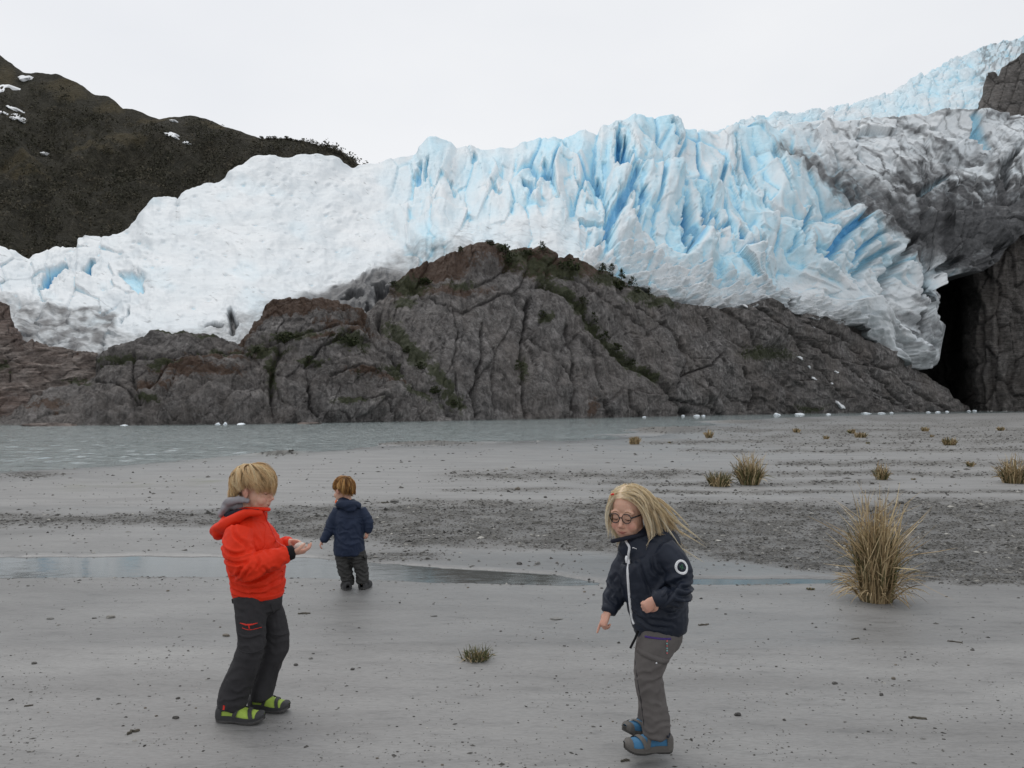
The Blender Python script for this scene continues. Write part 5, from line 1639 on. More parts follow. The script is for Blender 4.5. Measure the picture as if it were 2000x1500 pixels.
def solid(name, parts, voxel, smooth, mat, parent, post=None):
    """fuse overlapping closed shapes into one continuous skin, smooth it, then shape it further"""
    V, Fc = join(parts)
    me = mesh_from(name + "_raw", V, Fc)
    tmp = bpy.data.objects.new("tmp_fuse", me)
    COL.objects.link(tmp)
    r = tmp.modifiers.new("fuse", 'REMESH')
    r.mode = 'VOXEL'; r.voxel_size = voxel; r.use_smooth_shade = True
    if smooth:
        s = tmp.modifiers.new("smooth", 'SMOOTH'); s.factor = 0.5; s.iterations = smooth
    dg = bpy.context.evaluated_depsgraph_get()
    out = bpy.data.meshes.new_from_object(tmp.evaluated_get(dg))
    bpy.data.objects.remove(tmp); bpy.data.meshes.remove(me)
    out.name = name
    if post is not None:
        co, no = get_vn(out)
        set_co(out, post(co, no))
    out.polygons.foreach_set("use_smooth", np.ones(len(out.polygons), dtype=bool))
    return add_obj(name, out, mat, parent)


def plain(name, parts, mat, parent, smooth=True):
    V, Fc = join(parts)
    return add_obj(name, mesh_from(name, V, Fc, smooth), mat, parent)


def cloth_noise(V, sx, sy, sz, seed, o=3):
    x, y, z = V[:, 0] * sx, V[:, 1] * sy, V[:, 2] * sz
    return (fbm(x + 0.6 * y + seed, z - 0.4 * y, o, seed) + fbm(y + 0.5 * x, z + 0.5 * x + seed, o, seed + 3)) * 0.6


def crease(V, sx, sz, seed):
    """sharp-edged folds of stiff fabric"""
    w = 0.35 * cloth_noise(V, 9, 9, 9, seed + 11, 2)
    a = ridged(V[:, 0] * sx + V[:, 1] * sx * 0.8 + w * 2, V[:, 2] * sz + w, 2, seed)
    b = ridged(V[:, 0] * sx * 0.7 - V[:, 2] * sz * 0.8 + w, V[:, 1] * sx + V[:, 2] * sz * 0.6, 2, seed + 4)
    return np.maximum(np.maximum(a, b), 0) ** 2.2 * 1.35 - 0.75


def folds(V, Nn, F, lines):
    """single drawn-in creases of stiff cloth on the near side: (points, half width m, depth m); negative depth raises a ridge"""
    d = np.zeros(len(V))
    for pts, w, dep in lines:
        P = catmull(np.array([F.J(*p) for p in pts]), 6)[:, [0, 2]]
        x, z = V[:, 0], V[:, 2]
        m = (x > P[:, 0].min() - 3 * w) & (x < P[:, 0].max() + 3 * w) & (z > P[:, 1].min() - 3 * w) & (z < P[:, 1].max() + 3 * w) & (Nn[:, 1] < 0.25)
        if not m.any(): continue
        q = V[m][:, [0, 2]]
        best = np.full(len(q), 9.0); tt = np.zeros(len(q))
        for i in range(len(P) - 1):
            a, b = P[i], P[i + 1] - P[i]
            t = np.clip(((q - a) @ b) / (b @ b + 1e-12), 0, 1)
            dist = np.linalg.norm(q - a - t[:, None] * b, axis=1)
            n_ = dist < best
            best = np.where(n_, dist, best); tt = np.where(n_, (i + t) / (len(P) - 1), tt)
        env = np.sin(np.pi * np.clip(tt, 0.06, 0.94)) ** 0.5
        d[m] += env * (-dep * np.exp(-(best / w) ** 2) + 0.55 * dep * np.exp(-((best - 2.0 * w) / (1.1 * w)) ** 2))
    return d


def fold(V, c, r, d, freq, amp, ph=0.0):
    q = V - np.asarray(c)
    k = np.exp(-(q ** 2).sum(1) / (r * r))
    u = q @ unit(d)
    s = np.sin(u * freq + ph + 3.0 * fbm(V[:, 0] * 14, V[:, 2] * 14 + V[:, 1] * 9, 2, 77))
    return amp * k * (np.abs(s) * -1.6 + 0.9)


def bvh_of(o):
    co, _ = get_vn(o.data)
    return BVHTree.FromPolygons([Vector(c) for c in co], [tuple(p.vertices) for p in o.data.polygons])


def cast(bvh, p, d):
    h = bvh.ray_cast(Vector(np.asarray(p) - 0.6 * np.asarray(d)), Vector(d), 1.2)
    if h[0] is None: return None, None
    return np.array(h[0]), np.array(h[1])


def strip(name, bvh, pts, d, width, lift, mat, parent, n=24, taper=False):
    """a ribbon (zip, seam, eyebrow) lying on a surface; pts: points roughly in front of it, d: looking direction"""
    P = catmull(np.array(pts), max(2, n // max(1, len(pts) - 1)))
    L, Nn = [], []
    for p in P:
        h, nn = cast(bvh, p, d)
        if h is None: continue
        L.append(h); Nn.append(nn)
    if len(L) < 3: return None
    L, Nn = np.array(L), np.array(Nn)
    if (Nn @ np.array(d)).mean() > 0: Nn = -Nn
    for _ in range(2):
        L[1:-1] = (L[:-2] + 2 * L[1:-1] + L[2:]) / 4
        Nn[1:-1] = (Nn[:-2] + 2 * Nn[1:-1] + Nn[2:]) / 4
    T = np.gradient(L, axis=0); T /= np.linalg.norm(T, axis=1, keepdims=True) + 1e-9
    S = np.cross(T, Nn); S /= np.linalg.norm(S, axis=1, keepdims=True) + 1e-9
    w = np.full(len(L), width / 2)
    if taper: w = w * (0.25 + 0.75 * np.sin(np.linspace(0.12, math.pi - 0.12, len(L))))
    w = w[:, None]
    rows = np.stack([L - S * w - Nn * lift * 0.8, L - S * w * 0.85 + Nn * lift * 0.8, L + Nn * lift, L + S * w * 0.85 + Nn * lift * 0.8, L + S * w - Nn * lift * 0.8], 1)
    return add_obj(name, mesh_from(name, rows.reshape(-1, 3), grid_faces(len(L), 5)), mat, parent)


def disc(name, bvh, c, d, r0, r1, lift, mat, parent, ex=(1, 0, 0), ey=(0, 0, 1), seg=28):
    V = []
    ok = True
    for i, r in enumerate((r0, r0 * 0.98 + r1 * 0.02, (r0 + r1) / 2, r1 * 0.98 + r0 * 0.02, r1)):
        for j in range(seg):
            a = 2 * math.pi * j / seg
            h, nn = cast(bvh, np.asarray(c) + r * (math.cos(a) * np.asarray(ex) + math.sin(a) * np.asarray(ey)), d)
            if h is None: return None
            if nn @ np.asarray(d) > 0: nn = -nn
            V.append(h + nn * lift * (-0.5 if i in (0, 4) and r > 0 else 1))
    q = []
    for i in range(4):
        for j in range(seg):
            q.append((i * seg + j, i * seg + (j + 1) % seg, (i + 1) * seg + (j + 1) % seg, (i + 1) * seg + j))
    return add_obj(name, mesh_from(name, np.array(V), np.array(q)), mat, parent)


# --- materials of the figures
def skin_mat():
    m, nd, lk, bs = new_mat("skin")
    v = coords(nd, lk)
    n = noise_tex(nd, lk, 45, 4, 0.6, v)
    c = ramp(nd, lk, n, [(0.3, (0.58, 0.340, 0.245)), (0.7, (0.66, 0.405, 0.300))])
    c = mixc(nd, lk, attr(nd, "blush"), c, (0.50, 0.185, 0.150))
    c = mixc(nd, lk, attr(nd, "lip"), c, (0.40, 0.120, 0.105))
    lk.new(c, bs.inputs["Base Color"])
    bs.inputs["Roughness"].default_value = 0.48
    bs.inputs["Specular IOR Level"].default_value = 0.35
    bs.inputs["Subsurface Weight"].default_value = 0.12
    bs.inputs["Subsurface Radius"].default_value = (0.012, 0.005, 0.003)
    bs.inputs["Subsurface Scale"].default_value = 1.0
    bump(nd, lk, bs, noise_tex(nd, lk, 260, 3, 0.6, v), 0.12, 0.0006)
    return m


def fabric_mat(name, col, rough=0.62, spec=0.25, var=0.10, weave=900, crinkle=0.18, sheen=0.0):
    m, nd, lk, bs = new_mat(name)
    v = coords(nd, lk)
    n = noise_tex(nd, lk, 9, 5, 0.6, v)
    lk.new(ramp(nd, lk, n, [(0.3, tuple(c * (1 - var) for c in col)), (0.7, tuple(min(1, c * (1 + var)) for c in col))]), bs.inputs["Base Color"])
    bs.inputs["Roughness"].default_value = rough
    bs.inputs["Specular IOR Level"].default_value = spec
    bs.inputs["Sheen Weight"].default_value = sheen
    nb = bump(nd, lk, bs, noise_tex(nd, lk, 34, 4, 0.6, coords(nd, lk, (1, 1, 1.5)), 0.8), crinkle, 0.006)
    bump(nd, lk, bs, noise_tex(nd, lk, weave, 2, 0.5, v), 0.15, 0.0006, nb)
    return m


def hair_mat(name, stops):
    m, nd, lk, bs = new_mat(name)
    lk.new(ramp(nd, lk, attr(nd, "tone"), stops), bs.inputs["Base Color"])
    bs.inputs["Roughness"].default_value = 0.42
    bs.inputs["Specular IOR Level"].default_value = 0.35
    tr = nd.new("ShaderNodeBsdfTranslucent")               # light passes through fine hair
    lk.new(ramp(nd, lk, attr(nd, "tone"), stops), tr.inputs["Color"])
    mx = nd.new("ShaderNodeMixShader")
    mx.inputs[0].default_value = 0.5
    lk.new(bs.outputs[0], mx.inputs[1]); lk.new(tr.outputs[0], mx.inputs[2])
    lk.new(mx.outputs[0], nd["Material Output"].inputs["Surface"])
    return m


SKIN = skin_mat()
RED = fabric_mat("red_shell", (0.70, 0.032, 0.008), 0.6, 0.2, 0.06)
NAVY_S = fabric_mat("navy_softshell", (0.012, 0.017, 0.030), 0.55, 0.30, 0.12)
NAVY_P = fabric_mat("navy_parka", (0.016, 0.026, 0.055), 0.62, 0.25, 0.12)
NAVY_L = fabric_mat("navy_lining", (0.018, 0.020, 0.030), 0.8, 0.15)
GREY_H = fabric_mat("grey_jersey", (0.30, 0.29, 0.31), 0.9, 0.1, 0.10, 500, 0.2)
TR_DARK = fabric_mat("dark_trousers", (0.034, 0.033, 0.036), 0.75, 0.2, 0.14)
TR_GREY = fabric_mat("grey_trousers", (0.118, 0.108, 0.104), 0.75, 0.2, 0.10)
TR_TOD = fabric_mat("rain_trousers", (0.042, 0.042, 0.041), 0.7, 0.22, 0.16)
BLACK = fabric_mat("black_knit", (0.012, 0.012, 0.013), 0.85, 0.15, 0.15, 400, 0.3)
WHITE = simple_mat("white_trim", (0.72, 0.73, 0.75), 0.5, 0.3, 0.05)
REDTRIM = simple_mat("red_trim", (0.62, 0.035, 0.022), 0.5, 0.3, 0.05)
ORANGE = simple_mat("orange_trim", (0.75, 0.16, 0.05), 0.6, 0.2, 0.05)
PURPLE = simple_mat("purple_zip", (0.060, 0.030, 0.17), 0.5, 0.3, 0.08)
TEAL = simple_mat("teal_dot", (0.20, 0.42, 0.42), 0.6, 0.3, 0.08)
PINK = simple_mat("pink_dot", (0.50, 0.13, 0.14), 0.6, 0.3, 0.08)
BADGE_G = simple_mat("badge_green", (0.045, 0.13, 0.075), 0.6, 0.2, 0.08)
BADGE_N = simple_mat("badge_navy", (0.016, 0.020, 0.034), 0.6, 0.2, 0.08)
LIME = fabric_mat("lime_mesh", (0.33, 0.46, 0.075), 0.6, 0.3, 0.12, 700, 0.3)
BLUE = fabric_mat("blue_mesh", (0.042, 0.155, 0.29), 0.6, 0.3, 0.12, 700, 0.3)
SHOE_D = fabric_mat("dark_shoe", (0.040, 0.040, 0.042), 0.6, 0.3, 0.15, 500, 0.3)
SHOE_G = fabric_mat("grey_shoe", (0.105, 0.098, 0.090), 0.6, 0.3, 0.12, 500, 0.3)
SOLE_D = simple_mat("dark_sole", (0.085, 0.083, 0.082), 0.6, 0.3, 0.2, 60, 0.3, 0.002)
SOLE_G = simple_mat("grey_sole", (0.055, 0.053, 0.050), 0.6, 0.3, 0.2, 60, 0.3, 0.002)
BROW = simple_mat("brow_hair", (0.27, 0.15, 0.085), 0.7, 0.2, 0.2)
LASH = simple_mat("lash", (0.045, 0.026, 0.018), 0.6, 0.2, 0.1)
FRAME = simple_mat("spectacle_frame", (0.014, 0.016, 0.024), 0.25, 0.5, 0.1)
EYE_W = simple_mat("eye_white", (0.70, 0.67, 0.64), 0.25, 0.5, 0.03)
IRIS = simple_mat("iris", (0.06, 0.075, 0.09), 0.2, 0.5, 0.2)
lensm, _n, _l, _b = new_mat("lens")
_b.inputs["Transmission Weight"].default_value = 1.0
_b.inputs["Roughness"].default_value = 0.0
_b.inputs["IOR"].default_value = 1.08
H_BOY = hair_mat("boy_hair", [(0.0, (0.42, 0.285, 0.150)), (0.45, (0.90, 0.690, 0.410)), (1.0, (0.98, 0.87, 0.63))])
H_GIRL = hair_mat("girl_hair", [(0.0, (0.66, 0.525, 0.340)), (0.45, (0.96, 0.850, 0.640)), (1.0, (0.98, 0.93, 0.80))])
H_TOD = hair_mat("toddler_hair", [(0.0, (0.12, 0.055, 0.019)), (0.5, (0.46, 0.235, 0.086)), (0.8, (0.75, 0.45, 0.17)), (1.0, (0.95, 0.72, 0.36))])


class Figure:
    def __init__(s, name, px, py, label):
        g = on_ground(px, py)
        s.g = np.array([g[0], g[1], float(ground_h(g[0], g[1]))])
        s.root = empty(name, s.g)
        tag(s.root, label, "child")
        s.k = s.g[1] / F_PX                                  # metres per photo pixel at the figure

    def J(s, px, py, y=0.0):
        return at_depth(np.array(float(px)), np.array(float(py)), s.g[1] + y) - s.g

    def P(s, *pts):
        return [s.J(*p) for p in pts]


def rot_z(a): return np.array([[math.cos(a), -math.sin(a), 0], [math.sin(a), math.cos(a), 0], [0, 0, 1]])
def rot_x(a): return np.array([[1, 0, 0], [0, math.cos(a), -math.sin(a)], [0, math.sin(a), math.cos(a)]])
def rot_y(a): return np.array([[math.cos(a), 0, math.sin(a)], [0, 1, 0], [-math.sin(a), 0, math.cos(a)]])


class Head:
    """a child's head: local frame faces -Y, up +Z"""
    def __init__(s, pos, yaw, nod, roll=0.0, scale=1.0):
        s.R = rot_z(math.radians(yaw)) @ rot_x(math.radians(nod)) @ rot_y(math.radians(roll))
        s.pos = np.asarray(pos, float); s.s = scale

    def W(s, p): return (np.asarray(p, float) * s.s) @ s.R.T + s.pos
    def D(s, d): return np.asarray(d, float) @ s.R.T
    def L(s, p): return ((np.asarray(p, float) - s.pos) @ s.R) / s.s

    def parts(s, smile=0.0):
        E = []
        def e(c, r, R=None): E.append(ell(c, r, R))
        e((0, 0.014, 0.034), (0.072, 0.088, 0.079))                        # skull
        e((0, -0.016, -0.020), (0.062, 0.064, 0.074))                      # face mass
        e((0, -0.036, -0.052), (0.053, 0.049, 0.050))                      # jaw
        e((0, -0.058, -0.087), (0.022, 0.020, 0.017))                      # chin
        for x in (-1, 1):
            e((x * 0.033, -0.055, -0.040), (0.026, 0.024, 0.026))          # cheeks
            e((x * 0.029, -0.064, 0.019), (0.025, 0.013, 0.013))           # brow
            e((x * 0.029, -0.0655, -0.0015), (0.0165, 0.0125, 0.0115))     # lidded eye
            e((x * 0.073, 0.010, -0.010), (0.0075, 0.016, 0.027), rot_z(x * 0.35) @ rot_x(-0.2))   # ear
            e((x * 0.077, 0.015, -0.004), (0.006, 0.016, 0.020), rot_z(x * 0.55))
            e((x * 0.008, -0.084, -0.037), (0.0075, 0.008, 0.0065))        # nostril wing
        E.append(tube([(0, -0.074, 0.010), (0, -0.083, -0.010), (0, -0.092, -0.026), (0, -0.0945, -0.034)], [0.0075, 0.0078, 0.0095, 0.0105], (1, 0, 0), 10, 3))
        e((0, -0.0765, -0.0590), (0.019 + 0.005 * smile, 0.0080, 0.0038), None)     # upper lip
        e((0, -0.0755, -0.0670), (0.016 + 0.004 * smile, 0.0080, 0.0044))          # lower lip
        e((0, -0.070, -0.055), (0.024, 0.012, 0.014))
        return [((V * s.s) @ s.R.T + s.pos, q, t) for V, q, t in E]

    def tint(s, co):
        l = s.L(co)
        def g(c, r): return np.exp(-(((l - np.array(c)) / np.array(r)) ** 2).sum(1))
        bl = 0.55 * (g((0.036, -0.07, -0.036), (0.02, 0.03, 0.017)) + g((-0.036, -0.07, -0.036), (0.02, 0.03, 0.017))) + 0.45 * g((0, -0.1, -0.034), (0.014, 0.02, 0.011)) + 0.5 * g((0.078, 0.012, -0.006), (0.02, 0.03, 0.03)) + 0.5 * g((-0.078, 0.012, -0.006), (0.02, 0.03, 0.03))
        lip = 0.75 * np.clip(g((0, -0.086, -0.059), (0.019, 0.014, 0.004)) + g((0, -0.085, -0.067), (0.016, 0.014, 0.0045)), 0, 1)
        return np.clip(bl, 0, 0.8), lip

    def face_bits(s, body, root, lashes=True):
        bv = bvh_of(body)
        d = s.D((0, 1, 0))
        for x in (-1, 1):
            strip("eyebrow", bv, [s.W((x * 0.014, -0.2, 0.0215)), s.W((x * 0.028, -0.2, 0.0265)), s.W((x * 0.044, -0.2, 0.020))], d, 0.0045 * s.s, 0.0007, BROW, root, 14, True)
            if lashes: strip("eyelash", bv, [s.W((x * 0.016, -0.2, -0.0050)), s.W((x * 0.029, -0.2, -0.0098)), s.W((x * 0.044, -0.2, -0.0040))], d, 0.0040 * s.s, 0.0012, LASH, root, 16, True)
        strip("mouth_line", bv, [s.W((-0.021, -0.2, -0.0575)), s.W((0, -0.2, -0.0634)), s.W((0.021, -0.2, -0.0575))], d, 0.0036 * s.s, 0.0008, simple_lip(), root, 16, True)


_lip = []


def simple_lip():
    if not _lip: _lip.append(simple_mat("mouth_line", (0.17, 0.045, 0.040), 0.6, 0.2, 0.05))
    return _lip[0]


def hand(wrist, d, n, L, curl=(0.5, 0.5, 0.5, 0.5), thumb=0.4, mirror=1, spread=0.10, straight=()):
    """palm, four unequal jointed fingers and a thumb; d: finger direction, n: way the palm faces, mirror: side of the thumb"""
    d = unit(d); n = unit(np.asarray(n, float) - d * (np.asarray(n, float) @ d)); s_ = np.cross(d, n) * mirror
    k = L / 0.125
    parts = []
    w = np.asarray(wrist, float)
    parts.append(tube([w - d * 0.03 * k, w, w + d * 0.025 * k, w + d * 0.052 * k, w + d * 0.062 * k], [(0.018 * k, 0.014 * k), (0.018 * k, 0.0135 * k), (0.026 * k, 0.0135 * k), (0.027 * k, 0.0115 * k), (0.024 * k, 0.009 * k)], s_, 14, 3))
    offs = (0.0205, 0.0072, -0.0065, -0.0195); lens = (0.050, 0.056, 0.052, 0.041); rads = (0.0066, 0.0068, 0.0064, 0.0056)
    for i in range(4):
        base = w + d * (0.056 - 0.003 * abs(i - 1.2)) * k + s_ * offs[i] * k
        dd = unit(d + s_ * (1.4 - i) * spread)
        c = 0.06 if i in straight else curl[i]
        pts = [base - dd * 0.012 * k]; p = base; ang = 0
        pts.append(p)
        for j, fr in enumerate((0.44, 0.31, 0.25)):
            ang += c * (0.9, 1.15, 0.8)[j]
            p = p + (dd * math.cos(ang) + n * math.sin(ang)) * lens[i] * fr * k
            pts.append(p)
        r = rads[i] * k
        parts.append(tube(pts, [r * 1.05, r * 1.08, r, r * 0.93, r * 0.75], s_, 10, 3))
    tb = w + d * 0.012 * k + s_ * 0.020 * k
    t1 = unit(s_ * 0.75 + d * 0.62 + n * 0.25)
    t2 = unit(s_ * (0.55 - thumb) + d * 0.75 + n * (0.3 + thumb))
    t3 = unit(s_ * (0.25 - thumb * 1.3) + d * 0.75 + n * (0.35 + thumb))
    parts.append(tube([tb - t1 * 0.012 * k, tb, tb + t1 * 0.020 * k, tb + t1 * 0.020 * k + t2 * 0.022 * k, tb + t1 * 0.020 * k + t2 * 0.022 * k + t3 * 0.017 * k], [0.010 * k, 0.0105 * k, 0.0088 * k, 0.0078 * k, 0.006 * k], n, 10, 3))
    return parts


def hair_tubes(name, strands, radii, tones, mat, root, extra=None):
    """strands: list of (m,3) paths -> thin three-sided tapering locks in one mesh"""
    Vs, Fs, Ts, o = [], [], [], 0
    for P, r, t in zip(strands, radii, tones):
        n = len(P)
        T = np.gradient(P, axis=0); T /= np.linalg.norm(T, axis=1, keepdims=True) + 1e-9
        S = np.cross(T, [0.31, 0.42, 0.85]); S /= np.linalg.norm(S, axis=1, keepdims=True) + 1e-9
        B = np.cross(T, S)
        tp = np.interp(np.linspace(0, 1, n), [0, 0.15, 0.7, 1], [0.7, 1, 0.85, 0.12])[:, None] * r
        ring = np.stack([P + S * tp, P - 0.5 * S * tp + 0.87 * B * tp, P - 0.5 * S * tp - 0.87 * B * tp], 1)
        Vs.append(ring.reshape(-1, 3))
        i = np.arange(n - 1)[:, None]; j = np.arange(3)[None]
        f = np.stack([i * 3 + j, i * 3 + (j + 1) % 3, (i + 1) * 3 + (j + 1) % 3, (i + 1) * 3 + j], -1).reshape(-1, 4)
        Fs.append(f + o); Ts.append(np.full(n * 3, t) if np.isscalar(t) else np.repeat(t, 3)); o += n * 3
    if extra is not None:
        V, f, t = extra
        Vs.append(V); Fs.append(f + o); Ts.append(t)
    me = mesh_from(name, np.concatenate(Vs), np.concatenate(Fs))
    vattr(me, "tone", np.clip(np.concatenate(Ts), 0, 1))
    return add_obj(name, me, mat, root)


def bowl_hair(head, root, mat, seed, n=1500, ends=None, thick=0.012, crown=(0.0, 0.42, 0.9), swirl=0.25, rad=0.0016):
    r = np.random.default_rng(seed)
    C = unit(crown); A = unit(np.array([0, -1, 0]) - C * (np.array([0, -1, 0]) @ C)); B = np.cross(C, A)
    cen, er = np.array([0, 0.012, 0.030]), np.array([0.0755, 0.0915, 0.083])
    def zend(d):                                            # lower edge of the hair by direction in plan
        a = np.degrees(np.arctan2(np.abs(d[0]), -d[1]))      # 0 front .. 180 back
        return np.interp(a, [0, 40, 62, 80, 105, 130, 180], ends)
    def path(phi, t0, t1, lift, ph):
        th = np.linspace(t0, t1, 22)
        out, hr = [], 0.0
        for i, t in enumerate(th):
            f = phi + swirl * (t - t0) + ph * math.sin(2.2 * t)
            dv = C * math.cos(t) + (A * math.cos(f) + B * math.sin(f)) * math.sin(t)
            rr = 1 / math.sqrt(((dv / er) ** 2).sum())
            p = cen + dv * rr + unit(dv) * lift * min(1, 0.35 + (t - t0) * 1.3)
            h = math.hypot(p[0], p[1] - cen[1])
            hold = np.interp(p[1], [-0.06, 0.0, 0.06], [0.995, 0.985, 0.93])
            if h < hr * hold and t > 1.0:                    # hangs once past the widest point
                p[:2] = cen[:2] + (p[:2] - cen[:2]) * (hr * hold / h)
                h = hr * hold
            hr = max(hr, h)
            out.append(p)
            if p[2] < zend(p - cen) + jit: break
        return np.array(out)
    S, Rr, T = [], [], []
    for i in range(n):
        if i % 11 == 0:                                      # locks: a guide and the strands that gather to it
            g = (r.uniform(-math.pi, math.pi), r.random() ** 0.8 * 1.35, r.normal(0, 0.011), r.random(), r.normal(0, 0.16), np.clip(r.normal(0.5, 0.27), 0.02, 1))
        phi, t0 = g[0] + r.normal(0, 0.045), max(0.01, g[1] + r.normal(0, 0.05))
        jit = g[2] + r.normal(0, 0.003)
        lay = np.clip(g[3] + r.normal(0, 0.08), 0, 1)
        P = path(phi, t0, 2.9, thick * (0.25 + 0.9 * lay), g[4] + r.normal(0, 0.02))
        if len(P) < 4: continue
        P = P + r.normal(0, 0.0012, (1, 3)) + np.cumsum(r.normal(0, 0.0005, P.shape), 0)
        P = P[sorted(set(range(0, len(P), 2)) | {len(P) - 1})]
        S.append(head.W(P)); Rr.append(rad * r.uniform(0.5, 1.25)); T.append(np.clip(g[5] + r.normal(0, 0.07) + 0.2 * (lay - 0.5), 0, 1) * np.linspace(1.0, 0.9, len(P)))
    # under-layer that closes the gaps between locks
    jit = 0.006
    cols = [path(a, 0.02, 2.9, thick * 0.25, 0.0) for a in np.linspace(-math.pi, math.pi, 61)]
    m = 18
    G = np.stack([catmull(c[np.linspace(0, len(c) - 1, 9).astype(int)], 3)[np.linspace(0, 24, m).astype(int)] for c in cols])
    V = head.W(G.reshape(-1, 3))
    hair_tubes("hair", S, Rr, T, mat, root, (V, grid_faces(61, m), np.full(len(V), 0.32)))


def shoe(name, root, heel, toe, width, h, mats, up=(0, 0, 1), straps=2, tilt=0.0):
    """heel, toe: ground points of the sole; mats: (sole, body, panel)"""
    heel, toe = np.asarray(heel, float), np.asarray(toe, float)
    f = unit(toe - heel); L = np.linalg.norm(toe - heel); up = unit(np.asarray(up, float) - f * (np.asarray(up, float) @ f)); s_ = np.cross(f, up)
    out = empty_shoe = bpy.data.objects.new(name, None)
    def wprof(u): return width / 2 * np.interp(u, [0, 0.04, 0.12, 0.35, 0.65, 0.85, 0.95, 1.0], [0.30, 0.62, 0.78, 0.76, 1.0, 0.93, 0.66, 0.25])
    us = np.linspace(0, 1, 20)
    # sole: a slab with a slight rocker
    th = 0.018 * L / 0.19
    V = []
    for u in us:
        w = wprof(u) * 1.06
        roc = 0.014 * L / 0.19 * max(0, (u - 0.72) / 0.28) ** 2 + 0.004 * max(0, (0.1 - u) / 0.1)
        arch = 0.004 * math.exp(-((u - 0.42) / 0.1) ** 2)
        for a, z in ((-0.9, roc + arch), (-1.0, roc + th * 0.45), (-0.97, roc + th), (0.97, roc + th), (1.0, roc + th * 0.45), (0.9, roc + arch)):
            V.append(heel + f * u * L + s_ * a * w + up * z)
    V = np.array(V)
    q = []
    for i in range(len(us) - 1):
        for j in range(6): q.append((i * 6 + j, i * 6 + (j + 1) % 6, (i + 1) * 6 + (j + 1) % 6, (i + 1) * 6 + j))
    cap = np.array([tuple(range(6))[::-1], tuple(range(len(V) - 6, len(V)))])
    base = plain_faces(name, V, [np.array(q), cap], mats[1], root, False)
    def prof(u): return h * np.interp(u, [0, 0.05, 0.25, 0.42, 0.62, 0.80, 0.93, 1.0], [0.62, 0.86, 1.0, 0.98, 0.74, 0.56, 0.40, 0.12])
    def shell(u0, u1, a0, a1, off, nu=12, na=14, slant=0.0):
        G = []
        for u in np.linspace(u0, u1, nu):
            for a in np.linspace(a0, a1, na):
                uu = np.clip(u + slant * (a - math.pi / 2) / math.pi, 0, 1)
                w, hh = wprof(uu), prof(uu)
                roc = 0.014 * L / 0.19 * max(0, (uu - 0.72) / 0.28) ** 2
                c, sn = math.cos(a), math.sin(a)
                c = math.copysign(abs(c) ** 0.75, c); sn = abs(sn) ** 0.8
                G.append(heel + f * (uu * L + off * (0.6 if uu > 0.9 else 0)) + s_ * c * (w + off) + up * (th * 0.8 + roc + sn * (hh + off)))
        return np.array(G), grid_faces(nu, na), np.zeros((0, 3), int)
    # the first mesh is the thing's shoe body; its pieces hang under it
    add = []
    up_o = plain_faces("upper", shell(0.0, 1.0, 0, math.pi, 0, 26, 18)[0], [grid_faces(26, 18)], mats[2], base)
    so = plain_faces("sole", V - up * 0.0015 + 0, [np.array(q), cap], mats[0], base, False)
    V2, q2, _ = shell(0.87, 1.0, 0, math.pi, 0.0028, 8, 14); plain_faces("toe_cap", V2, [q2], mats[1], base)
    for a0, a1 in ((0, 0.20), (math.pi - 0.20, math.pi)):
        V2, q2, _ = shell(0.10, 0.9, a0, a1, 0.0030, 18, 5); plain_faces("rand", V2, [q2], mats[1], base)
    V2, q2, _ = shell(0.0, 0.17, 0, math.pi, 0.0035, 8, 14); plain_faces("heel_cup", V2, [q2], mats[1], base)
    for i in range(straps):
        u = 0.47 + 0.20 * i
        V2, q2, _ = shell(u, u + 0.085, 0.1, math.pi - 0.1, 0.0055, 5, 16, (0.16, -0.20, 0.1)[i]); plain_faces("strap", V2, [q2], mats[1], base)
    return base


def plain_faces(name, V, Fc, mat, parent, smooth=True):
    return add_obj(name, mesh_from(name, np.asarray(V), Fc, smooth), mat, parent)

# ------------------------------------------------------------------ the boy in the red jacket
def finish_body(o, head, hands):
    co, _ = get_vn(o.data)
    b, lip = head.tint(co)
    for h, rr in hands:
        d = np.linalg.norm(co - h, axis=1)
        b = np.maximum(b, 0.35 * np.exp(-(d / rr) ** 2))
    vattr(o.data, "blush", b); vattr(o.data, "lip", lip)


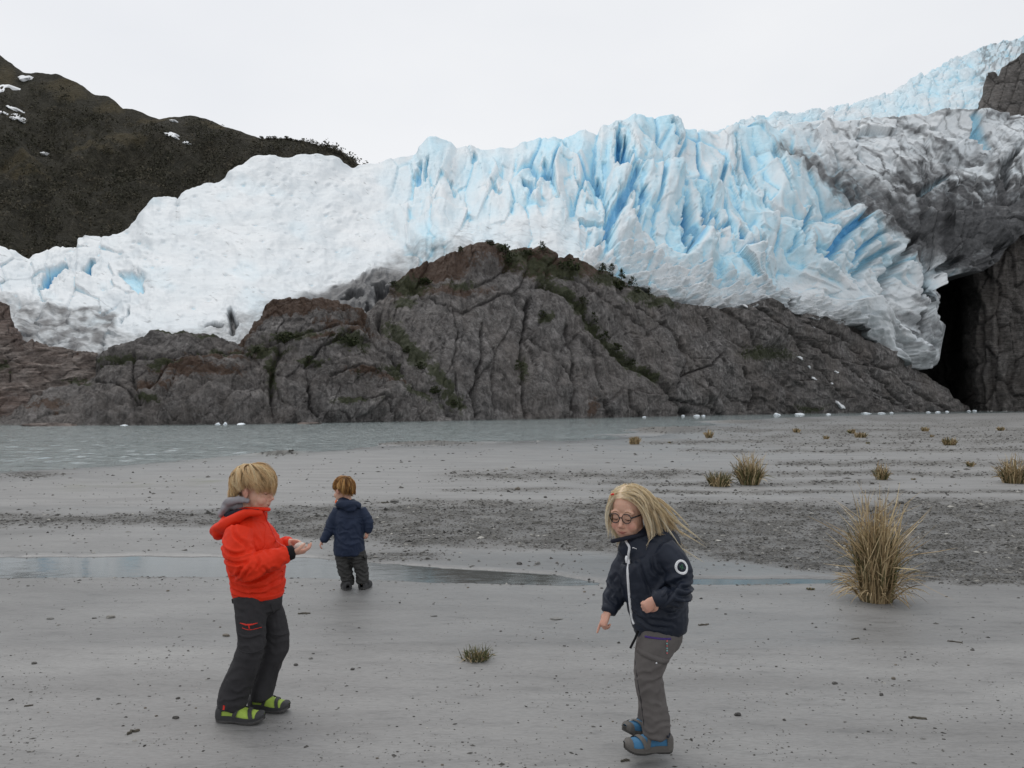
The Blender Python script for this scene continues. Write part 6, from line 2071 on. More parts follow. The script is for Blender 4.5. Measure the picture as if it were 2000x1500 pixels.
def boy():
    F = Figure("person", 492, 1396, "child in red hooded jacket looking down at a pale stone held in both hands")
    J, P, k, root = F.J, F.P, F.k, F.root
    H = Head(J(497, 956, 0.0), 83, 8, 0, 0.98)
    # one continuous body
    parts = H.parts()
    parts.append(tube(P((486, 1010), (487, 985), (489, 960)), [0.050, 0.044, 0.046], (0, 1, 0)))
    parts.append(tube(P((503, 1170), (500, 1120), (492, 1060), (487, 1015)), [(0.05, 0.04), (0.06, 0.05), (0.08, 0.06), (0.06, 0.05)], (0, 1, 0)))
    wr_n, wr_f = J(571, 1079, -0.085), J(570, 1059, 0.075)
    parts.append(tube(P((470, 1038, -0.11), (480, 1106, -0.165)) + [wr_n], [0.034, 0.030, 0.020]))
    parts.append(tube(P((474, 1038, 0.11), (505, 1098, 0.16)) + [wr_f], [0.034, 0.030, 0.020]))
    stone_c = J(587, 1070, -0.02)
    parts += hand(wr_n, (0.80, 0.42, 0.02), (0.0, 0.45, 0.9), 0.118, (0.42, 0.45, 0.5, 0.55), 0.25, 1)
    parts += hand(wr_f, (0.86, -0.42, -0.10), (-0.05, -0.75, -0.55), 0.118, (0.5, 0.5, 0.5, 0.5), 0.30, 1)
    for hip, kn, an, y0 in (((499, 1175), (493, 1262), (459, 1368), -0.065), ((512, 1175), (545, 1250), (516, 1345), 0.065)):
        parts.append(tube([J(*hip, y0 * 0.7), J(*kn, y0 * 1.0), J(*an, y0)], [0.030, 0.026, 0.024]))
    body = solid("body", parts, 0.0031, 3, SKIN, root)
    finish_body(body, H, [(wr_n + v3(0.06, 0.02, 0), 0.06), (wr_f + v3(0.06, -0.02, 0), 0.06)])
    H.face_bits(body, root)
    bowl_hair(H, root, H_BOY, 5, 3300, [0.012, 0.016, 0.020, 0.024, 0.012, -0.032, -0.058], 0.019, (0.0, 0.34, 0.94), 0.25)
    # jacket
    S = (0, 1, 0)
    tp = [tube(P((504, 1160), (504, 1150), (503, 1136), (500, 1105), (493, 1065), (487, 1030), (489, 1008), (494, 996)),
               [(0.112, 45 * k), (0.122, 49 * k), (0.132, 52 * k), (0.136, 54 * k), (0.136, 52 * k), (0.128, 42 * k), (0.080, 32 * k), (0.062, 28 * k)], S, 26)]
    el_n, el_f = J(478, 1108, -0.178), J(506, 1100, 0.17)
    tp.append(tube([J(468, 1040, -0.10), J(466, 1070, -0.15), el_n, J(515, 1100, -0.155), J(560, 1081, -0.095)], [0.066, 0.066, 0.064, 0.056, 0.040], S, 16))
    tp.append(tube([J(474, 1040, 0.10), J(482, 1068, 0.14), el_f, J(535, 1078, 0.125), J(563, 1061, 0.085)], [0.066, 0.064, 0.060, 0.050, 0.036], S, 16))
    tp.append(tube(P((494, 1008), (496, 998), (497, 991)), [(0.064, 30 * k), (0.060, 28 * k), (0.054, 25 * k)], S, 20))
    def post(V, Nn):
        d = 0.0045 * cloth_noise(V, 7, 7, 9, 3) + 0.007 * crease(V, 6, 4, 21)
        d += fold(V, el_n, 0.09, (0.75, 0, 0.65), 70, 0.004) + fold(V, J(540, 1090, -0.12), 0.07, (1, 0, 0.3), 80, 0.004)
        d += fold(V, J(505, 1140, -0.10), 0.10, (0.15, 0, 1), 50, 0.004)
        d += folds(V, Nn, F, [([(452, 1044), (470, 1060), (492, 1066), (512, 1062)], 0.006, 0.012), ([(446, 1062), (470, 1078), (500, 1082), (514, 1078)], 0.006, 0.012), ([(500, 1100), (488, 1110), (470, 1112)], 0.006, 0.011), ([(512, 1082), (502, 1092), (497, 1104)], 0.006, 0.013), ([(520, 1092), (512, 1100), (506, 1112)], 0.005, 0.010),
                               ([(470, 1118), (500, 1124), (530, 1116), (556, 1098)], 0.008, 0.016), ([(455, 1050), (448, 1090), (460, 1116)], 0.007, 0.010), ([(500, 1140), (530, 1138), (556, 1126)], 0.007, 0.010), ([(456, 1140), (490, 1150), (530, 1150)], 0.006, 0.010), ([(478, 1016), (486, 1034), (506, 1050), (512, 1062)], 0.006, 0.010), ([(540, 1090), (546, 1098), (543, 1106)], 0.005, 0.008), ([(528, 1074), (534, 1082), (530, 1092)], 0.005, 0.008)])
        return V + Nn * d[:, None]
    jk = solid("jacket", tp, 0.0055, 3, RED, root, post)
    bj = bvh_of(jk)
    # elastic hem, cuffs, collar rim and zip
    plain("hem_band", [tube(P((504, 1164), (504, 1156)), [(0.113, 47 * k), (0.120, 50 * k)], S, 28, 3)], RED, jk)
    plain("cuff", [tube([J(556, 1083, -0.10), J(564, 1080.5, -0.092), J(573, 1078, -0.084)], [0.0335, 0.034, 0.031], S, 18, 3)], BLACK, jk)
    plain("cuff", [tube([J(560, 1062, 0.088), J(567, 1060, 0.080)], [0.032, 0.028], S, 18, 3)], RED, jk)
    ring = [J(497 + 28 * math.cos(a), 994 + 1 * math.cos(a), 0.058 * math.sin(a)) for a in np.linspace(-2.5, 2.5, 13)]
    plain("collar", [tube(ring, [0.006] + [0.009] * 11 + [0.006], (0, 0, 1), 10, 3)], RED, jk)
    zr = [J(523, 992), J(530, 1015), J(541, 1040), J(551, 1064)]
    strip("zip", bj, [J(518, 1000, -0.05), J(527, 1020, -0.05), J(536, 1042, -0.05), J(544, 1062, -0.05)], (-0.5, 0.86, 0), 0.006, 0.004, REDTRIM, jk, 30)
    for sm_ in ([(463, 1022), (480, 1018), (500, 1022), (512, 1034)], [(512, 1034), (516, 1060), (520, 1082)], [(470, 1120), (476, 1136), (478, 1152)], [(540, 1112), (543, 1130), (540, 1150)]):
        strip("seam", bj, P(*[(x, y, -0.1) for x, y in sm_]), (0, 1, 0), 0.0032, 0.0016, RED, jk, 24)
    # red hood hanging down the back
    hp = [J(512, 1003, -0.070), J(478, 1004, -0.105), J(444, 1024, -0.085), J(428, 1036, 0.0), J(444, 1024, 0.085), J(478, 1004, 0.105), J(510, 1003, 0.070)]
    hood = [tube(hp, [(0.014, 0.012), (0.022, 0.024), (0.030, 0.040), (0.030, 0.044), (0.030, 0.040), (0.022, 0.024), (0.014, 0.012)], (0, 0, 1), 16, 5),
            ell(J(433, 1035, 0), (0.032, 0.085, 0.050), rot_y(0.35)), ell(J(450, 1018, 0), (0.042, 0.10, 0.040), rot_y(0.7))]
    solid("hood", hood, 0.006, 4, RED, jk, lambda V, Nn: V + Nn * (0.005 * cloth_noise(V, 9, 9, 12, 9) + 0.004 * crease(V, 9, 8, 25))[:, None])
    plain("hood_lining", [tube([J(505, 1000, -0.066), J(475, 1000, -0.088), J(452, 1006, -0.070), J(444, 1009, 0), J(452, 1006, 0.070), J(475, 1000, 0.088)], [0.012, 0.016, 0.020, 0.020, 0.020, 0.016], (0, 0, 1), 12, 5)], NAVY_L, jk)
    # grey jersey hood underneath
    gh = [tube([J(486, 978, -0.060), J(466, 976, -0.074), J(448, 980, -0.060), J(441, 986, 0), J(448, 980, 0.060), J(466, 976, 0.070)], [0.012, 0.017, 0.020, 0.022, 0.020, 0.015], (0, 0, 1), 14, 5),
          ell(J(445, 991, 0), (0.024, 0.070, 0.038), rot_y(0.45)), ell(J(436, 1001, 0), (0.018, 0.055, 0.026), rot_y(0.3)), ell(J(466, 985, 0), (0.05, 0.06, 0.03))]
    solid("sweater_hood", gh, 0.005, 4, GREY_H, root, lambda V, Nn: V + Nn * (0.004 * cloth_noise(V, 12, 12, 14, 19) + 0.003 * crease(V, 12, 10, 29))[:, None])
    plain("shirt_hem", [tube(P((503, 1166), (502, 1160)), [(0.110, 48 * k), (0.110, 48 * k)], S, 24, 3)], BLACK, root)
    # trousers
    tr = [tube(P((503, 1154), (505, 1172), (507, 1192)), [(0.105, 45 * k), (0.112, 45 * k), (0.105, 42 * k)], S, 22)]
    tr.append(tube([J(490, 1165, -0.058), J(491, 1205, -0.068), J(491, 1240, -0.07), J(489, 1268, -0.07), J(476, 1305, -0.07), J(463, 1340, -0.068), J(455, 1366, -0.066), J(451, 1380, -0.066)],
                   [(0.066, 33 * k), (0.072, 30 * k), (0.066, 27 * k), (0.064, 26 * k), (0.064, 26 * k), (0.066, 28 * k), (0.070, 29 * k), (0.070, 28 * k)], S, 18))
    tr.append(tube([J(515, 1165, 0.058), J(527, 1205, 0.066), J(539, 1240, 0.07), J(539, 1265, 0.07), J(526, 1300, 0.07), J(516, 1328, 0.068), J(512, 1350, 0.066), J(512, 1362, 0.066)],
                   [(0.066, 30 * k), (0.070, 32 * k), (0.064, 26 * k), (0.062, 24 * k), (0.062, 23 * k), (0.064, 23 * k), (0.066, 23 * k), (0.066, 22 * k)], S, 18))
    def post2(V, Nn):
        d = 0.004 * cloth_noise(V, 7, 7, 8, 33) + 0.006 * crease(V, 6, 5, 35)
        d += fold(V, J(492, 1268, -0.13), 0.07, (0.25, 0, 1), 70, 0.0045) + fold(V, J(540, 1255, 0.0), 0.07, (0.2, 0, 1), 70, 0.0045) + fold(V, J(455, 1362, -0.12), 0.07, (0.2, 0, 1), 60, 0.0055) + fold(V, J(500, 1190, -0.1), 0.08, (0.5, 0, 0.8), 60, 0.005)
        return V + Nn * d[:, None]
    t = solid("trousers", tr, 0.0055, 3, TR_DARK, root, post2)
    bt = bvh_of(t)
    strip("pocket_zip", bt, P((474, 1213, -0.1), (490, 1216, -0.1), (506, 1214, -0.1)), (0, 1, 0), 0.0085, 0.003, REDTRIM, t, 16, True)
    strip("zip_pull", bt, P((491, 1216, -0.1), (491.5, 1219, -0.1), (492, 1223, -0.1)), (0, 1, 0), 0.006, 0.004, REDTRIM, t, 6)
    strip("pocket_seam", bt, P((478, 1222, -0.1), (492, 1226, -0.1), (512, 1224, -0.1)), (0, 1, 0), 0.003, 0.0015, REDTRIM, t, 16)
    strip("pocket_flap", bt, P((468, 1236, -0.1), (488, 1240, -0.1), (510, 1237, -0.1)), (0, 1, 0), 0.016, 0.003, TR_DARK, t, 16)
    strip("knee_seam", bt, P((466, 1266, -0.1), (488, 1271, -0.1), (512, 1269, -0.1)), (0, 1, 0), 0.006, 0.003, TR_DARK, t, 16)
    strip("knee_seam", bt, P((534, 1240, 0), (550, 1243, 0), (564, 1240, 0)), (0, 1, 0), 0.006, 0.003, TR_DARK, t, 16)
    strip("leg_tag", bt, P((443, 1372, -0.1), (442.5, 1376, -0.1), (442, 1381, -0.1)), (0, 1, 0), 0.010, 0.003, REDTRIM, t, 6)
    strip("belt_loop", bt, P((528, 1172, 0), (531, 1182, 0), (533, 1192, 0)), (-0.3, 0.95, 0), 0.010, 0.003, TR_DARK, t, 8)
    # shoes
    z0 = F.J(421, 1396)[2]
    shoe("shoe", root, np.array([J(423, 1396, -0.075)[0], -0.075, 0.004]), np.array([J(517, 1398, -0.10)[0], -0.105, 0.004]), 0.083, 0.052, (SOLE_D, SHOE_D, LIME))
    shoe("shoe", root, np.array([J(486, 1370, 0.07)[0], 0.075, 0.004]), np.array([J(566, 1372, 0.04)[0], 0.03, 0.004]), 0.083, 0.052, (SOLE_D, SHOE_D, LIME))
    # the stone between the hands is a thing of its own
    V, Fc = rock_shape(3, 2, 0.032, 0.030, 0.026, 0.2, 3)
    me = mesh_from("held_stone", V, Fc)
    o = add_obj("held_stone", me, simple_mat("held_stone", (0.55, 0.50, 0.45), 0.6, 0.3, 0.2, 50, 0.3, 0.003))
    o.location = F.g + stone_c
    tag(o, "pale rounded stone held between the hands of the child in red", "stone")
    return F


boy()


# ------------------------------------------------------------------ the girl with glasses
def girl():
    F = Figure("person", 1275, 1475, "child with long blond hair and round glasses in navy jacket pointing at the ground")
    J, P, k, root = F.J, F.P, F.k, F.root
    H = Head(J(1229, 1001, 0.0), -33, 11, 0, 0.97)
    parts = H.parts(1.0)
    parts.append(tube(P((1250, 1062), (1240, 1040), (1234, 1010)), [0.046, 0.040, 0.044], (0, 1, 0)))
    parts.append(tube(P((1290, 1235), (1282, 1180), (1272, 1120), (1256, 1065)), [(0.05, 0.04), (0.055, 0.05), (0.07, 0.065), (0.055, 0.05)], (0, 1, 0)))
    wn, wf = J(1281, 1170, -0.215), J(1187, 1197, 0.0)
    parts.append(tube([J(1296, 1075, -0.10), J(1329, 1144, -0.15), J(1316, 1166, -0.19), wn], [0.028, 0.020, 0.018, 0.018]))
    parts.append(tube([J(1236, 1085, 0.08), J(1207, 1150, 0.07), wf], [0.032, 0.028, 0.019]))
    parts += hand(wn, (-0.80, -0.15, -0.62), (-0.35, 0.85, -0.25), 0.112, (1.15, 1.15, 1.15, 1.15), 0.55, 1, 0.04)
    parts += hand(wf, (-0.42, -0.22, -0.88), (0.75, 0.35, -0.45), 0.112, (0.1, 1.1, 1.15, 1.2), 0.5, -1, 0.05, (0,))
    for hip, kn, an, y0 in (((1291, 1245), (1266, 1322), (1284, 1430), -0.06), ((1280, 1245), (1262, 1322), (1262, 1415), 0.075)):
        parts.append(tube([J(*hip, y0 * 0.7), J(*kn, y0 * 1.0), J(*an, y0 * 1.1)], [0.030, 0.024, 0.022]))
    body = solid("body", parts, 0.0030, 5, SKIN, root)
    finish_body(body, H, [(wn + v3(-0.03, 0, -0.04), 0.06), (wf + v3(-0.02, 0, -0.05), 0.07)])
    H.face_bits(body, root)
    # glasses
    bits = []
    for x in (-1, 1):
        c = np.array([x * 0.0265, -0.0915 + 0.004, 0.001])
        ringp = [H.W(c + 0.0205 * np.array([math.cos(a), 0.12 * abs(math.cos(a)), math.sin(a)])) for a in np.linspace(0, 2 * math.pi, 25)]
        rim = tube(ringp, [0.0018] * 25, H.D((0, 1, 0)), 8, 1, False)
        bits.append(rim)
    gl = plain("glasses", bits, FRAME, root)
    plain("bridge", [tube([H.W((-0.0065, -0.089, 0.004)), H.W((0, -0.094, 0.0065)), H.W((0.0065, -0.089, 0.004))], [0.0022] * 3, (0, 0, 1), 8, 4)], FRAME, gl)
    for x in (-1, 1):
        plain("temple_arm", [tube([H.W((x * 0.0465, -0.086, 0.005)), H.W((x * 0.058, -0.070, 0.006)), H.W((x * 0.072, -0.03, 0.006)), H.W((x * 0.077, 0.008, 0.004))], [(0.0020, 0.0034), (0.0018, 0.0034), (0.0014, 0.003), (0.0014, 0.0024)], H.D((1, 0, 0)), 8, 4)], FRAME, gl)
        V = [H.W((x * 0.0265, -0.0875, 0.001))] + [H.W(np.array([x * 0.0265, -0.0870, 0.001]) + 0.0195 * np.array([math.cos(a), 0, math.sin(a)])) for a in np.linspace(0, 2 * math.pi, 20, endpoint=False)]
        plain_faces("lens", np.array(V), [np.array([(0, 1 + i, 1 + (i + 1) % 20) for i in range(20)])], lensm, gl)
    # jacket
    S = unit((-0.75, 1.0, 0))
    S = (0, 1, 0)
    tp = [tube(P((1288, 1230), (1288, 1218), (1285, 1185), (1277, 1140), (1270, 1100), (1262, 1076), (1250, 1064), (1242, 1058)),
               [(0.108, 50 * k), (0.120, 54 * k), (0.130, 57 * k), (0.132, 62 * k), (0.130, 60 * k), (0.118, 50 * k), (0.082, 37 * k), (0.066, 33 * k)], S, 26)]
    en, ef = J(1328, 1146, -0.150), J(1206, 1150, 0.06)
    tp.append(tube([J(1296, 1076, -0.085), J(1322, 1105, -0.125), en, J(1318, 1166, -0.19), J(1286, 1168, -0.212)], [0.058, 0.055, 0.049, 0.043, 0.033], S, 16))
    tp.append(tube([J(1234, 1085, 0.07), J(1216, 1120, 0.075), ef, J(1197, 1174, 0.035), J(1190, 1192, 0.008)], [0.058, 0.056, 0.050, 0.044, 0.033], S, 16))
    tp.append(tube(P((1246, 1066), (1238, 1056), (1233, 1050)), [(0.068, 36 * k), (0.066, 36 * k), (0.063, 35 * k)], S, 20))
    tp.append(ell(J(1298, 1050, 0.02), (0.075, 0.085, 0.045), rot_y(0.5)))
    def post(V, Nn):
        d = 0.004 * cloth_noise(V, 7, 7, 8, 43) + 0.006 * crease(V, 6, 4, 45)
        d += fold(V, en, 0.10, (-0.6, 0, 0.8), 70, 0.004) + fold(V, ef, 0.07, (0.3, 0, 1), 75, 0.004) + fold(V, J(1285, 1205, -0.12), 0.09, (0.2, 0, 1), 65, 0.006)
        d += folds(V, Nn, F, [([(1262, 1162), (1282, 1140), (1302, 1120), (1318, 1112)], 0.008, 0.016), ([(1296, 1122), (1318, 1128), (1344, 1126)], 0.006, 0.011), ([(1294, 1134), (1318, 1142), (1344, 1138)], 0.006, 0.011), ([(1292, 1150), (1316, 1156), (1338, 1150)], 0.006, 0.010), ([(1276, 1176), (1306, 1184), (1334, 1168)], 0.008, 0.013), ([(1240, 1090), (1250, 1120), (1262, 1150)], 0.007, 0.010), ([(1262, 1074), (1266, 1100), (1282, 1116)], 0.007, 0.011), ([(1234, 1190), (1260, 1208), (1300, 1212)], 0.007, 0.010), ([(1240, 1160), (1248, 1176), (1262, 1196)], 0.007, 0.009), ([(1205, 1126), (1196, 1140), (1204, 1150)], 0.006, 0.010), ([(1196, 1158), (1190, 1168), (1200, 1176)], 0.006, 0.010)])
        return V + Nn * d[:, None]
    jk = solid("jacket", tp, 0.0055, 3, NAVY_S, root, post)
    bj = bvh_of(jk)
    zp = [(1215, 1058), (1221, 1064), (1227, 1073), (1224.5, 1094), (1226, 1140), (1228, 1180), (1231, 1214), (1236, 1226)]
    strip("zip", bj, P(*[(x, y, -0.1) for x, y in zp]), (0.25, 0.97, 0), 0.0095, 0.0065, WHITE, jk, 70)
    plain("zip_pull", [tube(P((1223.5, 1086, -0.158), (1223, 1092, -0.160), (1224, 1099, -0.158)), [0.0035, 0.0048, 0.0040], S, 8, 3)], WHITE, jk)
    plain("cuff", [tube([J(1296, 1168.5, -0.206), J(1286, 1168.5, -0.212), J(1279, 1169.5, -0.216)], [0.0365, 0.0335, 0.0305], S, 16, 3)], NAVY_S, jk)
    plain("cuff", [tube([J(1192, 1187, 0.014), J(1188.5, 1195, 0.004)], [0.0350, 0.0320], S, 16, 3)], NAVY_S, jk)
    plain("hem_band", [tube(P((1290, 1236), (1289, 1226)), [(0.104, 47 * k), (0.112, 51 * k)], S, 28, 3)], NAVY_S, jk)
    ringc = [J(1233 + 37 * math.cos(a), 1049 - 8 * math.cos(a), 0.068 * math.sin(a)) for a in np.linspace(-math.pi, math.pi, 19)]
    plain("collar", [tube(ringc, [0.0085] * 19, (0, 0, 1), 10, 3)], NAVY_L, jk)
    # round sleeve badge: white ring, dark centre, small green sprig
    dd = unit((-0.25, 0.97, 0))
    bc = J(1325, 1105, -0.15)
    ring = disc("badge_ring", bj, bc, dd, 0.0185, 0.0272, 0.0016, WHITE, jk)
    disc("badge_centre", bj, bc, dd, 0.0001, 0.0186, 0.0013, BADGE_N, jk)
    for a, b in (((-5, 3), (0, -3)), ((-1, -5), (3, 4)), ((0, 0), (5, -3)), ((-4, -1), (2, 5))):
        strip("badge_sprig", bj, [bc + v3(a[0] * k, 0, a[1] * k), bc + v3((a[0] + b[0]) / 2 * k + 0.001, 0, (a[1] + b[1]) / 2 * k), bc + v3(b[0] * k, 0, b[1] * k)], dd, 0.0028, 0.0024, BADGE_G, jk, 8)
    for a0 in np.linspace(0, 2 * math.pi, 22, endpoint=False):
        if 0.6 < a0 % math.pi < 0.75: continue
        q = bc + 0.0229 * v3(math.cos(a0), 0, math.sin(a0)); e = 0.0012 * v3(math.cos(a0 + 0.3), 0, math.sin(a0 + 0.3))
        strip("badge_lettering", bj, [q - e, q, q + e], dd, 0.0011, 0.0020, BADGE_N, jk, 4)
    strip("chest_mark", bj, P((1238, 1073.5, -0.1), (1240, 1072.6, -0.1), (1242, 1073.6, -0.1)), (0, 1, 0), 0.0035, 0.0018, WHITE, jk, 8)
    strip("chest_mark", bj, P((1242.5, 1074, -0.1), (1244.5, 1074.2, -0.1), (1246, 1075, -0.1)), (0, 1, 0), 0.0026, 0.0018, WHITE, jk, 8)
    # trousers
    tr = [tube(P((1290, 1224), (1289, 1240), (1286, 1258)), [(0.100, 43 * k), (0.106, 43 * k), (0.100, 38 * k)], S, 22)]
    tr.append(tube([J(1290, 1235, -0.052), J(1280, 1268, -0.064), J(1270, 1300, -0.066), J(1267, 1330, -0.066), J(1273, 1362, -0.066), J(1280, 1395, -0.066), J(1283, 1420, -0.066), J(1283, 1434, -0.066)],
                   [(0.064, 40 * k), (0.068, 33 * k), (0.064, 29 * k), (0.060, 27 * k), (0.060, 27 * k), (0.062, 26 * k), (0.062, 26 * k), (0.062, 26 * k)], S, 18))
    tr.append(tube([J(1281, 1235, 0.055), J(1268, 1268, 0.07), J(1262, 1300, 0.075), J(1262, 1330, 0.08), J(1264, 1365, 0.085), J(1264, 1395, 0.09), J(1263, 1416, 0.09)],
                   [(0.060, 36 * k), (0.062, 28 * k), (0.058, 24 * k), (0.056, 22 * k), (0.056, 20 * k), (0.056, 19 * k), (0.056, 18 * k)], S, 18))
    def post2(V, Nn):
        d = 0.004 * cloth_noise(V, 7, 7, 8, 53) + 0.006 * crease(V, 6, 5, 55)
        d += fold(V, J(1280, 1325, -0.12), 0.09, (-0.35, 0, 1), 60, 0.005) + fold(V, J(1285, 1425, -0.12), 0.07, (0.2, 0, 1), 60, 0.005) + fold(V, J(1285, 1380, -0.12), 0.08, (0.6, 0, 1), 50, 0.004)
        return V + Nn * d[:, None]
    t = solid("trousers", tr, 0.0055, 3, TR_GREY, root, post2)
    bt = bvh_of(t)
    strip("pocket_zip", bt, P((1260, 1243.5, -0.1), (1283, 1244.5, -0.1), (1309, 1246, -0.1)), (0, 1, 0), 0.0085, 0.0028, PURPLE, t, 20)
    strip("trim_ribbon", bt, P((1300, 1247, -0.1), (1300.5, 1262, -0.1), (1300, 1275, -0.1)), (0, 1, 0), 0.0085, 0.002, TR_GREY, t, 14)
    for i in range(6):
        c = J(1300.3, 1249 + 4.6 * i, -0.1)
        disc("trim_dot", bt, c, (0, 1, 0), 0.0001, 0.0030, 0.0040, (PINK, TEAL, PINK, TEAL, TEAL, PINK)[i], t, seg=10)
    strip("pocket_flap", bt, P((1246, 1272, -0.1), (1275, 1281, -0.1), (1303, 1291, -0.1)), (0, 1, 0), 0.024, 0.0055, TR_GREY, t, 24)
    plain("snap", [ell(cast(bt, J(1279, 1289.5, -0.1), v3(0, 1, 0))[0] + v3(0, -0.006, 0), (0.0035, 0.003, 0.0035))], WHITE, t)
    strip("side_seam", bt, P((1245, 1245, -0.1), (1242, 1280, -0.1), (1244, 1320, -0.1), (1252, 1370, -0.1), (1258, 1420, -0.1)), (0.1, 0.99, 0), 0.004, 0.0015, TR_DARK, t, 40)
    plain("belt_strap", [tube(P((1246, 1232, -0.075), (1241, 1246, -0.085), (1236, 1256, -0.088), (1231, 1266, -0.09)), [(0.0025, 0.005)] * 4, S, 8, 3)], BLACK, t)
    # shoes
    s1 = shoe("shoe", root, J(1312, 1466, -0.055), J(1219, 1468, -0.095), 0.082, 0.062, (SOLE_G, SHOE_G, BLUE), (0.05, 0, 1))
    s2 = shoe("shoe", root, J(1278, 1438, 0.105), J(1218, 1432, 0.02), 0.080, 0.060, (SOLE_G, SHOE_G, BLUE), (0.0, 0, 1))
    strip("heel_loop", bt, P((1300, 1434, -0.1), (1305, 1437, -0.1), (1308, 1433, -0.1)), (0, 1, 0), 0.010, 0.004, BADGE_N, t, 6)
    # long hair in the wind
    r = np.random.default_rng(17)
    cen, er = np.array([0, 0.012, 0.030]), np.array([0.0755, 0.0915, 0.083])
    wind = unit((1.0, 0.10, 0.05))
    strands, rads, tones = [], [], []
    zc, xc = J(1270, 1088)[2], J(1332, 1088)[0]
    def strand(dv, gust, L, lay, wob, ph, sx):
        p = cen + dv / math.sqrt(((dv / er) ** 2).sum())
        nrm = unit(dv / er)
        t = np.array([sx * (0.85 if sx > 0 else 0.45), 0.40, -0.15 - 0.35 * (sx < 0)])
        t = unit(t - nrm * (t @ nrm))
        n = 11; st = L / n
        lp, ld = H.W(p * np.array([1, 1, 1])), H.D(t)
        out = [H.W(cen + (p - cen) * 1.01)]
        for i in range(n):
            fr = i / n
            ld = unit(ld + np.array([0, 0, -0.80]) * min(1, 0.35 + fr) + wind * gust * (0.2 + 1.6 * fr) + wob * math.sin(ph + 6.5 * fr))
            q = out[-1] + ld * st
            l = H.L(q) - cen
            e = math.sqrt(((l / (er * (1.015 + (lay - 1.015) * min(1, fr * 4)))) ** 2).sum())
            if e < 1: q = H.W(cen + l / e)
            for c_, r_ in ((J(1270, 1100, 0.0), np.array([0.150, 0.155, 0.110])), (J(1296, 1076, -0.085), np.array([0.075, 0.075, 0.066]))):
                e = math.sqrt((((q - c_) / r_) ** 2).sum())
                if e < 1: q = c_ + (q - c_) / e
            ll = H.L(q)
            if ll[1] < -0.022 and -0.060 < ll[0] < 0.072 and ll[2] < 0.056 - 0.25 * abs(ll[0]): return None
            if q[2] < zc and q[0] < xc: break
            ld = unit(q - out[-1]); out.append(q)
        return np.array(out)
    guides = 0
    for i in range(900):                                     # even roots over the scalp
        z = 1 - 2 * (i + 0.5) / 900; a = i * 2.399963
        dv = np.array([math.sqrt(1 - z * z) * math.cos(a), math.sqrt(1 - z * z) * math.sin(a), z])
        if dv[2] < -0.30 or (dv[1] < -0.45 and dv[2] < 0.55): continue
        if abs(dv[0]) > 0.75 and dv[1] < -0.25 and dv[2] < 0.3: continue
        sx = 1.0 if dv[0] > -0.12 else -1.0
        back = dv[1] > 0.1
        L = r.uniform(0.18, 0.30) * (1.0 if sx > 0 else 0.68)
        gust = (0.07 + 0.19 * abs(r.normal()) * (1.4 if back else 0.55)) * (1 if sx > 0 else 0.12)
        if r.random() < 0.05 and back: gust *= 2.4; L *= 1.25
        lay = 1.03 + (0.13 if sx > 0 else 0.05) * r.random()
        wob = r.normal(0, 1, 3) * 0.13; ph = r.uniform(0, 6.28)
        G_ = strand(dv, gust, L, lay, wob, ph, sx)
        if G_ is None or len(G_) < 5: continue
        guides += 1
        tone = np.clip(r.normal(0.52, 0.27), 0.02, 1)
        T_ = np.gradient(G_, axis=0); T_ /= np.linalg.norm(T_, axis=1, keepdims=True) + 1e-9
        A_ = np.cross(T_, [0.2, 0.3, 0.9]); A_ /= np.linalg.norm(A_, axis=1, keepdims=True) + 1e-9
        B_ = np.cross(T_, A_)
        w_ = np.interp(np.linspace(0, 1, len(G_)), [0, 0.5, 1], [0.0095, 0.0075, 0.0035])[:, None]
        for c in range(8):                                   # the lock's own strands, gathered towards the tip
            o1, o2 = r.normal(0, 0.55), r.normal(0, 0.30)
            cut = len(G_) - int(r.random() * 3)
            strands.append((G_ + A_ * o1 * w_ + B_ * o2 * w_)[:cut]); rads.append(r.uniform(0.0008, 0.0017)); tones.append(np.clip(tone + r.normal(0, 0.07), 0, 1))
    # scalp layer
    G = []
    C = np.array([0, 0.0, 1.0])
    for a in np.linspace(-math.pi, math.pi, 49):
        col = []
        end = np.interp(abs(math.degrees(a)), [0, 35, 60, 85, 120, 180], [0.98, 1.05, 1.40, 1.75, 2.05, 2.15])
        for tt in np.linspace(0.02, end, 14):
            dv = np.array([math.sin(tt) * math.sin(a), -math.sin(tt) * math.cos(a), math.cos(tt)])
            col.append(cen + dv / math.sqrt(((dv / (er * 1.03)) ** 2).sum()))
        G.append(col)
    V = H.W(np.array(G).reshape(-1, 3))
    hair_tubes("hair", strands, rads, tones, H_GIRL, root, (V, grid_faces(49, 14), np.full(len(V), 0.45)))
    # small red clip at the parting
    plain("hair_clip", [tube([H.W((-0.034, -0.066, 0.098)), H.W((-0.046, -0.058, 0.092))], [0.0045, 0.0045], (0, 1, 0), 8, 2)], REDTRIM, root)
    return F


girl()


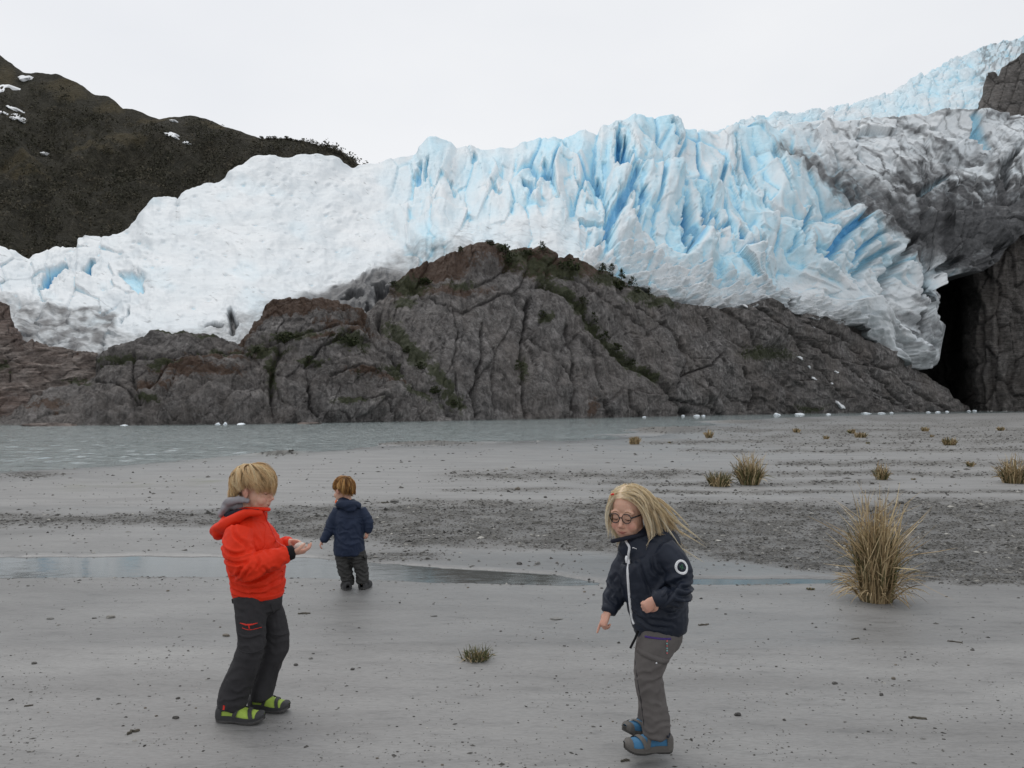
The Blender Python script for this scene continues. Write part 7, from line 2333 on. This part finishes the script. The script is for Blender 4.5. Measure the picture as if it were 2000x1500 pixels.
# ------------------------------------------------------------------ the toddler walking away
def toddler():
    F = Figure("person", 688, 1149, "smallest child in dark blue parka walking away beside the pool")
    J, P, k, root = F.J, F.P, F.k, F.root
    H = Head(J(671, 957, 0.0), -128, 6, 0, 0.90)
    parts = H.parts()
    parts.append(tube(P((680, 990), (677, 972), (674, 955)), [0.042, 0.038, 0.04], (1, 0, 0)))
    parts.append(tube(P((684, 1085), (683, 1050), (682, 1000)), [(0.05, 0.04), (0.06, 0.05), (0.055, 0.045)], (1, 0, 0)))
    wl_, wr_ = J(629, 1056, -0.02), J(716, 1038, -0.01)
    parts.append(tube([J(660, 998, 0), J(645, 1030, -0.01), wl_], [0.028, 0.024, 0.017]))
    parts.append(tube([J(708, 998, 0), J(720, 1022, -0.01), wr_], [0.028, 0.024, 0.017]))
    parts += hand(wl_, (-0.35, -0.05, -0.93), (0.85, 0.2, -0.3), 0.085, (0.45, 0.5, 0.55, 0.6), 0.3, -1)
    parts += hand(wr_, (0.0, -0.1, -1.0), (-0.8, 0.5, 0), 0.085, (0.55, 0.6, 0.6, 0.7), 0.3, 1)
    for hx, kx, ax, yy in ((668, 672, 680, 0), (698, 702, 707, 0)):
        parts.append(tube(P((hx, 1078, 0), (kx, 1110, -0.01), (ax, 1140, 0)), [0.028, 0.026, 0.022]))
    body = solid("body", parts, 0.0036, 2, SKIN, root)
    finish_body(body, H, [(wl_ + v3(0, 0, -0.04), 0.05), (wr_ + v3(0, 0, -0.04), 0.05)])
    H.face_bits(body, root)
    bowl_hair(H, root, H_TOD, 15, 1500, [0.030, 0.024, 0.016, 0.020, 0.008, -0.028, -0.050], 0.015, (0.0, 0.35, 0.94), 0.3, 0.0020)
    S = (1, 0, 0)
    jp = [tube(P((682, 1082, 0), (682, 1070, 0), (682, 1040, 0), (682, 1010, 0), (683, 992, 0), (680, 979, 0)), [(29.5 * k, 0.105), (30 * k, 0.112), (29 * k, 0.115), (28 * k, 0.105), (22 * k, 0.08), (13 * k, 0.055)], S, 24)]
    jp.append(tube([J(663, 996, 0), J(650, 1020, -0.005), J(641, 1040, -0.01), J(631, 1057, -0.02)], [0.052, 0.050, 0.044, 0.034], S, 14))
    jp.append(tube([J(704, 996, 0), J(716, 1014, -0.005), J(719, 1028, -0.008), J(717, 1040, -0.01)], [0.050, 0.046, 0.042, 0.034], S, 14))
    def post(V, Nn):
        d = 0.005 * cloth_noise(V, 7, 7, 8, 63) + 0.006 * crease(V, 7, 6, 65) + fold(V, J(682, 1045, -0.1), 0.12, (0.5, 0, 1), 55, 0.007) + fold(V, J(645, 1035, 0), 0.07, (0.5, 0, 1), 80, 0.006) + fold(V, J(718, 1020, 0), 0.07, (0, 0, 1), 80, 0.006)
        return V + Nn * d[:, None]
    jk = solid("parka", jp, 0.006, 3, NAVY_P, root, post)
    hd = [tube(P((662, 990, -0.02), (664, 984, -0.075), (680, 985, -0.105), (697, 986, -0.075), (700, 988, -0.02)), [0.024, 0.030, 0.036, 0.030, 0.022], (0, 0, 1), 14, 5), ell(J(680, 986, -0.09), (0.066, 0.04, 0.040)), ell(J(684, 993, -0.105), (0.052, 0.025, 0.028)), ell(J(672, 978, -0.03), (0.050, 0.055, 0.030))]
    solid("hood", hd, 0.006, 3, NAVY_P, jk, lambda V, Nn: V + Nn * (0.006 * cloth_noise(V, 10, 10, 12, 67) + 0.005 * crease(V, 10, 9, 69))[:, None])
    plain("collar_lining", [tube(P((663, 976, 0.03), (659, 979, 0.02), (657, 983, 0.01)), [0.014, 0.018, 0.014], (0, 1, 0), 10, 4)], ORANGE, jk)
    plain("collar_edge", [tube(P((665, 972, 0.0), (662, 975, -0.005), (659, 979, -0.01)), [0.006, 0.007, 0.005], (0, 1, 0), 10, 4)], WHITE, jk)
    bk = bvh_of(jk)
    strip("back_seam", bk, P((658, 1013, -0.2), (682, 1016, -0.2), (706, 1013, -0.2)), (0, 1, 0), 0.006, 0.003, NAVY_P, jk, 20)
    tr = [tube(P((683, 1066, 0), (683, 1078, 0), (683, 1086, 0)), [(27 * k, 0.09), (28 * k, 0.095), (26 * k, 0.085)], S, 20)]
    tr.append(tube(P((668, 1078, 0), (671, 1098, 0), (674, 1115, -0.01), (679, 1130, -0.01), (680, 1141, -0.01)), [(15 * k, 0.072), (14.5 * k, 0.07), (14 * k, 0.068), (12.5 * k, 0.066), (11.5 * k, 0.062)], S, 16))
    tr.append(tube(P((698, 1078, 0), (702, 1098, 0), (706, 1112, 0.0), (708, 1126, 0.0), (708, 1137, 0.0)), [(15 * k, 0.072), (14.5 * k, 0.07), (13.5 * k, 0.068), (12.5 * k, 0.066), (12 * k, 0.062)], S, 16))
    def post2(V, Nn):
        d = 0.004 * cloth_noise(V, 8, 8, 10, 73) + 0.008 * crease(V, 7, 11, 75)
        for c in ((675, 1125, -0.06), (707, 1120, -0.06), (672, 1105, -0.06), (703, 1100, -0.06)): d += fold(V, J(*c), 0.07, (0.15, 0, 1), 95, 0.010)
        return V + Nn * d[:, None]
    t = solid("rain_trousers", tr, 0.006, 2, TR_TOD, root, post2)
    plain("pocket_flap", [tube(P((711, 1083, -0.02), (714, 1087, -0.02), (715, 1091, -0.02)), [(0.012, 0.03), (0.013, 0.035), (0.008, 0.03)], S, 8, 3)], TR_TOD, t)
    shoe("boot", root, np.array([J(681, 1150, -0.04)[0], -0.075, 0.003]), np.array([J(678, 1150)[0] - 0.03, 0.075, 0.003]), 0.082, 0.062, (SOLE_D, SHOE_D, SHOE_D), straps=1)
    shoe("boot", root, np.array([J(708, 1146, 0.0)[0], -0.045, 0.003]), np.array([J(708, 1146)[0] + 0.03, 0.105, 0.003]), 0.082, 0.062, (SOLE_D, SHOE_D, SHOE_D), straps=1)
    return F


toddler()
